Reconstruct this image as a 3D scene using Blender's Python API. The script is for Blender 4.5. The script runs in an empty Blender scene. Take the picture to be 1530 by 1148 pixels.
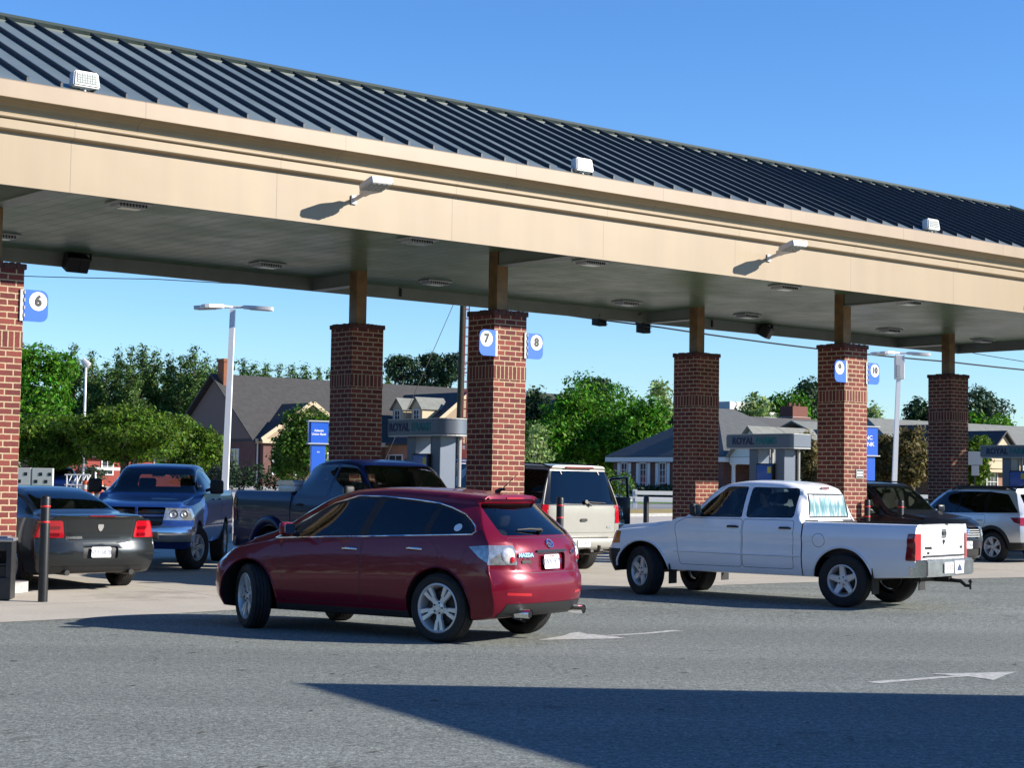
import bpy, bmesh, math, random
from mathutils import Vector, Matrix, noise
from mathutils.bvhtree import BVHTree
random.seed(7)
S = bpy.context.scene
COL = S.collection
PI = math.pi
R = math.radians

# ------------------------------------------------------------------ camera
FPX, EYE, PITCH, ROLL = 2634.5, 1.70, .0566, .0157
cp, sp, cr, sr = math.cos(PITCH), math.sin(PITCH), math.cos(ROLL), math.sin(ROLL)
right = Vector((cr, -sp*sr, cp*sr)); UP0 = Vector((0, -sp, cp)); X0 = Vector((1, 0, 0))
e1 = X0*cr + UP0*sr
e2 = -X0*sr + UP0*cr
fw = Vector((0, cp, sp))
cam = bpy.data.objects.new('camera', bpy.data.cameras.new('camera'))
COL.objects.link(cam)
M = Matrix.Identity(4)
for i in range(3):
    M[i][0], M[i][1], M[i][2] = e1[i], e2[i], -fw[i]
M[2][3] = EYE
cam.matrix_world = M
cam.data.sensor_width = 36
cam.data.lens = 36*FPX/1530
cam.data.clip_end = 6000
S.camera = cam

def at(px, py, d):
    """world point seen in direction px,py at the distance d along y"""
    v = e1*((px-765)/FPX) - e2*((py-574)/FPX) + fw
    v = v*(d/v.y)
    return Vector((v.x, d, EYE+v.z))
def gz(y):
    if y < 22: return 0.
    if y < 28: return (y-22)*.01
    if y < 50: return .06
    if y < 140: return .06+(y-50)*.0126
    if y < 250: return 1.194+(y-140)*.004
    return 1.634
def ground(px, py):
    v = e1*((px-765)/FPX) - e2*((py-574)/FPX) + fw
    t = -EYE/v.z
    return Vector((v.x*t, v.y*t, 0))

# canopy frame: u along the long side (away to the right), v across it (away to the left)
AL = .8794
CX, CY = -.322, 30.71
EX = Vector((math.sin(AL), math.cos(AL), 0)); EY = Vector((-math.cos(AL), math.sin(AL), 0))
CROT = PI/2-AL
CM = Matrix.Translation((CX, CY, 0)) @ Matrix.Rotation(CROT, 4, 'Z')
def L(u, v, z=0.): return Vector((CX, CY, 0))+EX*u+EY*v+Vector((0, 0, z))

# ------------------------------------------------------------------ helpers
def tag(o, label=None, cat=None, group=None, kind=None):
    if label: o['label'] = label
    if cat: o['category'] = cat
    if group: o['group'] = group
    if kind: o['kind'] = kind
    return o
def empty(name, loc=(0, 0, 0), rz=0.):
    o = bpy.data.objects.new(name, None); COL.objects.link(o)
    o.location = loc; o.rotation_euler = (0, 0, rz); o.empty_display_size = .3
    return o
def obj(name, bm, mats, parent=None, smooth=None, loc=None, rz=None):
    me = bpy.data.meshes.new(name)
    bm.to_mesh(me); bm.free()
    for m in (mats if isinstance(mats, (list, tuple)) else [mats]): me.materials.append(m)
    if smooth is not None:
        for p in me.polygons: p.use_smooth = True
        me.set_sharp_from_angle(angle=R(smooth))
    o = bpy.data.objects.new(name, me); COL.objects.link(o)
    if parent: o.parent = parent
    if loc is not None: o.location = loc
    if rz is not None: o.rotation_euler = (0, 0, rz)
    return o
def copy_tree(o, parent=None):
    c = o.copy(); COL.objects.link(c); c.parent = parent
    for ch in o.children: copy_tree(ch, c)
    return c
def B(): return bmesh.new()
def box(bm, x0, y0, z0, x1, y1, z1, bev=0., mi=0, M=None, seg=2):
    r = bmesh.ops.create_cube(bm, size=1.)
    vs = r['verts']
    for v in vs:
        v.co = Vector(((x0+x1)/2+v.co.x*(x1-x0), (y0+y1)/2+v.co.y*(y1-y0), (z0+z1)/2+v.co.z*(z1-z0)))
    fs = list({f for v in vs for f in v.link_faces})
    if bev > 0:
        es = list({e for v in vs for e in v.link_edges})
        r = bmesh.ops.bevel(bm, geom=es, offset=bev, segments=seg, profile=.5, affect='EDGES')
        fs = list(set(r['faces']) | {f for f in fs if f.is_valid})
        vs = list({v for f in fs for v in f.verts})
    for f in fs: f.material_index = mi
    if M is not None:
        for v in vs: v.co = M @ v.co
    return vs
def tube(bm, pts, r, n=8, caps=True, mi=0):
    pts = [Vector(p) for p in pts]
    rs = r if isinstance(r, (list, tuple)) else [r]*len(pts)
    rings = []
    up = Vector((0, 0, 1))
    for i, p in enumerate(pts):
        d = (pts[min(i+1, len(pts)-1)]-pts[max(i-1, 0)]).normalized()
        a = d.cross(up)
        if a.length < 1e-3: a = d.cross(Vector((1, 0, 0)))
        a.normalize(); b = d.cross(a).normalized()
        rings.append([bm.verts.new(p+(a*math.cos(2*PI*k/n)+b*math.sin(2*PI*k/n))*rs[i]) for k in range(n)])
    fs = []
    for i in range(len(rings)-1):
        for k in range(n):
            fs.append(bm.faces.new((rings[i][k], rings[i][(k+1) % n], rings[i+1][(k+1) % n], rings[i+1][k])))
    if caps:
        fs.append(bm.faces.new(rings[0][::-1])); fs.append(bm.faces.new(rings[-1]))
    for f in fs: f.material_index = mi
    return fs
def prism(bm, poly, z0, z1, M=None, mi=0):
    """extrude a 2-D outline (x,y) from z0 to z1"""
    a = [bm.verts.new((p[0], p[1], z0)) for p in poly]; b = [bm.verts.new((p[0], p[1], z1)) for p in poly]
    fs = [bm.faces.new(a[::-1]), bm.faces.new(b)]
    n = len(poly)
    for i in range(n): fs.append(bm.faces.new((a[i], a[(i+1) % n], b[(i+1) % n], b[i])))
    if M is not None:
        for v in a+b: v.co = M @ v.co
    for f in fs: f.material_index = mi
    return fs
def lathe(bm, prof, n=32, M=None, mi=0, close=False):
    """profile of (r, h) turned about the local y axis"""
    rings = [[bm.verts.new((r*math.cos(2*PI*k/n), h, r*math.sin(2*PI*k/n))) for k in range(n)] for r, h in prof]
    fs = []
    m = len(prof)
    for i in range(m if close else m-1):
        A, C = rings[i], rings[(i+1) % m]
        for k in range(n): fs.append(bm.faces.new((A[k], C[k], C[(k+1) % n], A[(k+1) % n])))
    if M is not None:
        for rr in rings:
            for v in rr: v.co = M @ v.co
    for f in fs: f.material_index = mi
    return fs
def fixn(bm):
    bmesh.ops.recalc_face_normals(bm, faces=bm.faces)
    return bm
def roundrect(w, h, r, n=5):
    out = []
    for cx, cy, a0 in ((w/2-r, h/2-r, 0), (-w/2+r, h/2-r, 90), (-w/2+r, -h/2+r, 180), (w/2-r, -h/2+r, 270)):
        for i in range(n+1):
            a = R(a0+90*i/n); out.append((cx+r*math.cos(a), cy+r*math.sin(a)))
    return out
def text_bm(s, size, ext=.002, bold=0., align='CENTER'):
    c = bpy.data.curves.new('lettering', 'FONT'); c.body = s; c.size = size; c.extrude = ext; c.offset = bold
    c.align_x = align; c.align_y = 'CENTER'; c.resolution_u = 3
    o = bpy.data.objects.new('lettering', c); COL.objects.link(o)
    dg = bpy.context.evaluated_depsgraph_get(); dg.update()
    me = bpy.data.meshes.new_from_object(o.evaluated_get(dg))
    bm = B(); bm.from_mesh(me)
    bpy.data.objects.remove(o); bpy.data.curves.remove(c); bpy.data.meshes.remove(me)
    return bm
def frame(origin, xdir, ydir):
    x = Vector(xdir).normalized(); z = x.cross(Vector(ydir)).normalized(); y = z.cross(x)
    m = Matrix.Identity(4)
    for i in range(3): m[i][0], m[i][1], m[i][2], m[i][3] = x[i], y[i], z[i], origin[i]
    return m
def xf(bm, M):
    bmesh.ops.transform(bm, matrix=M, verts=bm.verts)
    return bm
def join(bm, other):
    me = bpy.data.meshes.new('tmp'); other.to_mesh(me); other.free(); bm.from_mesh(me); bpy.data.meshes.remove(me)
def setmi(bm, i):
    for f in bm.faces: f.material_index = i
    return bm

# ------------------------------------------------------------------ materials
MT = {}
def nt(m): return m.node_tree.nodes, m.node_tree.links
def pm(name, col, rough=.5, metal=0., coat=0., spec=.5, emis=None, var=0., vscale=3., bump=0., bscale=40., coatr=.03, rvar=0.):
    """principled with optional soft colour variation, roughness variation and fine bump, all in object space"""
    m = bpy.data.materials.new(name); m.use_nodes = True
    N, K = nt(m); b = N['Principled BSDF']
    b.inputs['Base Color'].default_value = (*col, 1); b.inputs['Roughness'].default_value = rough
    b.inputs['Metallic'].default_value = metal; b.inputs['Coat Weight'].default_value = coat
    b.inputs['Coat Roughness'].default_value = coatr
    b.inputs['Specular IOR Level'].default_value = spec
    if var or bump or rvar:
        tc = N.new('ShaderNodeTexCoord')
        n = N.new('ShaderNodeTexNoise'); n.inputs['Scale'].default_value = vscale; n.inputs['Detail'].default_value = 6; n.inputs['Roughness'].default_value = .6
        K.new(tc.outputs['Object'], n.inputs['Vector'])
    if var:
        mr = N.new('ShaderNodeMapRange'); mr.inputs[1].default_value = .3; mr.inputs[2].default_value = .7
        mr.inputs[3].default_value = 1-var; mr.inputs[4].default_value = 1+var
        K.new(n.outputs['Fac'], mr.inputs[0])
        mx = N.new('ShaderNodeMix'); mx.data_type = 'RGBA'; mx.blend_type = 'MULTIPLY'; mx.inputs[0].default_value = 1
        mx.inputs[6].default_value = (*col, 1)
        K.new(mr.outputs[0], mx.inputs[7]); K.new(mx.outputs[2], b.inputs['Base Color'])
    if rvar:
        mr = N.new('ShaderNodeMapRange'); mr.inputs[1].default_value = .35; mr.inputs[2].default_value = .7
        mr.inputs[3].default_value = max(.02, rough-rvar); mr.inputs[4].default_value = rough+rvar
        K.new(n.outputs['Fac'], mr.inputs[0]); K.new(mr.outputs[0], b.inputs['Roughness'])
    if bump:
        n2 = N.new('ShaderNodeTexNoise'); n2.inputs['Scale'].default_value = bscale; n2.inputs['Detail'].default_value = 4
        K.new(tc.outputs['Object'], n2.inputs['Vector'])
        bp = N.new('ShaderNodeBump'); bp.inputs['Strength'].default_value = bump; bp.inputs['Distance'].default_value = .01
        K.new(n2.outputs['Fac'], bp.inputs['Height']); K.new(bp.outputs[0], b.inputs['Normal'])
    MT[name] = m
    return m
def glass(name, tint, rough=.01):
    m = bpy.data.materials.new(name); m.use_nodes = True
    N, K = nt(m)
    for x in list(N):
        if x.type == 'BSDF_PRINCIPLED': N.remove(x)
    out = N['Material Output']
    t = N.new('ShaderNodeBsdfTransparent'); t.inputs[0].default_value = (*tint, 1)
    g = N.new('ShaderNodeBsdfGlossy'); g.inputs['Roughness'].default_value = rough; g.inputs[0].default_value = (.95, .97, 1, 1)
    f = N.new('ShaderNodeFresnel'); f.inputs[0].default_value = 1.6
    mx = N.new('ShaderNodeMixShader')
    K.new(f.outputs[0], mx.inputs[0]); K.new(t.outputs[0], mx.inputs[1]); K.new(g.outputs[0], mx.inputs[2])
    K.new(mx.outputs[0], out.inputs[0])
    MT[name] = m
    return m
def brickmat(name, c1, c2, mortar, bw=.245, rh=.0917, ms=.011, soldier=False, bump=.6):
    m = bpy.data.materials.new(name); m.use_nodes = True
    N, K = nt(m); b = N['Principled BSDF']; b.inputs['Roughness'].default_value = .85
    uv = N.new('ShaderNodeUVMap'); uv.uv_map = 'UVMap'
    wob = N.new('ShaderNodeTexNoise'); wob.inputs['Scale'].default_value = 9; wob.inputs['Detail'].default_value = 2
    K.new(uv.outputs[0], wob.inputs['Vector'])
    sub = N.new('ShaderNodeVectorMath'); sub.operation = 'SUBTRACT'; sub.inputs[1].default_value = (.5, .5, .5)
    scl = N.new('ShaderNodeVectorMath'); scl.operation = 'SCALE'; scl.inputs['Scale'].default_value = .012
    add = N.new('ShaderNodeVectorMath'); add.operation = 'ADD'
    K.new(wob.outputs['Color'], sub.inputs[0]); K.new(sub.outputs[0], scl.inputs[0])
    K.new(uv.outputs[0], add.inputs[0]); K.new(scl.outputs[0], add.inputs[1])
    t = N.new('ShaderNodeTexBrick'); t.offset = 0 if soldier else .5
    t.inputs['Color1'].default_value = (*c1, 1); t.inputs['Color2'].default_value = (*c2, 1); t.inputs['Mortar'].default_value = (*mortar, 1)
    t.inputs['Scale'].default_value = 1; t.inputs['Mortar Size'].default_value = ms; t.inputs['Mortar Smooth'].default_value = .15
    t.inputs['Bias'].default_value = 0
    t.inputs['Brick Width'].default_value = rh if soldier else bw; t.inputs['Row Height'].default_value = bw if soldier else rh
    K.new(add.outputs[0], t.inputs['Vector'])
    n = N.new('ShaderNodeTexNoise'); n.inputs['Scale'].default_value = 26; n.inputs['Detail'].default_value = 8; n.inputs['Roughness'].default_value = .7
    K.new(uv.outputs[0], n.inputs['Vector'])
    mr = N.new('ShaderNodeMapRange'); mr.inputs[1].default_value = .3; mr.inputs[2].default_value = .7; mr.inputs[3].default_value = .72; mr.inputs[4].default_value = 1.2
    K.new(n.outputs['Fac'], mr.inputs[0])
    n3 = N.new('ShaderNodeTexNoise'); n3.inputs['Scale'].default_value = 1.3; n3.inputs['Detail'].default_value = 5
    K.new(uv.outputs[0], n3.inputs['Vector'])
    mr3 = N.new('ShaderNodeMapRange'); mr3.inputs[1].default_value = .3; mr3.inputs[2].default_value = .7; mr3.inputs[3].default_value = .86; mr3.inputs[4].default_value = 1.1
    K.new(n3.outputs['Fac'], mr3.inputs[0])
    ml = N.new('ShaderNodeMath'); ml.operation = 'MULTIPLY'; K.new(mr.outputs[0], ml.inputs[0]); K.new(mr3.outputs[0], ml.inputs[1])
    mx = N.new('ShaderNodeMix'); mx.data_type = 'RGBA'; mx.blend_type = 'MULTIPLY'; mx.inputs[0].default_value = 1
    K.new(t.outputs['Color'], mx.inputs[6]); K.new(ml.outputs[0], mx.inputs[7]); K.new(mx.outputs[2], b.inputs['Base Color'])
    if bump:
        inv = N.new('ShaderNodeMath'); inv.operation = 'SUBTRACT'; inv.inputs[0].default_value = 1; K.new(t.outputs['Fac'], inv.inputs[1])
        m2 = N.new('ShaderNodeMath'); m2.operation = 'MULTIPLY_ADD'; m2.inputs[1].default_value = .25; K.new(n.outputs['Fac'], m2.inputs[0]); K.new(inv.outputs[0], m2.inputs[2])
        bp = N.new('ShaderNodeBump'); bp.inputs['Strength'].default_value = bump; bp.inputs['Distance'].default_value = .012
        K.new(m2.outputs[0], bp.inputs['Height']); K.new(bp.outputs[0], b.inputs['Normal'])
    MT[name] = m
    return m
def groundmat(name, col, speck, fine, big, rough=.9, stain=None, joints=None, bump=.4, contrast=.3, cracks=0):
    m = bpy.data.materials.new(name); m.use_nodes = True
    N, K = nt(m); b = N['Principled BSDF']; b.inputs['Roughness'].default_value = rough
    tc = N.new('ShaderNodeTexCoord')
    def no(s, d=4, r=.6):
        n = N.new('ShaderNodeTexNoise'); n.inputs['Scale'].default_value = s; n.inputs['Detail'].default_value = d; n.inputs['Roughness'].default_value = r
        K.new(tc.outputs['Object'], n.inputs['Vector']); return n
    def rng(s, a, c, lo, hi):
        q = N.new('ShaderNodeMapRange'); q.inputs[1].default_value = a; q.inputs[2].default_value = c; q.inputs[3].default_value = lo; q.inputs[4].default_value = hi
        K.new(s, q.inputs[0]); return q.outputs[0]
    def mul(a, c):
        q = N.new('ShaderNodeMath'); q.operation = 'MULTIPLY'; K.new(a, q.inputs[0]); K.new(c, q.inputs[1]); return q.outputs[0]
    f1 = no(fine, 3, .75); f2 = no(big, 6, .65); f3 = no(big*.17, 4); f4 = no(fine*.35, 3, .7)
    v = mul(rng(f1.outputs['Fac'], .3, .7, 1-speck, 1+speck), rng(f2.outputs['Fac'], .3, .7, 1-contrast*.6, 1+contrast*.6))
    v = mul(v, rng(f4.outputs['Fac'], .3, .7, 1-speck*.55, 1+speck*.55))
    v = mul(v, rng(f3.outputs['Fac'], .3, .7, 1-contrast, 1+contrast*.7))
    if stain:
        st = no(stain[0], 5, .6)
        v = mul(v, rng(st.outputs['Fac'], .56, .72, 1., stain[1]))
    if joints:
        sx = N.new('ShaderNodeSeparateXYZ'); K.new(tc.outputs['Object'], sx.inputs[0])
        for ax in (0, 1):
            md = N.new('ShaderNodeMath'); md.operation = 'PINGPONG'; md.inputs[1].default_value = joints[ax]/2
            of = N.new('ShaderNodeMath'); of.operation = 'ADD'; of.inputs[1].default_value = joints[2+ax]; K.new(sx.outputs[ax], of.inputs[0]); K.new(of.outputs[0], md.inputs[0])
            v = mul(v, rng(md.outputs[0], .008, .02, .45, 1.))
    if cracks:
        wb = no(1.7, 4); add = N.new('ShaderNodeVectorMath'); add.operation = 'MULTIPLY_ADD'; add.inputs[1].default_value = (.5, .5, .5); K.new(wb.outputs['Color'], add.inputs[0]); K.new(tc.outputs['Object'], add.inputs[2])
        vo = N.new('ShaderNodeTexVoronoi'); vo.feature = 'DISTANCE_TO_EDGE'; vo.inputs['Scale'].default_value = cracks; K.new(add.outputs[0], vo.inputs['Vector'])
        gate = no(.23, 3); gt = rng(gate.outputs['Fac'], .50, .58, 0, 1)
        ln = rng(vo.outputs['Distance'], .0015, .007, .45, 0); q = N.new('ShaderNodeMath'); q.operation = 'MULTIPLY'; K.new(ln, q.inputs[0]); K.new(gt, q.inputs[1])
        s1 = N.new('ShaderNodeMath'); s1.operation = 'SUBTRACT'; s1.inputs[0].default_value = 1; K.new(q.outputs[0], s1.inputs[1]); v = mul(v, s1.outputs[0])
        mp = N.new('ShaderNodeMapping'); mp.inputs['Rotation'].default_value = (0, 0, -.69); mp.inputs['Scale'].default_value = (.035, .8, 1); K.new(tc.outputs['Object'], mp.inputs[0])
        tn = N.new('ShaderNodeTexNoise'); tn.inputs['Scale'].default_value = 1; tn.inputs['Detail'].default_value = 3; K.new(mp.outputs[0], tn.inputs['Vector'])
        v = mul(v, rng(tn.outputs['Fac'], .3, .7, .82, 1.12))
        dr = no(1.15, 2, .4); v = mul(v, rng(dr.outputs['Fac'], .70, .76, 1, .62))
    mx = N.new('ShaderNodeMix'); mx.data_type = 'RGBA'; mx.blend_type = 'MULTIPLY'; mx.inputs[0].default_value = 1
    mx.inputs[6].default_value = (*col, 1); K.new(v, mx.inputs[7]); K.new(mx.outputs[2], b.inputs['Base Color'])
    if bump:
        bp = N.new('ShaderNodeBump'); bp.inputs['Strength'].default_value = bump; bp.inputs['Distance'].default_value = .008
        K.new(f1.outputs['Fac'], bp.inputs['Height']); K.new(bp.outputs[0], b.inputs['Normal'])
    MT[name] = m
    return m
def leafmat(name, col, var=.5, trans=.35):
    m = bpy.data.materials.new(name); m.use_nodes = True
    N, K = nt(m)
    b = N['Principled BSDF']; b.inputs['Roughness'].default_value = .6; b.inputs['Specular IOR Level'].default_value = .25
    g = N.new('ShaderNodeNewGeometry')
    hs = N.new('ShaderNodeHueSaturation'); hs.inputs['Color'].default_value = (*col, 1)
    mr = N.new('ShaderNodeMapRange'); mr.inputs[3].default_value = 1-var; mr.inputs[4].default_value = 1+var
    K.new(g.outputs['Random Per Island'], mr.inputs[0]); K.new(mr.outputs[0], hs.inputs['Value'])
    m2 = N.new('ShaderNodeMath'); m2.operation = 'MULTIPLY'; m2.inputs[1].default_value = 7.13; K.new(g.outputs['Random Per Island'], m2.inputs[0])
    m3 = N.new('ShaderNodeMath'); m3.operation = 'FRACT'; K.new(m2.outputs[0], m3.inputs[0])
    m4 = N.new('ShaderNodeMapRange'); m4.inputs[3].default_value = .47; m4.inputs[4].default_value = .525; K.new(m3.outputs[0], m4.inputs[0]); K.new(m4.outputs[0], hs.inputs['Hue'])
    K.new(hs.outputs[0], b.inputs['Base Color'])
    tr = N.new('ShaderNodeBsdfTranslucent'); K.new(hs.outputs[0], tr.inputs[0])
    mx = N.new('ShaderNodeMixShader'); mx.inputs[0].default_value = trans
    K.new(b.outputs[0], mx.inputs[1]); K.new(tr.outputs[0], mx.inputs[2]); K.new(mx.outputs[0], N['Material Output'].inputs[0])
    MT[name] = m
    return m

# paints and parts
pm('red_paint', (.145, .001, .015), .3, .25, .5, spec=.3, var=.05, vscale=2)
pm('white_paint', (.82, .83, .85), .3, 0., .8, var=.03, vscale=2)
pm('charcoal_paint', (.020, .024, .026), .32, .5, .6, spec=.3)
pm('slate_blue_paint', (.012, .048, .22), .32, .3, .55, spec=.3)
pm('navy_paint', (.003, .010, .065), .3, .1, .25, spec=.25)
pm('silver_paint', (.29, .28, .245), .38, .25, .6, var=.04)
pm('black_paint', (.006, .008, .016), .3, .0, .2, spec=.25)
pm('pearl_white_paint', (.72, .74, .76), .3, .1, .9)
pm('pale_silver_paint', (.62, .64, .66), .3, .5, .8)
pm('black_plastic', (.012, .012, .013), .55, bump=.15, bscale=200)
pm('black_gloss', (.008, .008, .009), .12)
pm('rubber', (.014, .014, .014), .8, var=.35, vscale=9, bump=.3, bscale=120)
pm('alloy', (.62, .62, .62), .38, .45, rvar=.1, vscale=6)
pm('dark_alloy', (.25, .25, .26), .35, .8)
pm('brake', (.05, .045, .042), .6, .5)
pm('chrome', (.85, .86, .88), .07, 1.)
pm('bumper_chrome', (.72, .72, .72), .18, 1., rvar=.08, vscale=5)
pm('interior', (.018, .017, .017), .8)
pm('seat_cloth', (.06, .055, .05), .9)
pm('seat_tan', (.25, .2, .14), .9)
pm('tail_red', (.38, .004, .012), .12, 0., 1.)
pm('tail_dark_red', (.16, .002, .006), .15, 0., 1.)
pm('tail_clear', (.68, .66, .68), .12, .3, 1., var=.25, vscale=30)
pm('lamp_clear', (.27, .29, .31), .1, .5, 1., var=.35, vscale=22)
pm('amber', (.6, .17, .01), .2, 0., 1.)
pm('plate_white', (.78, .78, .77), .4)
pm('plate_ink', (.03, .05, .14), .5)
pm('plate_red_ink', (.5, .06, .05), .5)
pm('skin', (.42, .23, .15), .6, var=.08, vscale=20)
pm('shirt', (.07, .09, .14), .9)
pm('hair', (.03, .02, .015), .7)
pm('hitch', (.02, .018, .017), .5, .5)
glass('glass_clear', (.70, .78, .74))
glass('glass_tint', (.34, .37, .38))
glass('glass_dark', (.03, .035, .045))
# canopy and forecourt
brickmat('pillar_brick', (.10, .016, .015), (.20, .040, .030), (.42, .325, .20), ms=.0105)
brickmat('pillar_soldier', (.10, .016, .015), (.19, .037, .028), (.42, .325, .20), soldier=True, ms=.0105)
brickmat('house_brick', (.18, .055, .032), (.23, .08, .045), (.30, .22, .15), bw=.26, rh=.09, ms=.014, bump=.3)
brickmat('dark_brick', (.075, .022, .018), (.11, .032, .026), (.16, .11, .09), bw=.26, rh=.09, ms=.012, bump=.3)
pm('soffit', (.075, .115, .060), .4, .0, .12, var=.12, vscale=1.2, coatr=.22)
pm('cream_panel', (.50, .41, .30), .45, var=.02, vscale=.8)
pm('roof_metal', (.130, .165, .175), .42, .15, var=.10, vscale=.9, rvar=.08)
pm('roof_rib', (.020, .026, .034), .5, .3)  # darker than the roof sheet: shade on the rib sides put into the colour
pm('roof_edge', (.03, .045, .04), .5, .2)
pm('post_brown', (.20, .105, .04), .5, .2, var=.3, vscale=5)
pm('lamp_white', (.58, .58, .57), .45, var=.04)
pm('lamp_grey', (.42, .43, .42), .5)
pm('return_grey', (.21, .225, .20), .5, var=.1)
pm('lens', (.20, .25, .22), .2, 0, .3)
pm('dark_metal', (.035, .035, .034), .5, .5)
pm('sign_blue', (.012, .10, .55), .35, 0, .4)
pm('sign_white', (.82, .82, .82), .4)
pm('ink', (.006, .006, .008), .5)
pm('bollard_black', (.010, .010, .011), .42, var=.3, vscale=8, bump=.1)
pm('bollard_red', (.62, .02, .02), .4)
pm('disp_grey', (.125, .15, .195), .38, .3, var=.05)
pm('disp_light', (.42, .43, .44), .35, .2)
pm('letter_navy', (.008, .014, .07), .5)
pm('letter_teal', (.0, .15, .17), .5)
pm('screen_blue', (.01, .09, .45), .15, 0, .5)
pm('screen_teal', (.01, .12, .14), .15, 0, .5)
pm('ad_yellow', (.55, .48, .05), .4)
pm('trash_black', (.02, .021, .023), .45, var=.25, vscale=6)
pm('trash_top', (.42, .42, .42), .35, .7, rvar=.1)
pm('pole_white', (.82, .82, .81), .4)
pm('pole_grey', (.25, .27, .29), .5, .3)
pm('wood_pole', (.028, .028, .018), .9, var=.3, vscale=6, bump=.4)
pm('steel_red', (.30, .055, .04), .6, var=.2)
pm('wire', (.012, .012, .012), .6)
pm('road_paint', (.40, .40, .375), .9, var=.40, vscale=16, bump=.5, bscale=140)
# setting
groundmat('asphalt', (.152, .166, .150), .85, 40, 1.1, stain=(2.3, .86), contrast=.09, bump=.9, cracks=.45)
groundmat('concrete', (.40, .365, .31), .16, 90, .8, stain=(.55, .62), joints=(4.6, 4.6, .9, 1.1), contrast=.12, bump=.25)
groundmat('road', (.20, .20, .20), .25, 30, .3, contrast=.12)
groundmat('lot', (.36, .355, .34), .2, 20, .2, contrast=.12)
groundmat('dry_grass', (.30, .225, .07), .5, 18, .6, contrast=.3)
groundmat('green_grass', (.09, .16, .02), .5, 14, .4, contrast=.3)
pm('slate_roof', (.040, .038, .036), .8, var=.22, vscale=2.5, bump=.3, bscale=8)
pm('dark_shingle', (.026, .029, .033), .75, var=.2, vscale=2, bump=.3, bscale=8)
pm('hip_shingle', (.072, .077, .078), .85, var=.15, vscale=2.5, bump=.3, bscale=8)
pm('grey_shingle', (.155, .16, .145), .85, var=.15, vscale=2.5, bump=.3, bscale=8)
pm('cream_trim', (.42, .33, .21), .6)
pm('white_trim', (.52, .53, .52), .5)
pm('pale_green_siding', (.40, .46, .44), .6)
pm('house_glass', (.03, .035, .045), .08, 0, .3)
pm('door_dark', (.03, .025, .03), .5)
pm('flat_roof_dark', (.03, .034, .045), .7)
pm('chimney_brick', (.21, .075, .035), .9, var=.15, vscale=6)
pm('chimney_dark', (.14, .05, .035), .9, var=.15, vscale=6)
pm('red_wall', (.22, .032, .022), .8, var=.08)
pm('barrier_white', (.50, .49, .47), .7, var=.05)
pm('drum_orange', (.42, .07, .025), .5)
pm('bark', (.075, .055, .04), .9, var=.3, vscale=8, bump=.5, bscale=20)
pm('pale_bark', (.28, .25, .19), .9, var=.3, vscale=8)
leafmat('leaf_bright', (.055, .175, .006), .6)
leafmat('leaf_mid', (.060, .130, .012), .55)
leafmat('leaf_olive', (.062, .125, .006), .6)
leafmat('leaf_pine', (.058, .115, .022), .55, .15)
leafmat('leaf_dark', (.022, .055, .020), .5, .15)
leafmat('leaf_light', (.20, .29, .09), .4)
leafmat('leaf_bronze', (.125, .105, .035), .5)
leafmat('leaf_hedge', (.018, .042, .014), .5, .15)
# ================================================================== vehicles
def pchip(keys):
    xs = [k[0] for k in keys]; ys = [k[1] for k in keys]; n = len(xs)
    if n == 1: return lambda x: ys[0]
    h = [xs[i+1]-xs[i] for i in range(n-1)]; d = [(ys[i+1]-ys[i])/h[i] for i in range(n-1)]
    m = [d[0]]+[0 if d[i-1]*d[i] <= 0 else 2*d[i-1]*d[i]/(d[i-1]+d[i]) for i in range(1, n-1)]+[d[-1]]
    def f(x):
        if x <= xs[0]: return ys[0]
        if x >= xs[-1]: return ys[-1]
        i = 0
        while x > xs[i+1]: i += 1
        t = (x-xs[i])/h[i]
        return ys[i]*(2*t**3-3*t*t+1)+h[i]*m[i]*(t**3-2*t*t+t)+ys[i+1]*(-2*t**3+3*t*t)+h[i]*m[i+1]*(t**3-t*t)
    return f
def lin(keys):
    def f(x):
        if x <= keys[0][0]: return keys[0][1]
        for a, b in zip(keys, keys[1:]):
            if x <= b[0]: return a[1]+(b[1]-a[1])*(x-a[0])/(b[0]-a[0])
        return keys[-1][1]
    return f

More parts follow.
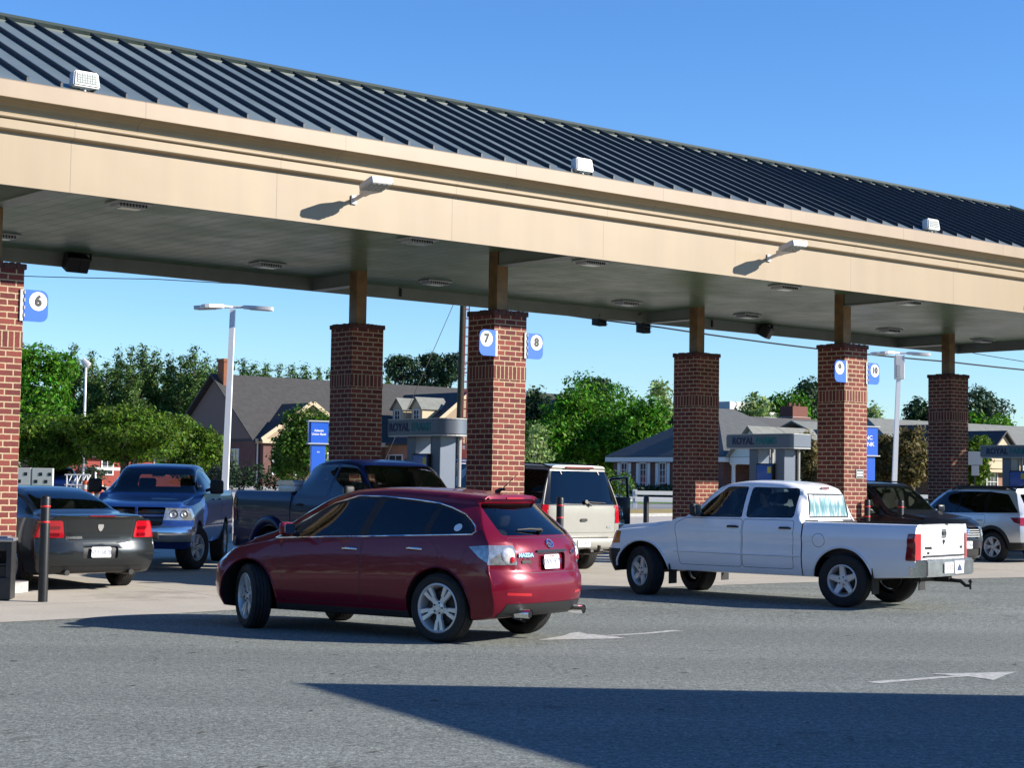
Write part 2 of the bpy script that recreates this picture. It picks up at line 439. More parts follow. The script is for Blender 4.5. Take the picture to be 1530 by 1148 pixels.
def shell(c):
    """closed body skin: sections along x, clamped to the nose and tail profiles"""
    zt, zs, wm, wb, wt, zb = (pchip(c[k]) if not c.get('lin_'+k) else lin(c[k]) for k in ('zt', 'zs', 'wm', 'wb', 'wt', 'zb'))
    Fz, Rz = lin(c['F']), lin(c['Rr'])
    W = c['W']; bf, pf = c.get('bowf', (.3, 3)); br, pr = c.get('bowr', (.12, 4)); rr = c.get('rr', .12)
    x0, x1 = c['x0'], c['x1']
    xs = sorted(set([round(x0+(x1-x0)*i/c.get('n', 84), 4) for i in range(c.get('n', 84)+1)]+[round(x+e, 4) for x in c.get('crease', []) for e in (-.012, .012)]))
    cr_ = c.get('crown', .03); lowt = c.get('lowtuck', .06); ridge = c.get('ridge', 0)
    def ring(x):
        b_, s_, t_, w, w2, w3 = zb(x), zs(x), zt(x), wm(x), wb(x), wt(x)
        p = [(0, b_), (w*.5, b_), (w*.84, b_), (w-lowt-.015, b_+.015)]
        for i in range(9):
            t = i/8; z = b_+.05+t*(s_-b_-.05)
            y = w-(lowt*(1-t/.4)**2 if t < .4 else 0)-((w-w2)*((t-.4)/.6)**2.2 if t > .4 else 0)
            if ridge: y += ridge*math.exp(-((t-.78)/.09)**2)-ridge*.6*math.exp(-((t-.55)/.12)**2)
            p.append((y, z))
        r = min(rr, (t_-s_)*.75); r = max(r, .004)
        zr = t_-r
        for i in range(1, 8):
            t = i/7
            p.append((w2+(w3-w2)*t+.018*math.sin(PI*t)*min(1, (t_-s_)/.3), s_+(zr-s_)*t))
        k = max(.02, r*1.15)
        for i in (1, 2, 3, 4):
            a = PI/2*i/4
            p.append((w3-k*(1-math.cos(a)), zr+r*(1-cr_*2)*math.sin(a)))
        ye, ze = p[-1]
        for i in (.75, .5, .25, 0): p.append((ye*i, t_-(t_-ze)*i*i))
        return p
    def clamp(x, y, z):
        q = min(1., abs(y)/W)
        f = Fz(z)-bf*q**pf; r = Rz(z)+br*q**pr
        return max(r, min(f, x))
    bm = B(); rings = []
    for x in xs:
        p = ring(x); l = [bm.verts.new((clamp(x, y, z), y, z)) for y, z in p]
        rt = [bm.verts.new((clamp(x, y, z), -y, z)) for y, z in p[1:-1]]
        rings.append(l+rt[::-1])
    n = len(rings[0])
    for a, b in zip(rings, rings[1:]):
        for k in range(n): bm.faces.new((a[k], a[(k+1) % n], b[(k+1) % n], b[k]))
    for x in (xs[0], xs[-1]):
        p = ring(x); m = 14
        rows = []
        for y, z in p:
            rows.append([bm.verts.new((clamp(x, y*(1-2*j/m), z), y*(1-2*j/m), z)) for j in range(m+1)])
        for a, b in zip(rows, rows[1:]):
            for j in range(m):
                try: bm.faces.new((a[j], a[j+1], b[j+1], b[j]))
                except ValueError: pass
    bmesh.ops.remove_doubles(bm, verts=bm.verts, dist=.0008)
    bmesh.ops.dissolve_degenerate(bm, dist=.0005, edges=bm.edges)
    bmesh.ops.recalc_face_normals(bm, faces=bm.faces)
    return bm

AX = {'xz': (0, 2), 'yz': (1, 2), 'xy': (0, 1)}
def carve(bm, poly, plane, sel, within=None):
    i, j = AX[plane]
    area = sum(a[0]*b[1]-b[0]*a[1] for a, b in zip(poly, poly[1:]+poly[:1]))
    if area < 0: poly = poly[::-1]
    lo = [min(p[k] for p in poly) for k in (0, 1)]; hi = [max(p[k] for p in poly) for k in (0, 1)]
    reg = []
    for f in (within if within is not None else bm.faces):
        if not f.is_valid: continue
        a = [v.co[i] for v in f.verts]; b = [v.co[j] for v in f.verts]
        if max(a) < lo[0] or min(a) > hi[0] or max(b) < lo[1] or min(b) > hi[1]: continue
        if sel(f.calc_center_median(), f.normal): reg.append(f)
    for p, q in zip(poly, poly[1:]+poly[:1]):
        if abs(p[0]-q[0])+abs(p[1]-q[1]) < 1e-6: continue
        no = [0, 0, 0]; no[i] = q[1]-p[1]; no[j] = -(q[0]-p[0]); no = Vector(no).normalized()
        co = [0, 0, 0]; co[i] = p[0]; co[j] = p[1]; co = Vector(co)
        g = set(reg)
        for f in reg: g.update(f.edges); g.update(f.verts)
        r = bmesh.ops.bisect_plane(bm, geom=list(g), dist=1e-5, plane_co=co, plane_no=no)
        cand = {x for x in r['geom'] if isinstance(x, bmesh.types.BMFace)} | {f for f in reg if f.is_valid}
        reg = [f for f in cand if (f.calc_center_median()-co).dot(no) < 0]
        if not reg: break
    return reg
def detach(bm, faces, keep=False, off=0.):
    nb = B(); vm = {}
    for f in faces:
        vs = []
        for v in f.verts:
            if v not in vm: vm[v] = nb.verts.new(v.co+v.normal*off)
            vs.append(vm[v])
        try:
            q = nb.faces.new(vs); q.material_index = f.material_index
        except ValueError: pass
    if not keep: bmesh.ops.delete(bm, geom=list(faces), context='FACES')
    nb.normal_update()
    return nb
def rpoly(pts, r=.05, n=4):
    """round the corners of a convex outline"""
    out = []; m = len(pts)
    for k in range(m):
        p0, p1, p2 = Vector(pts[k-1]), Vector(pts[k]), Vector(pts[(k+1) % m])
        a = (p0-p1); b = (p2-p1); rr = min(r, a.length*.45, b.length*.45)
        A = p1+a.normalized()*rr; C = p1+b.normalized()*rr
        for s in range(n+1):
            t = s/n; out.append(tuple(A*(1-t)**2+p1*2*t*(1-t)+C*t*t))
    return out

RIMS = {}
def wheel_meshes(rt, w, rr, style, col):
    """tyre, rim and brake meshes around the local y axis; the outer face looks to +y"""
    key = (rt, w, rr, style)
    if key in RIMS: return RIMS[key]
    t = B(); h = w/2
    prof = [(rr, -h*.82), (rr+.015, -h*.95), ((rr+rt)/2, -h), (rt-.03, -h*.93), (rt-.012, -h*.80), (rt-.006, -h*.74)]
    for g in (-.5, -.17, .17, .5):
        prof += [(rt, h*(g-.15)), (rt, h*(g+.10)), (rt-.012, h*(g+.11)), (rt-.012, h*(g+.14))]
    prof += [(rt-.006, h*.74), (rt-.012, h*.80), (rt-.03, h*.93), ((rr+rt)/2+.012, h), ((rr+rt)/2, h*.975), (rr+.015, h*.95), (rr, h*.82)]
    lathe(t, prof, 48); fixn(t)
    rim = B(); hf = h*.80
    lathe(rim, [(rr+.004, hf+.006), (rr-.012, hf+.012), (rr-.022, hf), (rr-.028, hf-.03), (rr-.045, hf-.09), (rr-.05, -h*.7)], 48)
    def spoke(a, r0, r1, w0, w1, d0, d1, th=.03):
        m = Matrix.Rotation(a, 4, 'Y')
        v = [rim.verts.new(m @ Vector((x, y, z))) for x, y, z in ((-w0, d0, r0), (w0, d0, r0), (w1, d1, r1), (-w1, d1, r1), (-w0*1.3, d0-th, r0), (w0*1.3, d0-th, r0), (w1*1.3, d1-th, r1), (-w1*1.3, d1-th, r1))]
        for q in ((0, 1, 2, 3), (4, 7, 6, 5), (0, 4, 5, 1), (2, 6, 7, 3), (1, 5, 6, 2), (0, 3, 7, 4)): rim.faces.new([v[i] for i in q])
    d0, d1 = hf-.012, hf-.004
    if style == 'ten':      # five pairs forking out from the hub
        for k in range(5):
            a = 2*PI*k/5
            for s in (-1, 1):
                spoke(a+s*.10, .055, rr*.55, .022, .017, d0-.01, d0); spoke(a+s*.17, rr*.50, rr-.012, .017, .023, d0, d1)
    elif style == 'five':
        for k in range(5): spoke(2*PI*k/5+PI, .05, rr-.012, .045, .030, d0-.012, d1)
    elif style == 'twin':
        for k in range(5):
            for s in (-1, 1): spoke(2*PI*k/5+s*.16, .05, rr-.012, .018, .022, d0-.01, d1)
    else:
        for k in range(8): spoke(2*PI*k/8, .05, rr-.012, .028, .028, d0-.02, d1-.01)
    lathe(rim, [(.001, d0+.010), (.03, d0+.010), (.034, d0+.002), (.075, d0-.002), (.08, d0-.04)], 24)
    for k in range(5):
        a = 2*PI*k/5+.3
        lathe(rim, [(.001, .012), (.009, .012), (.010, 0)], 8, M=Matrix.Translation((.055*math.sin(a), d0, .055*math.cos(a))), mi=1)
    fixn(rim)
    br = B(); lathe(br, [(.001, hf-.085), (rr*.68, hf-.085), (rr*.68, hf-.1), (rr-.052, hf-.12), (rr-.052, hf-.13), (.001, hf-.13)], 32); fixn(br)
    ms = []
    for nm, b, mm in (('tyre', t, [MT['rubber']]), ('rim', rim, [MT[col], MT['black_plastic']]), ('wheel', br, [MT['brake']])):
        me = bpy.data.meshes.new(nm); b.to_mesh(me); b.free()
        for m in mm: me.materials.append(m)
        for p in me.polygons: p.use_smooth = True
        me.set_sharp_from_angle(angle=R(30)); ms.append(me)
    RIMS[key] = ms
    return ms
def add_wheel(root, x, y, spec, steer=0., spin=0.):
    rt, w, rr, style, col = spec
    ty, ri, wh = wheel_meshes(rt, w, rr, style, col)
    o = bpy.data.objects.new('wheel', wh); COL.objects.link(o); o.parent = root
    o.location = (x, y, rt-.006); o.rotation_euler = (0, spin, steer+(0 if y > 0 else PI))
    for nm, me in (('tyre', ty), ('rim', ri)):
        c = bpy.data.objects.new(nm, me); COL.objects.link(c); c.parent = o

def vehicle(c):
    """c: shape curves, paint, carving list; returns root Empty with +x forward, origin under the rear axle"""
    root = empty(c['name'])
    tag(root, c['label'], c['cat'], c.get('group'))
    bm = shell(c)
    bvh = BVHTree.FromBMesh(bm)
    def side(x, z, s):
        h = bvh.ray_cast(Vector((x, s*3, z)), Vector((0, -s, 0)))
        return h[0], h[1]
    def end(y, z, s):
        h = bvh.ray_cast(Vector((s*9, y, z)), Vector((-s, 0, 0)))
        return h[0], h[1]
    def top(x, y):
        h = bvh.ray_cast(Vector((x, y, 4)), Vector((0, 0, -1)))
        return h[0], h[1]
    c['side'], c['end'], c['top'] = side, end, top
    paint = MT[c['paint']]
    wells = []
    for (xw, zw, ra) in c['arches']:
        poly = [(xw+ra*math.cos(2*PI*k/26), zw+ra*math.sin(2*PI*k/26)) for k in range(26)]
        for s in (1, -1):
            fs = carve(bm, poly, 'xz', lambda q, n, s=s: q.y*s > .5)
            nb = detach(bm, fs)
            r = bmesh.ops.extrude_face_region(nb, geom=nb.faces[:])
            old = [f for f in nb.faces if f not in set(r['geom'])]
            for g in r['geom']:
                if isinstance(g, bmesh.types.BMVert): g.co.y = s*.52
            wells.append((nb, s))
    wb_ = B()
    for nb, s in wells:
        # drop the original patch, keep the walls and the pushed patch
        bmesh.ops.delete(nb, geom=[f for f in nb.faces if all(abs(v.co.y) > .53 for v in f.verts)], context='FACES_ONLY')
        join(wb_, nb)
    # carved parts
    parts = []
    for op in c['ops']:
        name, mat, plane, poly, sd = op[:5]; kw = op[5] if len(op) > 5 else {}
        for s in ((1, -1) if sd == 'both' else (1,) if sd == 'L' else (-1,) if sd == 'R' else (0,)):
            nx = kw.get('nx'); ny = kw.get('ny'); nz = kw.get('nz'); xr = kw.get('x', (-9, 9))
            def sel(q, n, s=s):
                if s and q.y*s < kw.get('ymin', .2): return False
                if ny and s*n.y < ny: return False
                if nx and n.x*math.copysign(1, nx) < abs(nx): return False
                if nz and n.z < nz: return False
                if 'nxmax' in kw and n.x < kw['nxmax']: return False
                return xr[0] < q.x < xr[1]
            pl = poly
            if s == -1 and plane != 'xz': 
                pl = [(-p[0], p[1]) for p in poly] if plane == 'yz' else [(p[0], -p[1]) for p in poly]
            fs = carve(bm, pl, plane, sel)
            if not fs: continue
            nb = detach(bm, fs, off=kw.get('off', 0))
            mats = [MT[mat]]
            if 'seam' in kw:     # a dark shut line round a panel
                e = kw['seam']
                cx = sum(p[0] for p in pl)/len(pl); cz = sum(p[1] for p in pl)/len(pl)
                # offset every edge inward
                q = [Vector(p) for p in pl]; m = len(q); inn = []
                ar = sum(a.x*b.y-b.x*a.y for a, b in zip(q, q[1:]+q[:1]))
                for k in range(m):
                    a, b, d = q[k-1], q[k], q[(k+1) % m]
                    e1_ = (b-a).normalized(); e2_ = (d-b).normalized(); sg = 1 if ar > 0 else -1
                    n1 = Vector((-e1_.y, e1_.x))*sg; n2 = Vector((-e2_.y, e2_.x))*sg
                    bis = (n1+n2); bis = bis/max(.3, bis.dot(n1)); inn.append(tuple(b+bis*e))
                inner = set(carve(nb, inn, plane, lambda q, n: True))
                for f in nb.faces: f.material_index = 0 if f in inner else 1
                mats = [MT[mat], MT['black_plastic']]
            if kw.get('push'):
                v = Vector(kw['push']); v = Vector((v.x, v.y*(s or 1), v.z))
                r = bmesh.ops.extrude_face_region(nb, geom=nb.faces[:])
                mv = [g for g in r['geom'] if isinstance(g, bmesh.types.BMVert)]
                nf = {g for g in r['geom'] if isinstance(g, bmesh.types.BMFace)}
                moved = set(mv)
                for g in mv: g.co += v
                bmesh.ops.delete(nb, geom=[f for f in nb.faces if not any(x in moved for x in f.verts)], context='FACES_ONLY')
            parts.append((name, nb, mats, kw, s))
    # inner skin so the shell has a lining behind its openings
    lin_ = B(); join(lin_, bm.copy()); lin_.normal_update()
    lf = [f for f in lin_.faces if f.calc_center_median().z > c.get('belt', 1.) and -9 < f.calc_center_median().x < c.get('cowl', 9)]
    ln = detach(lin_, lf, off=-.022); lin_.free()
    for f in ln.faces: f.normal_flip(); f.material_index = 1
    join(bm, ln); setm = wb_
    for f in setm.faces: f.material_index = 2
    join(bm, setm)
    body = obj('body', bm, [paint, MT['interior'], MT['black_plastic']], root, 38)
    for name, nb, mats, kw, s in parts:
        par = root
        o = obj(name, nb, mats, root, 38)
        if kw.get('label'): o['label'] = kw['label']
        c.setdefault('made', {}).setdefault(name, []).append((o, s))
    for (x, y, st) in c['wheels']: add_wheel(root, x, y, c['wheel'], st, random.uniform(0, 6))
    # underside and axle
    u = B(); zf = c.get('floor', .30)
    xa, xb = c['floorx']; box(u, xa, -c['W']*.55, zf+.03, xb, c['W']*.55, zf+.09, 0)
    for xw in {w[0] for w in c['wheels']}: tube(u, [(xw, -c['W']*.8, c['wheel'][0]), (xw, c['W']*.8, c['wheel'][0])], .045)
    obj('chassis', u, MT['black_plastic'], root)
    return root
def decal(root, name, bm, mats, pos, nrm, up=(0, 0, 1), rz=0., off=.004, parent=None):
    n = Vector(nrm).normalized(); upv = Vector(up); x = upv.cross(n).normalized(); y = n.cross(x)
    xf(bm, frame(Vector(pos)+n*off, x, y))
    return obj(name, bm, mats, parent or root)
def plate(root, pos, nrm, txt, top=None, h=.152, w=.305, red=False):
    b = B(); prism(b, roundrect(w, h, .018), 0, .006)
    o = decal(root, 'license_plate', b, MT['plate_white'], pos, nrm)
    if txt:
        t = text_bm(txt, h*.62, .001, .0); xf(t, Matrix.Translation((0, -.004, .007)) @ Matrix.Scale(.84, 4, (1, 0, 0)))
        decal(root, 'plate_number', t, MT['plate_red_ink' if red else 'plate_ink'], pos, nrm, parent=o)
    if top:
        t = text_bm(top, h*.17, .001); xf(t, Matrix.Translation((0, h*.38, .007)))
        decal(root, 'plate_heading', t, MT['plate_red_ink'], pos, nrm, parent=o)
    return o
def lettering(root, txt, size, pos, nrm, mat='chrome', sx=1.2, bold=.004):
    t = text_bm(txt, size, .003, bold); xf(t, Matrix.Scale(sx, 4, (1, 0, 0)))
    return decal(root, 'badge', t, MT[mat], pos, nrm)
def mirror(root, c, x, y, z, mat, s, size=(.10, .24, .17), glassy=True, arm=.07):
    b = B(); w, l, h = size
    box(b, -w/2, 0, -h/2, w/2, l, h/2, .045, seg=3)
    if s < 0: xf(b, Matrix.Scale(-1, 4, (0, 1, 0)))
    fixn(b)
    o = obj('door_mirror', b, MT[mat], root, 40, loc=(x, y+s*arm, z+.06))
    a = B(); tube(a, [(0, -s*(arm+.03), -.07), (0, s*.05, -.03)], .03, 8); obj('mirror_arm', a, MT['black_plastic'], o, 40)
    g = B(); prism(g, roundrect(l*.82, h*.76, .03), 0, .004); xf(g, frame((-w/2-.003, s*l/2, 0), (0, -1, 0), (0, 0, 1)))
    obj('mirror_glass', g, MT['chrome'], o)
    return o
def handle(root, c, x, z, s, mat, l=.2, parent=None):
    p, n = c['side'](x, z, s)
    b = B(); tube(b, [(-l/2, 0, -.012), (-l/2+.03, 0, .022), (l/2-.03, 0, .022), (l/2, 0, -.012)], [.012, .016, .016, .012], 8)
    xf(b, frame(p+n*.006, (1, 0, 0), n.cross(Vector((1, 0, 0)))))
    return obj('handle', b, MT[mat], parent or root, 50)
def trimline(root, c, name, pts, s, mat, r=.012, closed=True, parent=None, off=.004):
    """bright strip following an outline on the side of the body"""
    b = B(); P = []
    q = pts+[pts[0]] if closed else pts
    for a, d in zip(q, q[1:]):
        m = max(1, int((Vector(d)-Vector(a)).length/.08))
        for k in range(m):
            x, z = a[0]+(d[0]-a[0])*k/m, a[1]+(d[1]-a[1])*k/m
            h, n = c['side'](x, z, s)
            if h: P.append(h+n*off)
    if not closed:
        h, n = c['side'](*q[-1], s); 
        if h: P.append(h+n*off)
    elif P: P.append(P[0])
    tube(b, P, r, 6); return obj(name, b, MT[mat], parent or root, 60)
def seats(root, xs, z=.55, w=.27, cloth='seat_cloth', tall=.62, head=True):
    for x, y in xs:
        b = B(); box(b, x-.28, y-w, z-.12, x+.26, y+w, z+.06, .06)
        M_ = Matrix.Translation((x-.25, y, z)) @ Matrix.Rotation(-R(14), 4, 'Y')
        box(b, -.09, -w, 0, .07, w, tall, .06, M=M_)
        if head: box(b, -.06, -.13, tall+.03, .05, .13, tall+.21, .05, M=M_)
        obj('seat', b, MT[cloth], root, 50)
def dash(root, x, w, z, y=.38):
    b = B(); box(b, x-.18, -w, z-.32, x+.32, w, z, .07); 
    box(b, x-.7, -.12, z-.55, x-.1, .12, z-.3, .04)
    obj('dashboard', b, MT['interior'], root, 50)
    s = B(); m = Matrix.Translation((x-.34, y, z-.05)) @ Matrix.Rotation(R(-68), 4, 'Y')
    n = 24; pts = [m @ Vector((.185*math.cos(2*PI*k/n), .185*math.sin(2*PI*k/n), 0)) for k in range(n+1)]
    tube(s, pts, .016, 6); tube(s, [pts[3], m @ Vector((0, 0, 0)), pts[9]], .014, 6); tube(s, [m @ Vector((0, 0, 0)), (x-.1, y, z-.12)], .03, 8)
    obj('steering_wheel', s, MT['black_plastic'], root, 50)
def place(root, loc, hx, hy):
    root.location = (loc[0], loc[1], gz(loc[1])); root.rotation_euler = (0, 0, math.atan2(hy, hx)); return root
# ------------------------------------------------------------------ the vehicles of the photograph
def sym(y0, z0, y1, z1): return [(-y0, z0), (y0, z0), (y1, z1), (-y1, z1)]

# ---- red crossover
def red_suv():
    c = dict(name='crossover_car', label='shiny dark red crossover in the foreground with silver ten-spoke wheels', cat='car', paint='red_paint',
        W=.936, x0=-1.02, x1=3.74,
        zt=[(-1.02, 1.545), (-.4, 1.58), (.3, 1.63), (.9, 1.648), (1.4, 1.625), (1.75, 1.545), (2.1, 1.385), (2.52, 1.155), (2.78, 1.07), (3.15, .985), (3.5, .87), (3.74, .73)],
        zs=[(-1.02, 1.19), (-.4, 1.17), (.5, 1.125), (1.5, 1.08), (2.3, 1.03), (2.55, .99), (3.0, .91), (3.3, .84), (3.55, .75), (3.74, .66)],
        wm=[(-1.02, .89), (-.6, .925), (0, .936), (2.75, .936), (3.3, .915), (3.74, .86)],
        wb=[(-1.02, .80), (-.4, .855), (.4, .875), (2.4, .875), (2.8, .86), (3.3, .80), (3.74, .66)],
        wt=[(-1.02, .55), (-.4, .575), (.4, .60), (1.4, .60), (1.9, .615), (2.62, .70), (3.2, .66), (3.74, .45)],
        zb=[(-1.02, .34), (-.5, .26), (0, .23), (2.8, .23), (3.3, .24), (3.74, .27)],
        F=[(.2, 3.52), (.35, 3.66), (.5, 3.70), (.66, 3.69), (.75, 3.63), (.9, 3.42), (1., 3.1)],
        Rr=[(.25, -.80), (.36, -.90), (.46, -.945), (.62, -.96), (.725, -.95), (.765, -.925), (.78, -.905), (1.0, -.885), (1.10, -.83), (1.14, -.80), (1.47, -.36), (1.515, -.31), (1.525, -.40), (1.58, -.38), (1.7, -.34)],
        bowf=(.52, 2.6), bowr=(.26, 3.2), rr=.13, crown=.05, belt=1.0, cowl=2.55, lowtuck=.07,
        arches=[(0, .37, .425), (2.75, .37, .425)], wheels=[(0, .80, 0), (0, -.80, 0), (2.75, .80, R(-30)), (2.75, -.80, R(-27))],
        wheel=(.372, .245, .262, 'ten', 'alloy'), floorx=(-.75, 3.4), floor=.27)
    W = dict(ny=.25)
    c['ops'] = [
        ('window', 'glass_clear', 'xz', rpoly([(2.06, 1.072), (1.14, 1.105), (1.07, 1.515), (1.34, 1.515), (1.66, 1.43)], .04), 'both', W),
        ('window', 'glass_clear', 'xz', rpoly([(2.38, 1.058), (2.12, 1.068), (2.12, 1.20)], .02), 'both', W),
        ('window', 'glass_tint', 'xz', rpoly([(1.02, 1.11), (.24, 1.145), (.20, 1.455), (.94, 1.51)], .04), 'both', W),
        ('window', 'glass_dark', 'xz', rpoly([(.16, 1.15), (-.40, 1.178), (-.36, 1.24), (-.20, 1.345), (.13, 1.445)], .05), 'both', W),
        ('window_trim', 'black_plastic', 'xz', rpoly([(2.50, 1.038), (-.44, 1.158), (-.40, 1.245), (-.21, 1.365), (.2, 1.475), (1.0, 1.535), (1.35, 1.535), (1.70, 1.45), (2.12, 1.24)], .04), 'both', W),
        ('windshield', 'glass_clear', 'yz', rpoly(sym(.66, 1.14, .50, 1.545), .05), 'C', dict(nx=.25, x=(1.5, 3))),
        ('rear_window', 'glass_tint', 'yz', rpoly(sym(.69, 1.15, .565, 1.485), .06), 'C', dict(nx=-.2, x=(-2, 0))),
        ('tail_lamp', 'lamp_clear', 'yz', rpoly([(.60, .845), (1.0, .845), (1.0, 1.045), (.645, 1.045)], .03), 'both', dict(nx=-.35, off=.006)),
        ('tail_lamp', 'lamp_clear', 'xz', [(-1.0, .845), (-1.0, 1.045), (-.62, 1.05), (-.40, 1.03), (-.55, .92), (-.70, .845)], 'both', dict(off=.006, ny=.1, ymin=.62)),
        ('reflector', 'tail_red', 'yz', [(.44, .515), (.76, .53), (.76, .56), (.44, .545)], 'both', dict(nx=-.3, off=.003)),
        ('plate_recess', 'red_paint', 'yz', rpoly(sym(.27, .775, .30, .965), .05), 'C', dict(nx=-.3, push=(.035, 0, 0))),
        ('tailgate', 'red_paint', 'yz', rpoly(sym(.595, .755, .65, 1.13), .04), 'C', dict(nx=-.2, seam=.006)),
        ('bumper_valance', 'black_plastic', 'yz', sym(.80, .30, .74, .44), 'C', dict(nx=-.1, off=.004)),
        ('headlamp', 'lamp_clear', 'xz', [(3.1, .80), (3.12, .88), (3.72, .76), (3.72, .64), (3.45, .66)], 'both', dict(off=.004)),
        ('door', 'red_paint', 'xz', rpoly([(2.20, .36), (2.25, 1.03), (1.075, 1.075), (1.065, .36)], .05), 'both', dict(seam=.006, ny=.2)),
        ('door', 'red_paint', 'xz', rpoly([(1.055, .36), (1.065, 1.075), (.14, 1.115), (-.02, .95), (.30, .36)], .05), 'both', dict(seam=.006, ny=.2)),
        ('fuel_flap', 'red_paint', 'xz', [(-.42+.085*math.cos(k*PI/8), .92+.085*math.sin(k*PI/8)) for k in range(16)], 'L', dict(seam=.005)),
        ('sill', 'black_plastic', 'xz', [(2.4, .2), (2.4, .315), (.38, .315), (.38, .2)], 'both', dict()),
    ]
    root = vehicle(c); sd, en = c['side'], c['end']
    for s in (1, -1):
        trimline(root, c, 'chrome_trim', [(2.50, 1.038), (1.6, 1.075), (.5, 1.12), (-.42, 1.158), (-.45, 1.19), (-.41, 1.245), (-.33, 1.30), (-.21, 1.365), (0, 1.43), (.2, 1.475), (.6, 1.513), (1.0, 1.537), (1.35, 1.537), (1.70, 1.45), (2.12, 1.24)], s, 'chrome', .009)
        handle(root, c, 1.24, .955, s, 'chrome'); handle(root, c, .33, .985, s, 'chrome')
        mirror(root, c, 2.0, s*.93, 1.10, 'red_paint', s, size=(.09, .21, .15))
        b = B(); tube(b, [(-.80, s*.55, .335), (-.985, s*.55, .335)], .048, 20, caps=False); tube(b, [(-.98, s*.55, .335), (-.85, s*.55, .335)], .040, 20, mi=1)
        obj('exhaust_tip', b, [MT['chrome'], MT['black_gloss']], root, 40)
        # round lamp element behind the lens
        p, n = en(s*.70, .94, -1)
        b = B(); lathe(b, [(.001, .022), (.05, .02), (.082, .008), (.088, -.002)], 24); xf(b, frame(p+Vector((0, 0, 0)), n.cross(Vector((0, 0, 1))), n))
        obj('lamp_bowl', b, MT['tail_clear'], root, 40)
        p, n = en(s*.665, .90, -1)
        b = B(); lathe(b, [(.001, .03), (.03, .026), (.04, .0)], 16); xf(b, frame(p, n.cross(Vector((0, 0, 1))), n))
        obj('brake_bulb', b, MT['tail_red'], root, 40)
    for s in (1, -1):
        for xw in (0, 2.75): trimline(root, c, 'arch_lip', [(xw+.435*math.cos(R(a_)), .37+.435*math.sin(R(a_))) for a_ in range(-4, 188, 8)], s, 'red_paint', .014, False, off=-.004)
    p, n = en(0, .868, -1)
    plate(root, p+Vector((.005, 0, 0)), (-1, 0, .08), 'UWN·9079', 'VIRGINIA')
    b = B()   # garnish above the plate
    prism(b, sym(.30, 0, .30, .022), 0, .012); decal(root, 'tailgate_grip', b, MT['black_gloss'], en(0, .975, -1)[0], (-1, 0, .1))
    p, n = en(0, 1.055, -1)
    b = B(); q = [Vector((.058*math.cos(2*PI*k/28), .045*math.sin(2*PI*k/28), .012)) for k in range(29)]; tube(b, q, .008, 6)
    tube(b, [(-.052, .018, .012), (-.02, .008, .014), (0, -.028, .014), (.02, .008, .014), (.052, .018, .012)], [.003, .009, .007, .009, .003], 6)
    decal(root, 'emblem', b, MT['chrome'], p, n)
    p, n = en(.47, .945, -1); lettering(root, 'MAZDA', .055, p, n)
    p, n = en(-.50, .965, -1); lettering(root, 'CX-7', .055, p, n)
    p, n = en(.47, .875, -1)
    b = B(); prism(b, roundrect(.14, .03, .012), 0, .003); tube(b, [(-.05, .03, 0), (0, .045, 0), (.05, .03, 0)], .006, 6); decal(root, 'badge', b, MT['dark_metal'], p, n)
    b = B(); box(b, -.405, -.17, 1.53, -.385, .17, 1.55, .004); obj('brake_light', b, MT['tail_red'], root)
    b = B(); tube(b, [(-.15, 0, 1.60), (-.20, 0, 1.635), (-.27, 0, 1.64)], [.035, .02, .01], 10); tube(b, [(-.22, 0, 1.64), (-.42, 0, 1.80)], [.006, .003], 6)
    obj('antenna', b, MT['black_plastic'], root, 50)
    p, n = en(.02, 1.185, -1); p2, _ = en(.42, 1.20, -1)
    b = B(); tube(b, [p+n*.03, p*.5+p2*.5+n*.035, p2+n*.015], [.017, .013, .008], 8); tube(b, [p-n*.01, p+n*.04], .026, 10)
    obj('rear_wiper', b, MT['black_plastic'], root, 50)
    p, n = sd(-.20, 1.225, 1)
    b = B(); prism(b, [(.05*math.cos(k*PI/10), .05*math.sin(k*PI/10)) for k in range(20)], 0, .002)
    decal(root, 'window_sticker', b, MT['sign_white'], p, n, off=.002)
    b = B(); box(b, -.5, -.8, .7, -.1, .8, 1.02, .03); obj('luggage_cover', b, MT['interior'], root)
    seats(root, [(1.45, .38), (1.45, -.38), (.45, .38), (.45, -.38)], .58); dash(root, 2.12, .72, 1.02)
    b = B(); box(b, 1.62, -.10, 1.36, 1.66, .10, 1.42, .02); obj('rear_view_mirror', b, MT['black_plastic'], root)
    return root
rs = red_suv(); place(rs, (-.27, 19.6), -.836, .549); rs.scale = (.972, .985, 1.0)

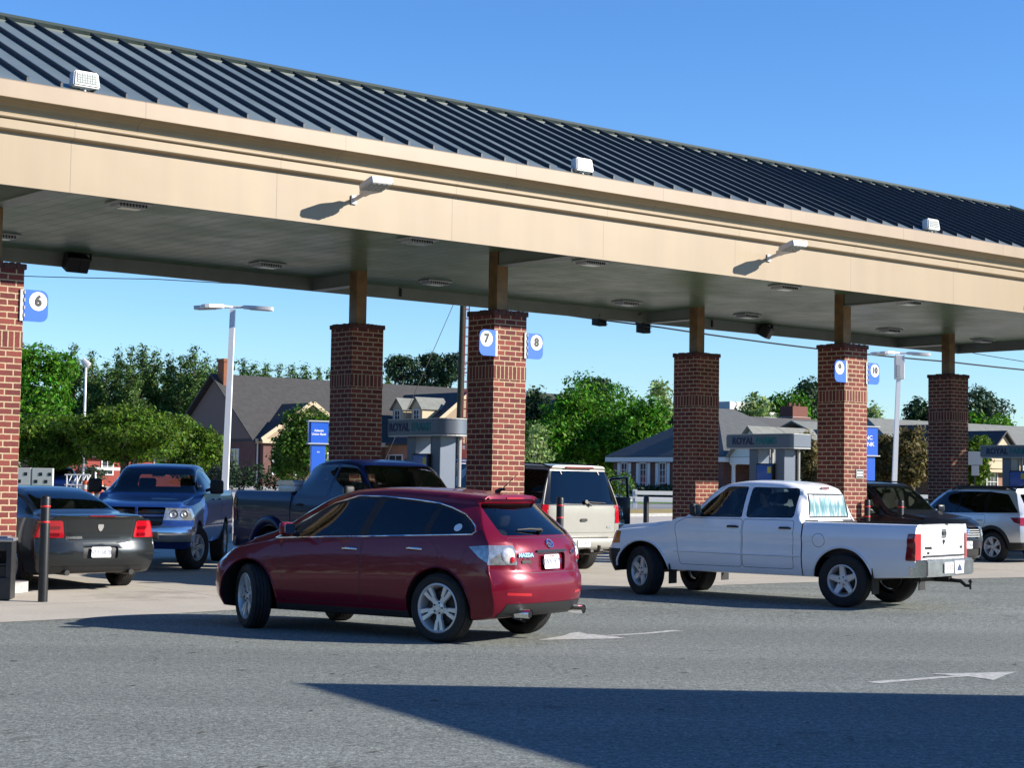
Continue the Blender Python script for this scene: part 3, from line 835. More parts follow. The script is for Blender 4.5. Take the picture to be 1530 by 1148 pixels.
# ---- pickups share one recipe
def pickup(name, label, paint, d, group=None):
    """d: key sizes of the truck"""
    wbs, W, H, rail, belt, hood, cabr, roof0, roof1, cowl, nose, tail = (d[k] for k in ('wbs', 'W', 'H', 'rail', 'belt', 'hood', 'cabr', 'roof0', 'roof1', 'cowl', 'nose', 'tail'))
    zb = d['zb']
    c = dict(name=name, label=label, cat='pickup truck', paint=paint, group=group, W=W, x0=tail-.02, x1=nose+.04,
        zt=[(tail-.02, rail), (cabr-.03, rail), (cabr+.01, rail+.04), (cabr+.05, H-.20), (cabr+.12, H-.10), (roof0, H-.015), ((roof0+roof1)/2, H), (roof1, H-.05), (roof1+.2, H-.155), (cowl, hood+.035), (cowl+.3, hood), (nose-.35, hood-.075), (nose-.08, hood-.14), (nose+.04, hood-.21)],
        zs=[(tail-.02, rail-.05), (cabr-.03, rail-.05), (cabr+.05, belt), (cowl-.1, belt-.01), (cowl+.2, hood-.06), (nose-.3, hood-.17), (nose+.04, hood-.30)],
        wm=[(tail-.02, W-.012), (tail+.3, W), (wbs+.3, W), (nose+.04, W-.05)],
        wb=[(tail-.02, W-.04), (cabr-.03, W-.04), (cabr+.05, W-.05), (cowl, W-.055), (nose-.3, W-.10), (nose+.04, W-.16)],
        wt=[(tail-.02, W-.06), (cabr-.03, W-.06), (cabr+.05, d['rw']-.03), (roof0, d['rw']), (roof1, d['rw']), (roof1+.25, d['rw']+.03), (cowl, W-.20), (nose-.3, W-.22), (nose+.04, W-.30)],
        zb=[(tail-.02, zb+.06), (0, zb), (wbs, zb), (nose+.04, zb-.05)], lin_zt=False,
        F=d['F'], Rr=[(0, tail), (3, tail)], bowf=d.get('bowf', (.28, 3)), bowr=(.035, 10), rr=d.get('rr', .12), crown=.05, belt=belt-.05, cowl=cowl-.1, lowtuck=.05, ridge=d.get('ridge', 0),
        crease=[cabr-.01, cabr+.05], n=96,
        arches=[(0, d['rt'], d['ar']), (wbs, d['rt'], d['ar'])], wheels=[(0, W-.135, 0), (0, -W+.135, 0), (wbs, W-.135, d.get('steer', 0)), (wbs, -W+.135, d.get('steer', 0))],
        wheel=(d['rt'], d['tw'], d['rim'], d['style'], d.get('rimcol', 'alloy')), floorx=(tail+.15, nose-.35), floor=zb+.08)
    Wn = dict(ny=.2, ymin=.3); m = d['split']; g0, g1 = cabr+.16, cowl-.33
    zt_ = H-.125
    c['ops'] = [
        ('window', d.get('g1', 'glass_tint'), 'xz', rpoly([(m+.05, belt+.03), (g1, belt+.02), (g1-.12, belt+.13), (roof1+.13, zt_-.045), (roof1-.1, zt_), (m+.05, zt_)], .04), 'both', Wn),
        ('window', d.get('g2', 'glass_tint'), 'xz', rpoly([(g0, belt+.04), (m-.05, belt+.03), (m-.05, zt_), (g0+.03, zt_-.01)], .06), 'both', Wn),
        ('window_trim', 'black_gloss', 'xz', rpoly([(m+.03, belt+.01), (g1+.12, belt), (g1-.1, belt+.17), (roof1+.15, zt_-.02), (roof1-.1, zt_+.022), (m+.03, zt_+.022)], .03), 'both', Wn),
        ('window_trim', 'black_gloss', 'xz', rpoly([(g0-.02, belt+.02), (m-.035, belt+.01), (m-.035, zt_+.02), (g0+.01, zt_+.01)], .06), 'both', Wn),
        ('windshield', 'glass_clear', 'yz', rpoly(sym(W-.17, hood+.075, d['rw']-.05, H-.10), .06), 'C', dict(nx=.2, x=(cowl-1.1, cowl+.2))),
        ('rear_window', 'glass_tint', 'yz', rpoly(sym(d['rw']-.02, rail+.06, d['rw']-.08, H-.20), .06), 'C', dict(nx=-.4, x=(cabr-.05, cabr+.3))),
        ('bed', 'black_plastic', 'xy', [(tail+.07, -W+.13), (cabr-.07, -W+.13), (cabr-.07, W-.13), (tail+.07, W-.13)], 'C', dict(nz=.5, push=(0, 0, -.50))),
        ('tail_lamp', 'tail_red', 'yz', rpoly([(W-.155, rail-.50), (W+.1, rail-.50), (W+.1, rail-.13), (W-.155, rail-.13)], .02), 'both', dict(nx=-.5, off=.008)),
        ('tail_lamp', 'tail_dark_red', 'xz', rpoly([(tail-.1, rail-.50), (tail+.165, rail-.50), (tail+.13, rail-.13), (tail-.1, rail-.13)], .02), 'both', dict(off=.008, ymin=W-.155)),
        ('tailgate', paint, 'yz', rpoly(sym(W-.165, zb+.33, W-.165, rail-.006), .02), 'C', dict(nx=-.5, seam=.007, x=(tail-.2, tail+.06))),
        ('door', paint, 'xz', rpoly([(m+.006, zb+.10), (cowl-.12, zb+.10), (cowl-.02, belt-.1), (g1+.13, belt-.012), (m+.006, belt-.012)], .05), 'both', dict(seam=.007, ny=.2)),
        ('door', paint, 'xz', rpoly([(g0-.04, zb+.10), (m-.006, zb+.10), (m-.006, belt-.012), (g0-.04, belt-.012)], .05), 'both', dict(seam=.007, ny=.2)),
        ('shut_line', 'black_plastic', 'xz', [(cabr-.022, zb-.1), (cabr-.004, zb-.1), (cabr-.004, rail+.2), (cabr-.022, rail+.2)], 'both', dict(ymin=.3, push=(0, -.06, 0))),
    ]+d.get('ops', [])
    root = vehicle(c)
    seats(root, [(roof1-.38, .40), (roof1-.38, -.40), (cabr+.66, .40), (cabr+.66, -.40)], zb+.40, cloth=d.get('cloth', 'seat_cloth')); dash(root, cowl-.42, W-.25, hood-.02)
    b = B(); box(b, roof1+.02, -.12, H-.24, roof1+.06, .12, H-.16, .02); obj('rear_view_mirror', b, MT['black_plastic'], root)
    for s in (1, -1):
        mirror(root, c, g1-.13, s*(W-.04), belt+.05, d.get('mir', 'black_plastic'), s, size=d.get('mirsize', (.10, .22, .19)), arm=.05)
        for x in (m+.16, g0+.10): handle(root, c, x, belt-.13, s, d.get('hand', 'black_plastic'), .19)
    # rear bumper with corner wrap and step
    b = B(); y = W-.02
    prof = [(-y, .13), (-y+.02, -.02), (-y+.10, -.12), (-.5*y, -.16), (0, -.17), (.5*y, -.16), (y-.10, -.12), (y-.02, -.02), (y, .13)]
    zz = zb+.07
    ring = []
    for yy, xx in prof:
        dx = -xx
        ring.append([(tail-dx if False else tail+xx, yy, zz), (tail+xx, yy, zz+.23), (tail+.06, yy*.97, zz+.245), (tail+.06, yy*.97, zz)])
    vs = [[b.verts.new(p) for p in r] for r in ring]
    for a, q in zip(vs, vs[1:]):
        for k in range(4): b.faces.new((a[k], a[(k+1) % 4], q[(k+1) % 4], q[k]))
    b.faces.new(vs[0]); b.faces.new(vs[-1][::-1]); fixn(b)
    bmesh.ops.bevel(b, geom=[e for e in b.edges if len(e.link_faces) == 2 and e.calc_face_angle(0) > .8], offset=.018, segments=2, affect='EDGES')
    c['bumper'] = obj('bumper', b, MT[d.get('bump', 'bumper_chrome')], root, 35)
    b = B(); box(b, tail-.10, -.04, zb-.02, tail+.5, .04, zb+.06, .008); box(b, tail+.10, -.55, zb-.01, tail+.18, .55, zb+.06, .01)
    if d.get('ball'):
        tube(b, [(tail-.06, 0, zb+.01), (tail-.26, 0, zb-.0), (tail-.33, 0, zb-.06), (tail-.40, 0, zb-.06)], [.03, .028, .024, .022], 10)
        r = bmesh.ops.create_uvsphere(b, u_segments=14, v_segments=8, radius=.03, matrix=Matrix.Translation((tail-.40, 0, zb+.005)))
        tube(b, [(tail-.40, 0, zb-.11), (tail-.40, 0, zb-.02)], .016, 8)
    obj('hitch', b, MT['hitch'], root, 40)
    for s in (1, -1):
        b = B(); box(b, -.47, s*(W-.13)-.11, .20, -.455, s*(W-.13)+.11, zb+.18, .004); obj('mud_flap', b, MT['rubber'], root)
        b = B(); box(b, wbs-.50, s*(W-.13)-.11, .20, wbs-.485, s*(W-.13)+.11, zb+.1, .004); obj('mud_flap', b, MT['rubber'], root)
    return root, c
WH = dict(wbs=3.34, W=.915, H=1.78, rail=1.19, belt=1.215, hood=1.135, cabr=.64, roof0=1.1, roof1=2.02, cowl=2.78, nose=4.20, tail=-1.13, zb=.40, rw=.64,
    F=[(.2, 4.0), (.40, 4.12), (.55, 4.20), (.72, 4.20), (.80, 4.15), (.95, 4.10), (1.05, 3.95)], bowf=(.34, 3), rt=.378, tw=.255, ar=.455, rim=.225, style='five', split=1.60, ridge=.018, steer=R(-24), ball=True,
    g1='glass_clear', g2='glass_clear', cloth='seat_cloth')
WH['ops'] = [('bumper_cover', 'black_plastic', 'xz', [(3.72, .2), (4.4, .2), (4.4, .70), (3.72, .70)], 'both', dict(ymin=0, off=.012)),
    ('marker_lamp', 'amber', 'xz', rpoly([(3.735, .79), (4.0, .77), (4.0, .965), (3.75, .965)], .02), 'both', dict(off=.008, ymin=.5)),
    ('grille', 'black_gloss', 'yz', [(-.45, .74), (.45, .74), (.45, .95), (-.45, .95)], 'C', dict(nx=.3, push=(-.05, 0, 0))),
    ('fuel_flap', 'white_paint', 'xz', [(.36+.10*math.cos(k*PI/8), .93+.10*math.sin(k*PI/8)) for k in range(16)], 'L', dict(seam=.006))]
wt_, wc = pickup('pickup_truck', 'white crew cab pickup with a snowy forest picture across its back window', 'white_paint', WH)
def white_details(root, c):
    en, sd, tail, W = c['end'], c['side'], -1.13, .915
    # snowy forest film on the rear window
    m = bpy.data.materials.new('forest_film'); m.use_nodes = True; N, K = nt(m); bs = N['Principled BSDF']; bs.inputs['Roughness'].default_value = .35
    tc = N.new('ShaderNodeTexCoord'); sx = N.new('ShaderNodeSeparateXYZ'); K.new(tc.outputs['Object'], sx.inputs[0])
    ab = N.new('ShaderNodeMath'); ab.operation = 'SUBTRACT'; ab.inputs[1].default_value = 1.40; K.new(sx.outputs[2], ab.inputs[0])
    aa = N.new('ShaderNodeMath'); aa.operation = 'ABSOLUTE'; K.new(ab.outputs[0], aa.inputs[0])
    mp = N.new('ShaderNodeMapping'); mp.inputs['Scale'].default_value = (1, 34, 5); K.new(tc.outputs['Object'], mp.inputs[0])
    n = N.new('ShaderNodeTexNoise'); n.inputs['Scale'].default_value = 1; n.inputs['Detail'].default_value = 5; K.new(mp.outputs[0], n.inputs['Vector'])
    q = N.new('ShaderNodeMath'); q.operation = 'MULTIPLY_ADD'; q.inputs[1].default_value = -1.15; K.new(aa.outputs[0], q.inputs[0]); K.new(n.outputs['Fac'], q.inputs[2])
    cr_ = N.new('ShaderNodeValToRGB'); e = cr_.color_ramp.elements; e[0].position = .12; e[0].color = (.50, .60, .70, 1); e[1].position = .66; e[1].color = (.05, .15, .16, 1)
    x = cr_.color_ramp.elements.new(.30); x.color = (.62, .68, .76, 1); x = cr_.color_ramp.elements.new(.42); x.color = (.16, .28, .30, 1)
    K.new(q.outputs[0], cr_.inputs[0]); K.new(cr_.outputs[0], bs.inputs['Base Color']); MT['forest_film'] = m
    g = B(); y0, y1, z0, z1 = .64-.02, .64-.08, 1.19+.06, 1.78-.20
    P = [c['end'](y, z, -1) for y, z in ((-y0, z0), (y0, z0), (y1, z1), (-y1, z1), (-y0, z0))]; Q = []
    for a_, b_ in zip(((-y0, z0), (y0, z0), (y1, z1), (-y1, z1)), ((y0, z0), (y1, z1), (-y1, z1), (-y0, z0))):
        for k_ in range(8):
            t_ = k_/8; h_ = c['end'](a_[0]+(b_[0]-a_[0])*t_, a_[1]+(b_[1]-a_[1])*t_, -1)
            if h_[0] is not None: Q.append(h_[0])
    tube(g, Q+[Q[0]], .013, 6); obj('window_gasket', g, MT['black_plastic'], root, 50)
    for o, s in c['made']['rear_window']: o.data.materials[0] = m; o['label'] = 'rear window film printed with snowy pines'
    for z, t, sz in ((.86, 'DAKOTA', .045), (.79, 'SLT', .04)):
        p, n = en(.52, z, -1); lettering(root, t, sz, p, n, 'dark_metal')
    p, n = en(-.62, .86, -1); lettering(root, '4x4', .05, p, n, 'dark_metal')
    p, n = en(0, 1.06, -1)
    b = B(); prism(b, roundrect(.17, .13, .03), 0, .008); prism(b, roundrect(.12, .05, .015), .008, .02, mi=1)
    for v in b.verts: pass
    decal(root, 'tailgate_handle', b, [MT['chrome'], MT['black_plastic']], p, n)
    p, n = en(0, .94, -1)
    b = B(); prism(b, [(-.045, .055), (.045, .055), (.05, .01), (.028, -.04), (0, -.065), (-.028, -.04), (-.05, .01)], 0, .006)
    tube(b, [(-.02, .02, .008), (-.045, .035, .008), (-.05, .0, .008), (-.03, -.01, .008)], .007, 6); tube(b, [(.02, .02, .008), (.045, .035, .008), (.05, 0, .008), (.03, -.01, .008)], .007, 6)
    xf(b, Matrix.Scale(.62, 4)); decal(root, 'emblem', b, MT['dark_metal'], p, n)
    pl = plate(root, (tail-.172, .22, .59), (-1, 0, 0), 'VA 7JC8', None, red=True)
    b = B(); prism(b, sym(.14, -.09, .17, .09), 0, .004); prism(b, [(-.09, -.05), (.09, -.05), (.06, .0), (0, .05), (-.06, .0)], .004, .006, mi=1)
    decal(root, 'bumper_sticker', b, [MT['sign_white'], MT['plate_ink']], (tail-.166, -.16, .59), (-1, 0, 0))
    b = B(); box(b, .70, -.12, 1.655, .735, .12, 1.685, .01); obj('brake_light', b, MT['tail_dark_red'], root)
    b = B(); box(b, tail-.03, -.70, .735, tail+.02, .70, .76, .006); obj('tailgate_gap', b, MT['black_plastic'], root)
white_details(wt_, wc)
for s in (1, -1):
    for xw in (0, 3.34): trimline(wt_, wc, 'arch_lip', [(xw+.465*math.cos(R(a_)), .378+.465*math.sin(R(a_))) for a_ in range(-8, 192, 8)], s, 'white_paint', .018, False, off=.0)
    trimline(wt_, wc, 'side_moulding', [(2.75, .70), (1.6, .69), (.66, .69)], s, 'white_paint', .012, False, off=.0)
WPOS = place(wt_, (5.22, 25.65), -.80, .60)

# full-size crew cab trucks
FS = dict(wbs=3.57, W=1.0, H=1.92, rail=1.42, belt=1.38, hood=1.30, cabr=.62, roof0=1.15, roof1=2.12, cowl=2.92, nose=4.50, tail=-1.20, zb=.44, rw=.70,
    F=[(.2, 4.2), (.45, 4.38), (.6, 4.48), (.85, 4.50), (1.10, 4.46), (1.2, 4.36), (1.3, 4.1)], bowf=(.24, 3.2), rt=.405, tw=.28, ar=.49, rim=.235, style='five', split=1.62, ridge=.015, rr=.13)
GR = [('grille', 'black_gloss', 'yz', rpoly(sym(.46, .80, .52, 1.13), .05), 'C', dict(nx=.3, push=(-.07, 0, 0))),
    ('headlamp', 'lamp_clear', 'yz', rpoly([(.565, .90), (1.02, .90), (1.02, 1.12), (.58, 1.10)], .03), 'both', dict(nx=.30, off=.004)),
    ('headlamp', 'lamp_clear', 'xz', [(4.1, .92), (4.5, .90), (4.5, 1.12), (4.12, 1.10)], 'both', dict(off=.004))]
def front_truck(root, c, paint, hang=True):
    en = c['end']
    b = B()
    for z in (.87, .95, 1.03): box(b, 4.395, -.47, z-.008, 4.425, .47, z+.008, .003)
    obj('grille_slats', b, MT['dark_metal'], root)
    b = B(); box(b, 4.40, -.50, .955, 4.47, .50, 1.0, .01); box(b, 4.41, -.025, .80, 4.465, .025, 1.13, .01); obj('grille_bar', b, MT[paint], root)
    b = B(); pr = [(-1.0, -.34), (-.97, -.12), (-.7, .02), (0, .07), (.7, .02), (.97, -.12), (1.0, -.34)]
    rows = [[b.verts.new((4.46+x, y, .52)), b.verts.new((4.50+x, y, .56)), b.verts.new((4.50+x, y, .72)), b.verts.new((4.47+x, y, .79)), b.verts.new((4.38+x, y, .79))] for y, x in pr]
    for a, q in zip(rows, rows[1:]):
        for k in range(4): b.faces.new((a[k], q[k], q[k+1], a[k+1]))
    fixn(b); obj('front_bumper', b, MT['bumper_chrome'], root, 50)
    b = B(); box(b, 4.46, -.42, .57, 4.585, .42, .70, .02)
    for s in (1, -1): lathe(b, [(.001, .07), (.06, .06), (.085, .0)], 18, M=Matrix.Translation((4.40, s*.74, .64)) @ Matrix.Rotation(-PI/2, 4, 'Z'), mi=1)
    obj('bumper_intake', b, [MT['black_plastic'], MT['lamp_clear']], root, 40)
    for s in (1, -1):
        for yy, rr_ in ((.66, .07), (.83, .065)):
            p, n = en(s*yy, 1.01, 1)
            if p is None: continue
            b = B(); lathe(b, [(.001, .012), (rr_*.6, .0), (rr_, .015), (rr_+.01, .0)], 18); xf(b, frame(p, n.cross(Vector((0, 0, 1))), n)); obj('headlamp_bowl', b, MT['dark_alloy'], root, 40)
bl = dict(FS, ops=GR, steer=R(-22), hand='slate_blue_paint', bump='bumper_chrome', g1='glass_clear', g2='glass_tint', mirsize=(.12, .25, .26))
bt, bc = pickup('pickup_truck', 'slate blue crew cab pickup facing the camera behind the dark sedan', 'slate_blue_paint', bl)
front_truck(bt, bc, 'slate_blue_paint'); place(bt, (-6.72, 35.6), .03, -1.)
nv = dict(FS, ops=GR, hand='black_plastic', H=2.0, rail=1.46, mirsize=(.08, .19, .17), g1='glass_clear', g2='glass_dark')
dt, dc = pickup('pickup_truck', 'dark navy pickup with a silver tool box in its bed, at pump 7', 'navy_paint', nv)
front_truck(dt, dc, 'navy_paint'); place(dt, (-3.21, 29.9), .638, -.77)
b = B(); box(b, .02, -.86, 1.38, .52, .86, 1.62, .02); prism(b, [(-.02, 0), (.54, 0), (.52, .05), (.46, .08), (.06, .08), (0, .05)], -.87, .87, M=Matrix.Translation((0, 0, 1.62)) @ Matrix.Rotation(PI/2, 4, 'X'))
fixn(b); tb = obj('tool_box', b, MT['alloy'], None, 30); tb.matrix_world = Matrix.Translation((-3.21, 29.9, 0)) @ Matrix.Rotation(math.atan2(-.77, .638), 4, 'Z')
tag(tb, 'silver metal tool box lying across the bed of the navy pickup', 'tool box')
h = B()
for s in (1, -1): box(h, .06, s*.6-.06, 1.53, .055-.09, s*.6+.06, 1.59, .01)
obj('latch', h, MT['dark_metal'], tb)
# flared rear wings of the navy truck
for s in (1, -1):
    fl = B(); n = 18; P = [(.56*math.cos(PI*(k/n)*1.0), .42+.56*math.sin(PI*(k/n)), s) for k in range(n+1)]
    pts = [(p[0], s*.985, p[1]) for p in P]; tube(fl, pts, .075, 10); obj('wheel_flare', fl, MT['navy_paint'], dt, 60)
n2 = dict(nv, hand='black_plastic')
ot, oc = pickup('pickup_truck', 'black pickup nosing in beyond the silver wagon with its driver door open', 'black_paint', n2)
front_truck(ot, oc, 'black_paint'); place(ot, (.57, 47.8), .31, -.95)
b = B()   # the open door, hinged at its front edge
M_ = Matrix.Translation((2.45, 1.0, 0)) @ Matrix.Rotation(R(180-72), 4, 'Z')
box(b, 0, -.06, .55, 1.05, .06, 1.34, .03, M=M_)
for p in (((.05, 0, 1.34), (.42, 0, 1.80), (.95, 0, 1.84), (1.0, 0, 1.34)),): tube(b, [M_ @ Vector(q) for q in p], .04, 8)
fixn(b); od = obj('door', b, MT['black_paint'], ot, 40); od['label'] = 'driver door standing wide open'
b = B(); box(b, .10, -.30, 1.30, .22, -.06, 1.52, .04, M=M_); fixn(b); obj('door_mirror', b, MT['black_plastic'], od, 40)

# ---- charcoal sedan
def sedan(paint='charcoal_paint', label='dark charcoal sedan seen from behind, beside the left brick pillar'):
    c = dict(name='sedan_car', label=label, cat='car', paint=paint, W=.945, x0=-1.1, x1=4.12,
        zt=[(-1.1, 1.085), (-.9, 1.115), (-.55, 1.135), (-.32, 1.155), (.15, 1.325), (.6, 1.45), (1.0, 1.503), (1.5, 1.515), (1.95, 1.485), (2.3, 1.38), (2.95, 1.07), (3.3, 1.01), (3.8, .93), (4.05, .84), (4.12, .78)],
        zs=[(-1.1, 1.025), (-.4, 1.05), (.3, 1.02), (2.8, .955), (3.4, .90), (4.0, .78), (4.12, .70)],
        wm=[(-1.1, .93), (-.6, .945), (3.3, .945), (4.12, .90)], wb=[(-1.1, .80), (-.5, .885), (.3, .90), (2.9, .885), (4.12, .72)],
        wt=[(-1.1, .70), (-.4, .70), (.2, .61), (.8, .575), (2.0, .59), (2.9, .70), (3.6, .70), (4.12, .55)],
        zb=[(-1.1, .30), (-.6, .24), (0, .2), (3.1, .19), (4.12, .2)],
        F=[(.15, 3.9), (.3, 4.03), (.6, 4.06), (.85, 4.02), (1., 3.8)], Rr=[(.2, -.86), (.30, -.98), (.42, -1.055), (.60, -1.075), (.665, -1.065), (.69, -1.02), (.80, -1.01), (1.04, -1.045), (1.08, -1.075), (1.2, -1.03)],
        bowf=(.34, 3), bowr=(.20, 3.4), rr=.11, crown=.06, belt=.97, cowl=2.9, arches=[(0, .365, .42), (3.05, .365, .42)],
        wheels=[(0, .81, 0), (0, -.81, 0), (3.05, .81, 0), (3.05, -.81, 0)], wheel=(.365, .235, .23, 'five', 'alloy'), floorx=(-.8, 3.8), floor=.25)
    Wn = dict(ny=.2)
    c['ops'] = [
        ('window', 'glass_tint', 'xz', rpoly([(.28, 1.075), (.98, 1.05), (.98, 1.395), (.72, 1.375), (.45, 1.24)], .04), 'both', Wn),
        ('window', 'glass_tint', 'xz', rpoly([(1.03, 1.03), (2.45, 1.0), (2.1, 1.25), (1.6, 1.405), (1.03, 1.405)], .04), 'both', Wn),
        ('window_trim', 'black_gloss', 'xz', rpoly([(.2, 1.06), (2.55, .985), (2.12, 1.28), (1.6, 1.425), (.98, 1.42), (.7, 1.40), (.42, 1.26)], .03), 'both', Wn),
        ('rear_window', 'glass_tint', 'xy', rpoly([(-.22, -.62), (-.22, .62), (.60, .50), (.60, -.50)], .06), 'C', dict(nz=.3, x=(-.5, .9))),
        ('windshield', 'glass_clear', 'yz', rpoly(sym(.68, 1.085, .50, 1.40), .05), 'C', dict(nx=.2, x=(1.9, 3))),
        ('tail_lamp', 'tail_red', 'yz', rpoly([(.535, .775), (1.0, .775), (1.0, 1.02), (.575, 1.02)], .03), 'both', dict(nx=-.35, off=.005)),
        ('tail_lamp', 'tail_dark_red', 'xz', rpoly([(-1.1, .775), (-1.1, 1.02), (-.80, 1.02), (-.86, .82)], .03), 'both', dict(off=.005, ny=.05, ymin=.6)),
        ('plate_recess', 'black_plastic', 'yz', rpoly(sym(.27, .475, .27, .645), .03), 'C', dict(nx=-.3, push=(.03, 0, 0))),
        ('trunk_lid', paint, 'yz', rpoly(sym(.51, .72, .55, 1.10), .04), 'C', dict(nx=-.25, seam=.007, x=(-1.2, -.8))),
        ('bumper_valance', 'black_plastic', 'yz', sym(.75, .25, .72, .36), 'C', dict(nx=-.1, off=.004)),
        ('door', paint, 'xz', rpoly([(1.03, .3), (2.35, .3), (2.4, .96), (1.03, 1.02)], .05), 'both', dict(seam=.006, ny=.2)),
        ('door', paint, 'xz', rpoly([(1.02, .3), (1.02, 1.02), (.2, 1.03), (.1, .9), (.4, .3)], .05), 'both', dict(seam=.006, ny=.2)),
        ('headlamp', 'lamp_clear', 'yz', [(.5, .66), (1., .66), (1., .82), (.5, .82)], 'both', dict(nx=.3)),
    ]
    root = vehicle(c); en, sd = c['end'], c['side']
    p, n = en(0, .565, -1); plate(root, p+Vector((.0, 0, 0)), (-1, 0, 0), 'VSY·6878', 'VIRGINIA')
    p, n = en(.40, .775, -1); lettering(root, 'CHARGER', .045, p, n)
    p, n = en(0, .92, -1)
    b = B(); prism(b, [(-.04, .05), (.04, .05), (.045, .01), (.025, -.035), (0, -.055), (-.025, -.035), (-.045, .01)], 0, .006); decal(root, 'emblem', b, MT['chrome'], p, n)
    b = B(); box(b, -1.085, -.20, 1.078, -1.06, .20, 1.098, .004); obj('brake_light', b, MT['tail_dark_red'], root)
    for s in (1, -1):
        mirror(root, c, 2.3, s*.93, 1.0, paint, s); handle(root, c, 1.2, .88, s, paint); handle(root, c, .35, .9, s, paint)
        p, n = en(s*.72, .87, -1); 
        for dz in (-.05, .05):
            p, n = en(s*.68, .87+dz, -1); b = B(); prism(b, roundrect(.16, .045, .015), 0, .004); decal(root, 'tail_lamp_cell', b, MT['tail_dark_red'], p, n, off=.007)
    b = B(); tube(b, [(-.6, .5, .27), (-1.04, .5, .27)], .04, 14); tube(b, [(-.6, -.5, .27), (-1.04, -.5, .27)], .04, 14); obj('exhaust_tip', b, MT['dark_metal'], root, 40)
    seats(root, [(1.5, .38), (1.5, -.38), (.65, .36), (.65, -.36)], .48); dash(root, 2.4, .72, .95)
    return root
sc_ = sedan(); place(sc_, (-6.60, 26.62), -.615, .79)

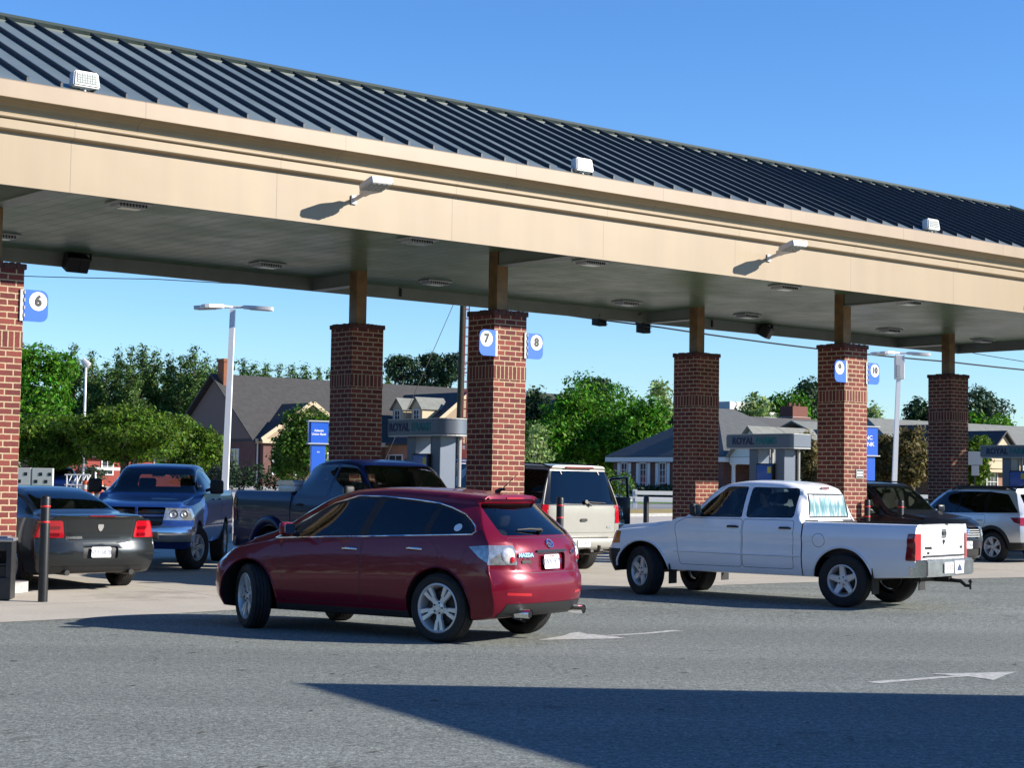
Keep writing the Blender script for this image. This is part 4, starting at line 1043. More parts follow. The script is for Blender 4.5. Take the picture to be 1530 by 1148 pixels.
# ---- large wagons
def wagon(name, label, cat, paint, d, ops=(), group=None):
    W, H, belt, tail, nose, wbs = d['W'], d['H'], d['belt'], d['tail'], d['nose'], d['wbs']
    hood, cowl, r1 = d['hood'], d['cowl'], d['roof1']; zb = d['zb']; rw = d['rw']
    c = dict(name=name, label=label, cat=cat, paint=paint, group=group, W=W, x0=tail-.03, x1=nose+.04,
        zt=[(tail-.03, H-d.get('droop', .05)), (0, H-.012), ((r1)/2, H), (r1, H-.03), (r1+.3, H-.15), (cowl, hood+.04), (cowl+.3, hood), (nose-.35, hood-.09), (nose-.1, hood-.17), (nose+.04, hood-.26)],
        zs=[(tail-.03, belt+d.get('rise', .02)), (.3, belt+.01), (cowl-.1, belt-.02), (cowl+.2, hood-.07), (nose-.3, hood-.18), (nose+.04, hood-.33)],
        wm=[(tail-.03, W-.02), (tail+.4, W), (wbs, W), (nose+.04, W-.06)], wb=[(tail-.03, W-.06), (.3, W-.045), (cowl, W-.055), (nose-.3, W-.11), (nose+.04, W-.2)],
        wt=[(tail-.03, rw-.02), (.3, rw), (r1, rw), (r1+.3, rw+.02), (cowl, W-.21), (nose-.3, W-.24), (nose+.04, W-.36)],
        zb=[(tail-.03, zb+.08), (0, zb), (wbs, zb), (nose+.04, zb)], F=d['F'], Rr=d['R'], bowf=d.get('bowf', (.36, 3)), bowr=d.get('bowr', (.10, 4)), rr=.12, crown=.05, belt=belt-.04, cowl=cowl-.08,
        arches=[(0, d['rt'], d['ar']), (wbs, d['rt'], d['ar'])], wheels=[(0, W-.125, 0), (0, -W+.125, 0), (wbs, W-.125, d.get('steer', 0)), (wbs, -W+.125, d.get('steer', 0))],
        wheel=(d['rt'], d['tw'], d['rim'], d['style'], 'alloy'), floorx=(tail+.2, nose-.3), floor=zb+.04)
    Wn = dict(ny=.2, ymin=.3); q = d['q']; m = d['split']; zt_ = H-.125; g1 = cowl-.34
    z0 = belt+.03; zr = z0+d.get('rise', .02)
    c['ops'] = list(ops)+[
        ('window', d.get('g1', 'glass_clear'), 'xz', rpoly([(m+.04, z0), (g1, z0-.01), (g1-.1, z0+.1), (r1+.15, zt_-.05), (r1-.1, zt_), (m+.04, zt_)], .04), 'both', Wn),
        ('window', d.get('g2', 'glass_tint'), 'xz', rpoly([(q+.04, z0+.01), (m-.04, z0), (m-.04, zt_), (q+.04, zt_-.01)], .04), 'both', Wn),
        ('window', d.get('g3', 'glass_dark'), 'xz', rpoly([(d['qr'], zr+.01), (q-.04, z0+.01), (q-.04, zt_-.01), (d['qr']+d.get('qs', .1), zt_-d.get('qd', .03))], d.get('qc', .06)), 'both', Wn),
        ('window_trim', 'black_gloss', 'xz', rpoly([(d['qr']-.05, zr-.015), (g1+.15, z0-.03), (g1-.05, z0+.12), (r1+.18, zt_-.02), (r1-.1, zt_+.025), (q, zt_+.02), (d['qr']+d.get('qs', .1)-.03, zt_-d.get('qd', .03)+.02)], .06), 'both', Wn),
        ('windshield', 'glass_clear', 'yz', rpoly(sym(W-.27, hood+.075, rw-.06, H-.10), .06), 'C', dict(nx=.2, x=(cowl-1.1, cowl+.2))),
        ('door', paint, 'xz', rpoly([(m+.006, zb+.12), (cowl-.25, zb+.12), (cowl-.15, z0-.15), (g1+.10, z0-.045), (m+.006, z0-.04)], .05), 'both', dict(seam=.007, ny=.2)),
        ('door', paint, 'xz', rpoly([(q+.30, zb+.12), (m-.006, zb+.12), (m-.006, z0-.04), (q-.02, z0-.035), (q-.02, z0-.25)], .06), 'both', dict(seam=.007, ny=.2)),
    ]
    root = vehicle(c)
    seats(root, [(r1-.38, .40), (r1-.38, -.40), (q+.35, .40), (q+.35, -.40)], zb+.36, cloth=d.get('cloth', 'seat_cloth')); dash(root, cowl-.42, W-.25, hood-.02)
    b = B(); box(b, r1+.02, -.12, H-.24, r1+.06, .12, H-.16, .02); obj('rear_view_mirror', b, MT['black_plastic'], root)
    for s in (1, -1):
        mirror(root, c, g1-.1, s*(W-.03), z0+.05, d.get('mir', paint), s)
        for x in (m+.16, q+.14): handle(root, c, x, z0-.17, s, d.get('hand', paint), .19)
        b = B(); y = rw-.05
        tp = [c['top'](x, s*y)[0].z for x in (tail+d['rk0'], tail+d['rk0']+.3, (tail+r1)/2, r1-.2, r1)]
        xs = (tail+d['rk0'], tail+d['rk0']+.25, (tail+r1)/2, r1-.15, r1)
        hgt = d.get('rkh', .05)
        tube(b, [(xs[0], s*y, tp[0]), (xs[1], s*y, tp[1]+hgt), (xs[2], s*y, tp[2]+hgt), (xs[3], s*y, tp[3]+hgt), (xs[4], s*y, tp[4]-.01)], d.get('rkr', .016), 8)
        if d.get('rkfill'): box(b, xs[1], s*y-.012, tp[2]-.03, xs[3], s*y+.012, tp[2]+hgt, .004)
        obj('roof_rail', b, MT['black_plastic'], root, 50)
    return root, c
TD = dict(W=1.0, H=2.05, belt=1.25, tail=-1.10, nose=3.95, wbs=2.95, hood=1.20, cowl=2.42, roof1=1.55, zb=.36, rw=.72, rt=.385, tw=.26, ar=.45, rim=.225, style='eight', q=.28, qr=-.86, split=1.08, qs=.06,
    F=[(.2, 3.7), (.5, 3.92), (.9, 3.94), (1.1, 3.85), (1.25, 3.6)], R=[(.2, -.95), (.38, -1.04), (1.25, -1.04), (1.92, -.86), (1.95, -.90), (2.2, -.86)], rk0=.25, rkh=.045, g1='glass_dark', g2='glass_dark', g3='glass_dark', mir='black_plastic', bowr=(.10, 5))
tops = [
    ('rear_window', 'glass_dark', 'yz', rpoly(sym(.80, 1.285, .665, 1.90), .06), 'C', dict(nx=-.4, x=(-1.3, -.6))),
    ('window_surround', 'black_gloss', 'yz', rpoly(sym(.93, 1.262, .715, 1.90), .05), 'C', dict(nx=-.4, x=(-1.3, -.6))),
    ('tail_lamp', 'tail_red', 'yz', rpoly([(.86, .92), (1.05, .92), (1.05, 1.27), (.875, 1.27)], .03), 'both', dict(nx=-.45, off=.008)),
    ('tail_lamp', 'tail_red', 'xz', rpoly([(-1.1, .92), (-.93, .92), (-.93, 1.27), (-1.1, 1.27)], .02), 'both', dict(off=.008, ny=.1, ymin=.85)),
    ('tailgate', 'silver_paint', 'yz', rpoly(sym(.84, .74, .84, 1.255), .04), 'C', dict(nx=-.4, seam=.007)),
    ('headlamp', 'lamp_clear', 'yz', [(.5, .82), (1., .82), (1., 1.02), (.5, 1.02)], 'both', dict(nx=.3)),
]
def big_wagon(label, paint, group=None, cat='suv', extras=True, ops=tops):
    o2 = [tuple(list(o[:1])+[paint if o[1] == 'silver_paint' else o[1]]+list(o[2:])) for o in ops]
    root, c = wagon('wagon_car', label, cat, paint, TD, o2, group); en = c['end']
    b = B(); box(b, -1.19, -.93, .44, -.98, .93, .66, .05, seg=3); box(b, -1.20, -.5, .645, -1.0, .5, .672, .01, mi=1); fixn(b); obj('bumper', b, [MT[paint], MT['black_plastic']], root, 40)
    b = B(); box(b, -.93, -.35, 1.945, -.86, .35, 1.98, .012); obj('brake_light', b, MT['tail_dark_red'], root)
    p, n = en(0, .98, -1); b = B(); prism(b, roundrect(.16, .055, .025), 0, .02); decal(root, 'tailgate_handle', b, MT['dark_metal'], p, n)
    p, n = en(-.66, .85, -1); b = B(); prism(b, roundrect(.12, .05, .02), 0, .006); decal(root, 'badge', b, MT['chrome'], p, n)
    if extras:
        plate(root, (-1.193, .12, .555), (-1, 0, 0), 'VJ·1439', 'VIRGINIA')
        p, n = en(-.05, 1.31, -1); p2, _ = en(-.55, 1.295, -1)
        b = B(); tube(b, [p+n*.03, p2+n*.02], [.012, .008], 8); tube(b, [p-n*.01, p+n*.05], .04, 10); tube(b, [p+n*.03, p+n*.05+Vector((0, -.12, -.07))], .02, 8); obj('rear_wiper', b, MT['black_plastic'], root, 40)
        b = B(); box(b, -1.30, -.05, .36, -1.0, .05, .45, .01); tube(b, [(-1.30, 0, .40), (-1.42, -.04, .42), (-1.44, -.04, .52)], .035, 8); tube(b, [(-1.34, -.2, .42), (-1.36, .12, .40)], .03, 8); box(b, -1.05, -.5, .33, -.98, .5, .40, .01)
        tube(b, [(-1.25, -.25, .40), (-1.3, -.5, .38), (-1.25, -.62, .40)], .02, 6)
        obj('hitch', b, MT['hitch'], root, 40)
        for s in (-1, 1):
            p, n = en(s*.47, 1.90, -1); p2, _ = en(s*.47-.03, 1.83, -1); b = B(); tube(b, [p+n*.012, p2+n*.012], .012, 6); obj('window_hinge', b, MT['lamp_grey'], root)
    return root, c
th, tc_ = big_wagon('silver full size wagon with dark rear glass, parked right of pillar 7 8', 'silver_paint'); place(th, (.72, 34.0), -.638, .77)
vn, vc_ = big_wagon('dark blue wagon far behind, mostly hidden by the brick pillar 7 8', 'navy_paint', extras=False); place(vn, (-1.6, 53.3), -.638, .77); vn.scale = (1.12, 1.12, 1.14)

# ---- dark family suv facing the camera
HD = dict(W=.955, H=1.81, belt=1.12, tail=-1.0, nose=3.75, wbs=2.79, hood=1.15, cowl=2.36, roof1=1.38, zb=.25, rw=.64, rt=.37, tw=.235, ar=.43, rim=.23, style='five', q=.25, qr=-.70, split=1.02, qs=.22, steer=R(6),
    F=[(.15, 3.55), (.3, 3.70), (.6, 3.76), (.8, 3.74), (.95, 3.66), (1.05, 3.45)], R=[(.2, -.85), (.4, -.95), (1.1, -.95), (1.6, -.62), (1.8, -.6)], rk0=.5, rkh=.06, rkr=.014, bowf=(.48, 2.5))
hops = [('grille', 'black_gloss', 'yz', rpoly(sym(.40, .66, .50, .89), .05), 'C', dict(nx=.3, push=(-.04, 0, 0))),
    ('headlamp', 'lamp_clear', 'yz', rpoly([(.52, .70), (1.02, .74), (1.02, .93), (.56, .88)], .03), 'both', dict(nx=.25, off=.005)),
    ('headlamp', 'lamp_clear', 'xz', [(3.05, .82), (3.6, .72), (3.6, .90), (3.1, .92)], 'both', dict(off=.005, ny=.1)),
    ('bumper_intake', 'black_plastic', 'yz', rpoly(sym(.62, .30, .55, .46), .04), 'C', dict(nx=.2, push=(-.03, 0, 0))),
    ('rear_window', 'glass_dark', 'yz', rpoly(sym(.68, 1.13, .56, 1.54), .06), 'C', dict(nx=-.3, x=(-1.3, -.3))),
    ('tail_lamp', 'tail_red', 'yz', [(.6, .85), (1., .85), (1., 1.05), (.6, 1.05)], 'both', dict(nx=-.4))]
hs_, hc = wagon('suv_car', 'black family suv facing out behind the bed of the white pickup', 'suv', 'black_paint', HD, hops); place(hs_, (7.42, 39.6), .53, -.848)
en = hc['end']
b = B()
for z in (.70, .745, .79, .835): tube(b, [en(-.46, z, 1)[0]+Vector((.0, 0, 0)), en(-.2, z, 1)[0]+Vector((.0, 0, 0)), en(0, z, 1)[0], en(.2, z, 1)[0], en(.46, z, 1)[0]], .011, 6)
obj('grille_bar', b, MT['lamp_grey'], hs_, 50)
p, n = en(0, .80, 1)
b = B()
for a, w, hh in ((0, .075, .052), (0, .032, .05), (0, .06, .022)):
    tube(b, [Vector((w*math.cos(2*PI*k/24), hh*math.sin(2*PI*k/24)+(.02 if w == .06 else 0), .01)) for k in range(25)], .008, 6)
decal(hs_, 'emblem', b, MT['chrome'], p, n, off=.02)
plate(hs_, en(0, .53, 1)[0]+Vector((.02, 0, 0)), (1, 0, 0), 'VZK·7967', None)

# ---- pale silver estate and a white one beyond it
OD = dict(W=.92, H=1.74, belt=1.10, tail=-1.02, nose=3.78, wbs=2.745, hood=1.06, cowl=2.36, roof1=1.38, zb=.27, rw=.62, rt=.355, tw=.225, ar=.42, rim=.232, style='twin', q=.22, qr=-.66, split=1.02, qs=.42, qd=.06, qc=.10, rise=.04,
    F=[(.15, 3.55), (.3, 3.72), (.6, 3.76), (.8, 3.72), (1.0, 3.5)], R=[(.2, -.85), (.4, -.96), (.7, -.98), (1.0, -.95), (1.14, -.90), (1.63, -.50), (1.9, -.4)], rk0=.60, rkh=.06, rkr=.022, rkfill=True, bowr=(.2, 3.4), bowf=(.46, 2.6), g1='glass_tint', g2='glass_tint', g3='glass_dark')
def estate(label, paint):
    ops = [('rear_window', 'glass_dark', 'yz', rpoly(sym(.66, 1.17, .54, 1.58), .06), 'C', dict(nx=-.3, x=(-1.3, -.2))),
        ('tail_lamp', 'tail_red', 'yz', [(.5, .86), (1., .86), (1., 1.05), (.5, 1.03)], 'both', dict(nx=-.4, off=.005)),
        ('tail_lamp', 'tail_dark_red', 'xz', [(-1.05, .86), (-.62, .93), (-.50, 1.04), (-1.05, 1.05)], 'both', dict(off=.005, ny=.1, ymin=.5)),
        ('cladding', 'black_plastic', 'xz', [(-1.2, .2), (-.30, .2), (-.30, .46), (-1.2, .49)], 'both', dict(ymin=0, off=.008)),
        ('cladding', 'black_plastic', 'xz', [(.3, .2), (2.4, .2), (2.4, .40), (.3, .40)], 'both', dict(off=.008)),
        ('cladding', 'black_plastic', 'xz', [(.50*math.cos(k*PI/12), .355+.50*math.sin(k*PI/12)) for k in range(24)], 'both', dict(off=.010)),
        ('cladding', 'black_plastic', 'xz', [(2.745+.50*math.cos(k*PI/12), .355+.50*math.sin(k*PI/12)) for k in range(24)], 'both', dict(off=.010)),
        ('headlamp', 'lamp_clear', 'yz', [(.5, .68), (1., .70), (1., .86), (.5, .82)], 'both', dict(nx=.25))]
    return wagon('estate_car', label, 'car', paint, OD, ops)
eo, ec = estate('pale silver estate with black roof rails at the right edge', 'pale_silver_paint'); place(eo, (11.9, 41.6), -.616, .788)
wo, wc2 = estate('white estate car half hidden beyond the pale silver one', 'pearl_white_paint'); place(wo, (15.1, 47.6), -.616, .788)
# far pickup by the white barriers
fp = sedan('slate_blue_paint', 'small silver blue car parked far away under the spreading tree at left')
place(fp, (-25.9, 102.), .25, -.97)

# ---- driver of the white pickup
def skinbody(name, joints, edges, mat, parent=None, loc=None, M=None, sub=2):
    me = bpy.data.meshes.new(name); me.from_pydata([j[0] for j in joints], edges, [])
    o = bpy.data.objects.new(name, me); COL.objects.link(o)
    md = o.modifiers.new('skin', 'SKIN'); md.use_smooth_shade = True
    for v, j in zip(me.skin_vertices[0].data, joints): v.radius = (j[1], j[2] if len(j) > 2 else j[1])
    me.skin_vertices[0].data[0].use_root = True
    sb = o.modifiers.new('sub', 'SUBSURF'); sb.levels = sub; sb.render_levels = sub
    dg = bpy.context.evaluated_depsgraph_get(); dg.update()
    m2 = bpy.data.meshes.new_from_object(o.evaluated_get(dg))
    bpy.data.objects.remove(o); bpy.data.meshes.remove(me)
    m2.materials.append(MT[mat])
    for p in m2.polygons: p.use_smooth = True
    o = bpy.data.objects.new(name, m2); COL.objects.link(o)
    if parent: o.parent = parent
    if M is not None: o.matrix_world = M
    return o
def driver():
    M_ = Matrix.Translation((5.22, 25.65, 0)) @ Matrix.Rotation(math.atan2(.6, -.8), 4, 'Z')
    # truck axes: x forward, y left; hips on the seat
    J = [((1.50, .40, .95), .15, .17), ((1.47, .40, 1.12), .14, .17), ((1.45, .40, 1.30), .13, .19), ((1.46, .40, 1.41), .07, .08), ((1.49, .40, 1.47), .05, .055), ((1.52, .40, 1.55), .075, .07), ((1.51, .40, 1.64), .085, .075), ((1.50, .40, 1.69), .05, .05),
         ((1.46, .60, 1.35), .062), ((1.62, .70, 1.20), .050), ((1.86, .74, 1.262), .040), ((1.96, .73, 1.268), .030), ((2.02, .725, 1.266), .034),
         ((1.46, .20, 1.35), .062), ((1.66, .16, 1.14), .048), ((1.88, .26, 1.16), .038), ((1.95, .29, 1.18), .034),
         ((1.66, .50, .92), .085), ((1.96, .50, .95), .065), ((2.2, .50, .66), .05), ((1.66, .30, .92), .085), ((1.96, .30, .95), .065), ((2.2, .30, .66), .05)]
    E = [(0, 1), (1, 2), (2, 3), (3, 4), (4, 5), (5, 6), (6, 7), (2, 8), (8, 9), (9, 10), (10, 11), (11, 12), (2, 13), (13, 14), (14, 15), (15, 16), (0, 17), (17, 18), (18, 19), (0, 20), (20, 21), (21, 22)]
    k = len(J)   # fingers of the arm resting on the sill
    for i, (dy, ln) in enumerate(((-.024, .060), (-.008, .072), (.008, .070), (.024, .056))):
        J += [((2.045, .725+dy, 1.270), .0095), ((2.045+ln*.55, .725+dy*1.1, 1.272), .0085), ((2.045+ln, .725+dy*1.1, 1.258), .0075)]
        E += [(12, k), (k, k+1), (k+1, k+2)]; k += 3
    J += [((2.01, .690, 1.262), .011), ((2.05, .672, 1.258), .009)]; E += [(12, k), (k, k+1)]
    o = skinbody('person', J, E, 'skin', M=M_)
    tag(o, 'driver of the white pickup with a bare forearm resting on the open window sill', 'person')
    sh = skinbody('shirt', [(J[i][0], J[i][1]*1.12+.006, (J[i][2] if len(J[i]) > 2 else J[i][1])*1.12+.006) for i in (0, 1, 2)]+[((1.46, .40, 1.375), .085, .12), (J[8][0], .075), ((1.56, .665, 1.26), .062), (J[13][0], .075), ((1.58, .175, 1.225), .062)],
        [(0, 1), (1, 2), (2, 3), (2, 4), (4, 5), (2, 6), (6, 7)], 'shirt', o); sh.matrix_parent_inverse = Matrix.Identity(4)
    hr = B(); bmesh.ops.create_uvsphere(hr, u_segments=18, v_segments=12, radius=1, matrix=Matrix.Translation((1.495, .40, 1.655)) @ Matrix.Diagonal((.105, .088, .078, 1)))
    bmesh.ops.delete(hr, geom=[v for v in hr.verts if v.co.z < 1.63 and v.co.x > 1.50], context='VERTS'); obj('hair', hr, MT['hair'], o, 60)
driver()
# ================================================================== the setting
def sheet(name, poly, mat, dz, rot=0., kind='structure', label=None):
    """flat ground sheet that follows gz(y); poly in world x,y"""
    bm = B(); f = bm.faces.new([bm.verts.new((p[0], p[1], 0)) for p in poly])
    for y in (22, 28, 50, 140, 250):
        bmesh.ops.bisect_plane(bm, geom=bm.verts[:]+bm.edges[:]+bm.faces[:], plane_co=(0, y, 0), plane_no=(0, 1, 0))
    M_ = Matrix.Rotation(-rot, 4, 'Z')
    for v in bm.verts: v.co.z = gz(v.co.y)+dz
    bmesh.ops.recalc_face_normals(bm, faces=bm.faces)
    for f in bm.faces:
        if f.normal.z < 0: f.normal_flip()
    xf(bm, M_)
    o = obj(name, bm, MT[mat]); o.rotation_euler = (0, 0, rot); o['kind'] = kind
    return o
sheet('terrain', [(-900, -60), (900, -60), (900, 2500), (-900, 2500)], 'asphalt', 0)
W2 = lambda pts: [tuple(L(u, v)[:2]) for u, v in pts]
sheet('concrete_pavement', W2([(-46, -4.6), (-10.8, -4.28), (-9.15, -4.12), (-5, -3.65), (-.6, -3.28), (4, -3.35), (9.9, -4.0), (60, -4.6), (60, 31), (-46, 31)]), 'concrete', .004, CROT)
sheet('grass_verge', W2([(-300, 31), (500, 31), (500, 39.5), (-300, 39.5)]), 'dry_grass', .008, CROT)
sheet('road', W2([(-300, 39.5), (500, 39.5), (500, 47.5), (-300, 47.5)]), 'road', .008, CROT)
sheet('lawn', W2([(-300, 47.5), (500, 47.5), (500, 53), (-300, 53)]), 'green_grass', .008, CROT)
sheet('parking_lot', W2([(-300, 53), (500, 53), (500, 135), (-300, 135)]), 'lot', .008, CROT)
sheet('field', W2([(-600, 135), (900, 135), (900, 1500), (-600, 1500)]), 'green_grass', .008, CROT)
# kerb round the lawn: a real step
def kerb(u0, u1, v, w=.15, h=.13):
    b = B(); n = 60
    rows = []
    for i in range(n+1):
        u = u0+(u1-u0)*i/n; a = L(u, v); c = L(u, v+w)
        rows.append([b.verts.new((a.x, a.y, gz(a.y)-.05)), b.verts.new((a.x, a.y, gz(a.y)+h)), b.verts.new((c.x, c.y, gz(c.y)+h)), b.verts.new((c.x, c.y, gz(c.y)-.05))])
    for p, q in zip(rows, rows[1:]):
        for k in range(3): b.faces.new((p[k], q[k], q[k+1], p[k+1]))
    fixn(b); o = obj('kerb', b, MT['lot']); o['kind'] = 'structure'
kerb(-120, 200, 53.0); kerb(-120, 200, 30.9)
# worn arrows on the asphalt
def paint(polys, label):
    b = B()
    for pl in polys:
        f = b.faces.new([b.verts.new(ground(*p)+Vector((0, 0, .0042))) for p in pl])
    fixn(b)
    for f in b.faces:
        if f.normal.z < 0: f.normal_flip()
    o = obj('painted_arrow', b, MT['road_paint']); tag(o, label, 'road marking', 'worn white arrows on the asphalt')
paint([[(803.5, 957.6), (843, 950.5), (852, 947), (865, 945.4), (877, 948.2), (905, 950.3), (914, 951.3), (936, 954.9), (915, 955.4), (870, 956.2)],
       [(907, 950.2), (925, 949.2), (960, 947), (990, 944), (1005, 942.4), (1022, 944.2), (1004, 945), (980, 947.2), (945, 949.6), (914, 951.2)]], 'worn white arrow pointing left, painted just behind the red crossover')
paint([[(1518.5, 1005), (1505, 1009), (1484, 1017.6), (1468, 1015), (1448, 1012.2), (1425, 1010.8), (1387, 1007.6), (1410, 1007.6), (1450, 1006.8)],
       [(1294.6, 1020.4), (1314, 1018.6), (1355, 1016), (1400, 1012.6), (1425, 1011), (1448, 1012), (1420, 1013.6), (1380, 1017), (1340, 1020.2), (1314, 1022.4)]], 'worn white arrow pointing right, painted beside the edge of the shadow')
# oil marks and leaf litter
def cracks():
    random.seed(5); b = B()
    for i in range(46):
        y = random.uniform(9.5, 21); x = random.uniform(-.3, .3)*y; a = random.uniform(-.5, .5); l = random.uniform(.015, .09)*random.random()+.01; w = random.uniform(.004, .014)
        d = Vector((math.cos(a), math.sin(a)*1.6, 0)); n = Vector((-d.y, d.x, 0)); c = Vector((x, y, .006))
        h = random.uniform(.002, .006)
        p = [c-d*l, c-d*l*.2-n*w+Vector((0, 0, h)), c+d*l, c+d*l*.1+n*w*.8+Vector((0, 0, h))]
        b.faces.new([b.verts.new(q) for q in p])
    o = obj('leaf_litter', b, MT['bark']); tag(o, 'scattered dry leaf bits lying on the asphalt', 'litter', kind='stuff')
cracks()

# ------------------------------------------------------------------ brick pillars
PW, PTOP, SB = .731, 4.753, 3.528
def UVL(bm): return bm.loops.layers.uv.get('UVMap') or bm.loops.layers.uv.new('UVMap')
def uvbox(bm, x0, y0, z0, x1, y1, z1, mi=0, u0=0.):
    uv = UVL(bm)
    c = [(x0, y0), (x1, y0), (x1, y1), (x0, y1)]; d = [0, x1-x0, x1-x0+y1-y0, 2*(x1-x0)+y1-y0, 2*(x1-x0+y1-y0)]
    for k in range(4):
        a, b_ = c[k], c[(k+1) % 4]
        f = bm.faces.new([bm.verts.new((*a, z0)), bm.verts.new((*b_, z0)), bm.verts.new((*b_, z1)), bm.verts.new((*a, z1))])
        for l, q in zip(f.loops, ((d[k], z0), (d[k+1], z0), (d[k+1], z1), (d[k], z1))): l[uv].uv = (q[0]+u0, q[1])
        f.material_index = mi
    for z, q in ((z1, c), (z0, c[::-1])):
        f = bm.faces.new([bm.verts.new((*p, z)) for p in q])
        for l in f.loops: l[uv].uv = (l.vert.co.x-x0+u0, l.vert.co.y-y0)
        f.material_index = mi
def pillar(u, v, label):
    root = empty('brick_pillar', L(u, v), CROT); tag(root, label, 'pillar', 'brick pillars holding up the canopy')
    u0 = random.randint(0, 40)*.245
    b = B(); uvbox(b, 0, 0, 0, PW, PW, SB, u0=u0); uvbox(b, 0, 0, SB+.245, PW, PW, PTOP-.09, u0=u0); obj('shaft', b, MT['pillar_brick'], root)
    b = B(); uvbox(b, -.004, -.004, SB, PW+.004, PW+.004, SB+.245, u0=.03); 
    uvl = UVL(b)
    for f in b.faces:
        for l in f.loops: l[uvl].uv.y -= SB-.002
    obj('soldier_course', b, MT['pillar_soldier'], root)
    b = B(); n = 9; q = (PW+.07)/n     # corbelled cap of headers
    for i in range(n):
        for j in range(n):
            if 0 < i < n-1 and 0 < j < n-1: continue
            box(b, -.035+i*q+.006, -.035+j*q+.006, PTOP-.10+random.uniform(0, .008), -.035+(i+1)*q-.006, -.035+(j+1)*q-.006, PTOP-.005+random.uniform(-.008, .008), .012, seg=1)
    box(b, -.022, -.022, PTOP-.096, PW+.022, PW+.022, PTOP-.02, 0)
    obj('cap', b, MT['cap_brick'], root)
    b = B(); c = PW/2; box(b, c-.125, c-.125, PTOP-.06, c+.125, c+.125, 5.82, .01); obj('steel_post', b, MT['post_brown'], root)
    b = B(); box(b, c-.2, c-.2, PTOP-.03, c+.2, c+.2, PTOP-.005, .005); obj('base_plate', b, MT['dark_metal'], root)
    return root
pm('cap_brick', (.085, .034, .028), .9, var=.4, vscale=14, bump=.5, bscale=60)
Sx = 9.424; DV = 4.145; OFF = -.155
pillar(-Sx, 0, 'sunlit brick pillar at the left edge of the photo, with sign 6')
pillar(0, 0, 'sunlit brick pillar carrying the blue signs 7 and 8')
pillar(Sx, 0, 'sunlit brick pillar carrying the blue signs 9 and 10')
pillar(2*Sx, 0, 'brick pillar just beyond the right edge of the photo')
pillar(-Sx+OFF, DV, 'rear brick pillar hidden beyond the left edge of the photo')
pillar(OFF, DV, 'shaded brick pillar left of the utility pole, behind the navy pickup')
pillar(Sx+OFF, DV, 'shaded brick pillar behind the hood of the white pickup')
pillar(2*Sx+OFF, DV, 'shaded brick pillar behind the pale silver estate')
def number_sign(i, side, txt, label):
    u = i*Sx; x = u if side < 0 else u+PW
    root = empty('number_sign', L(x, -.03, 3.92), CROT); tag(root, label, 'sign', 'blue pump number signs')
    w, h, r = .36, .455, .11
    pts = []
    for cx, cy, a0 in ((w-r, h-r, 0), (r*.1, h-r*.1, 90), (r*.1, r*.1, 180), (w-r, r, 270)):
        rr = r if cx > r else r*.1
        for k in range(7): a = R(a0+15*k); pts.append((side*(cx+rr*math.cos(a)), cy+rr*math.sin(a)))
    b = B(); prism(b, pts, -.008, .008, M=Matrix.Rotation(PI/2, 4, 'X')); fixn(b); obj('sign_plate', b, MT['sign_blue'], root)
    cx, cy, rd = side*(w-.155), h-.16, .135
    b = B(); prism(b, [(cx+rd*math.cos(2*PI*k/32), cy+rd*math.sin(2*PI*k/32)) for k in range(32)], .0085, .012, M=Matrix.Rotation(PI/2, 4, 'X')); fixn(b); d = obj('white_disc', b, MT['sign_white'], root)
    t = text_bm(txt, .205 if len(txt) == 1 else .17, .002, .012); xf(t, Matrix.Translation((cx, 0, cy)) @ Matrix.Rotation(PI/2, 4, 'X') @ Matrix.Translation((0, 0, .014))); obj('number', t, MT['ink'], d)
    b = B(); box(b, -side*.06 if side > 0 else 0, .004, .0, 0 if side > 0 else .06, .028, h, .002)
    for k in range(4): tube(b, [(0, -.002, .06+k*.11), (0, -.002, .11+k*.11)], .012, 8)
    obj('hinge_bracket', b, MT['lamp_grey'], root)
number_sign(-1, 1, '6', 'blue sign with number 6 on the left edge pillar')
number_sign(0, -1, '7', 'blue sign with number 7 on the middle pillar')
number_sign(0, 1, '8', 'blue sign with number 8 on the middle pillar')
number_sign(1, -1, '9', 'blue sign with number 9 on the right pillar')
number_sign(1, 1, '10', 'blue sign with number 10 on the right pillar')
nt_ = empty('notice_plate', L(Sx+.36, -.012, 1.93), CROT); tag(nt_, 'small black notice plate low on the pillar with signs 9 and 10', 'sign')
b = B(); box(b, 0, 0, 0, .26, .01, .19, .004); obj('plate', b, MT['ink'], nt_)
b = B()
box(b, .012, -.003, .012, .248, 0, .018); box(b, .012, -.003, .172, .248, 0, .178); box(b, .012, -.003, .019, .018, 0, .171); box(b, .242, -.003, .019, .248, 0, .171)
box(b, .04, -.003, .105, .22, 0, .14); box(b, .04, -.003, .05, .22, 0, .085)
obj('notice_lines', b, MT['sign_white'], nt_)

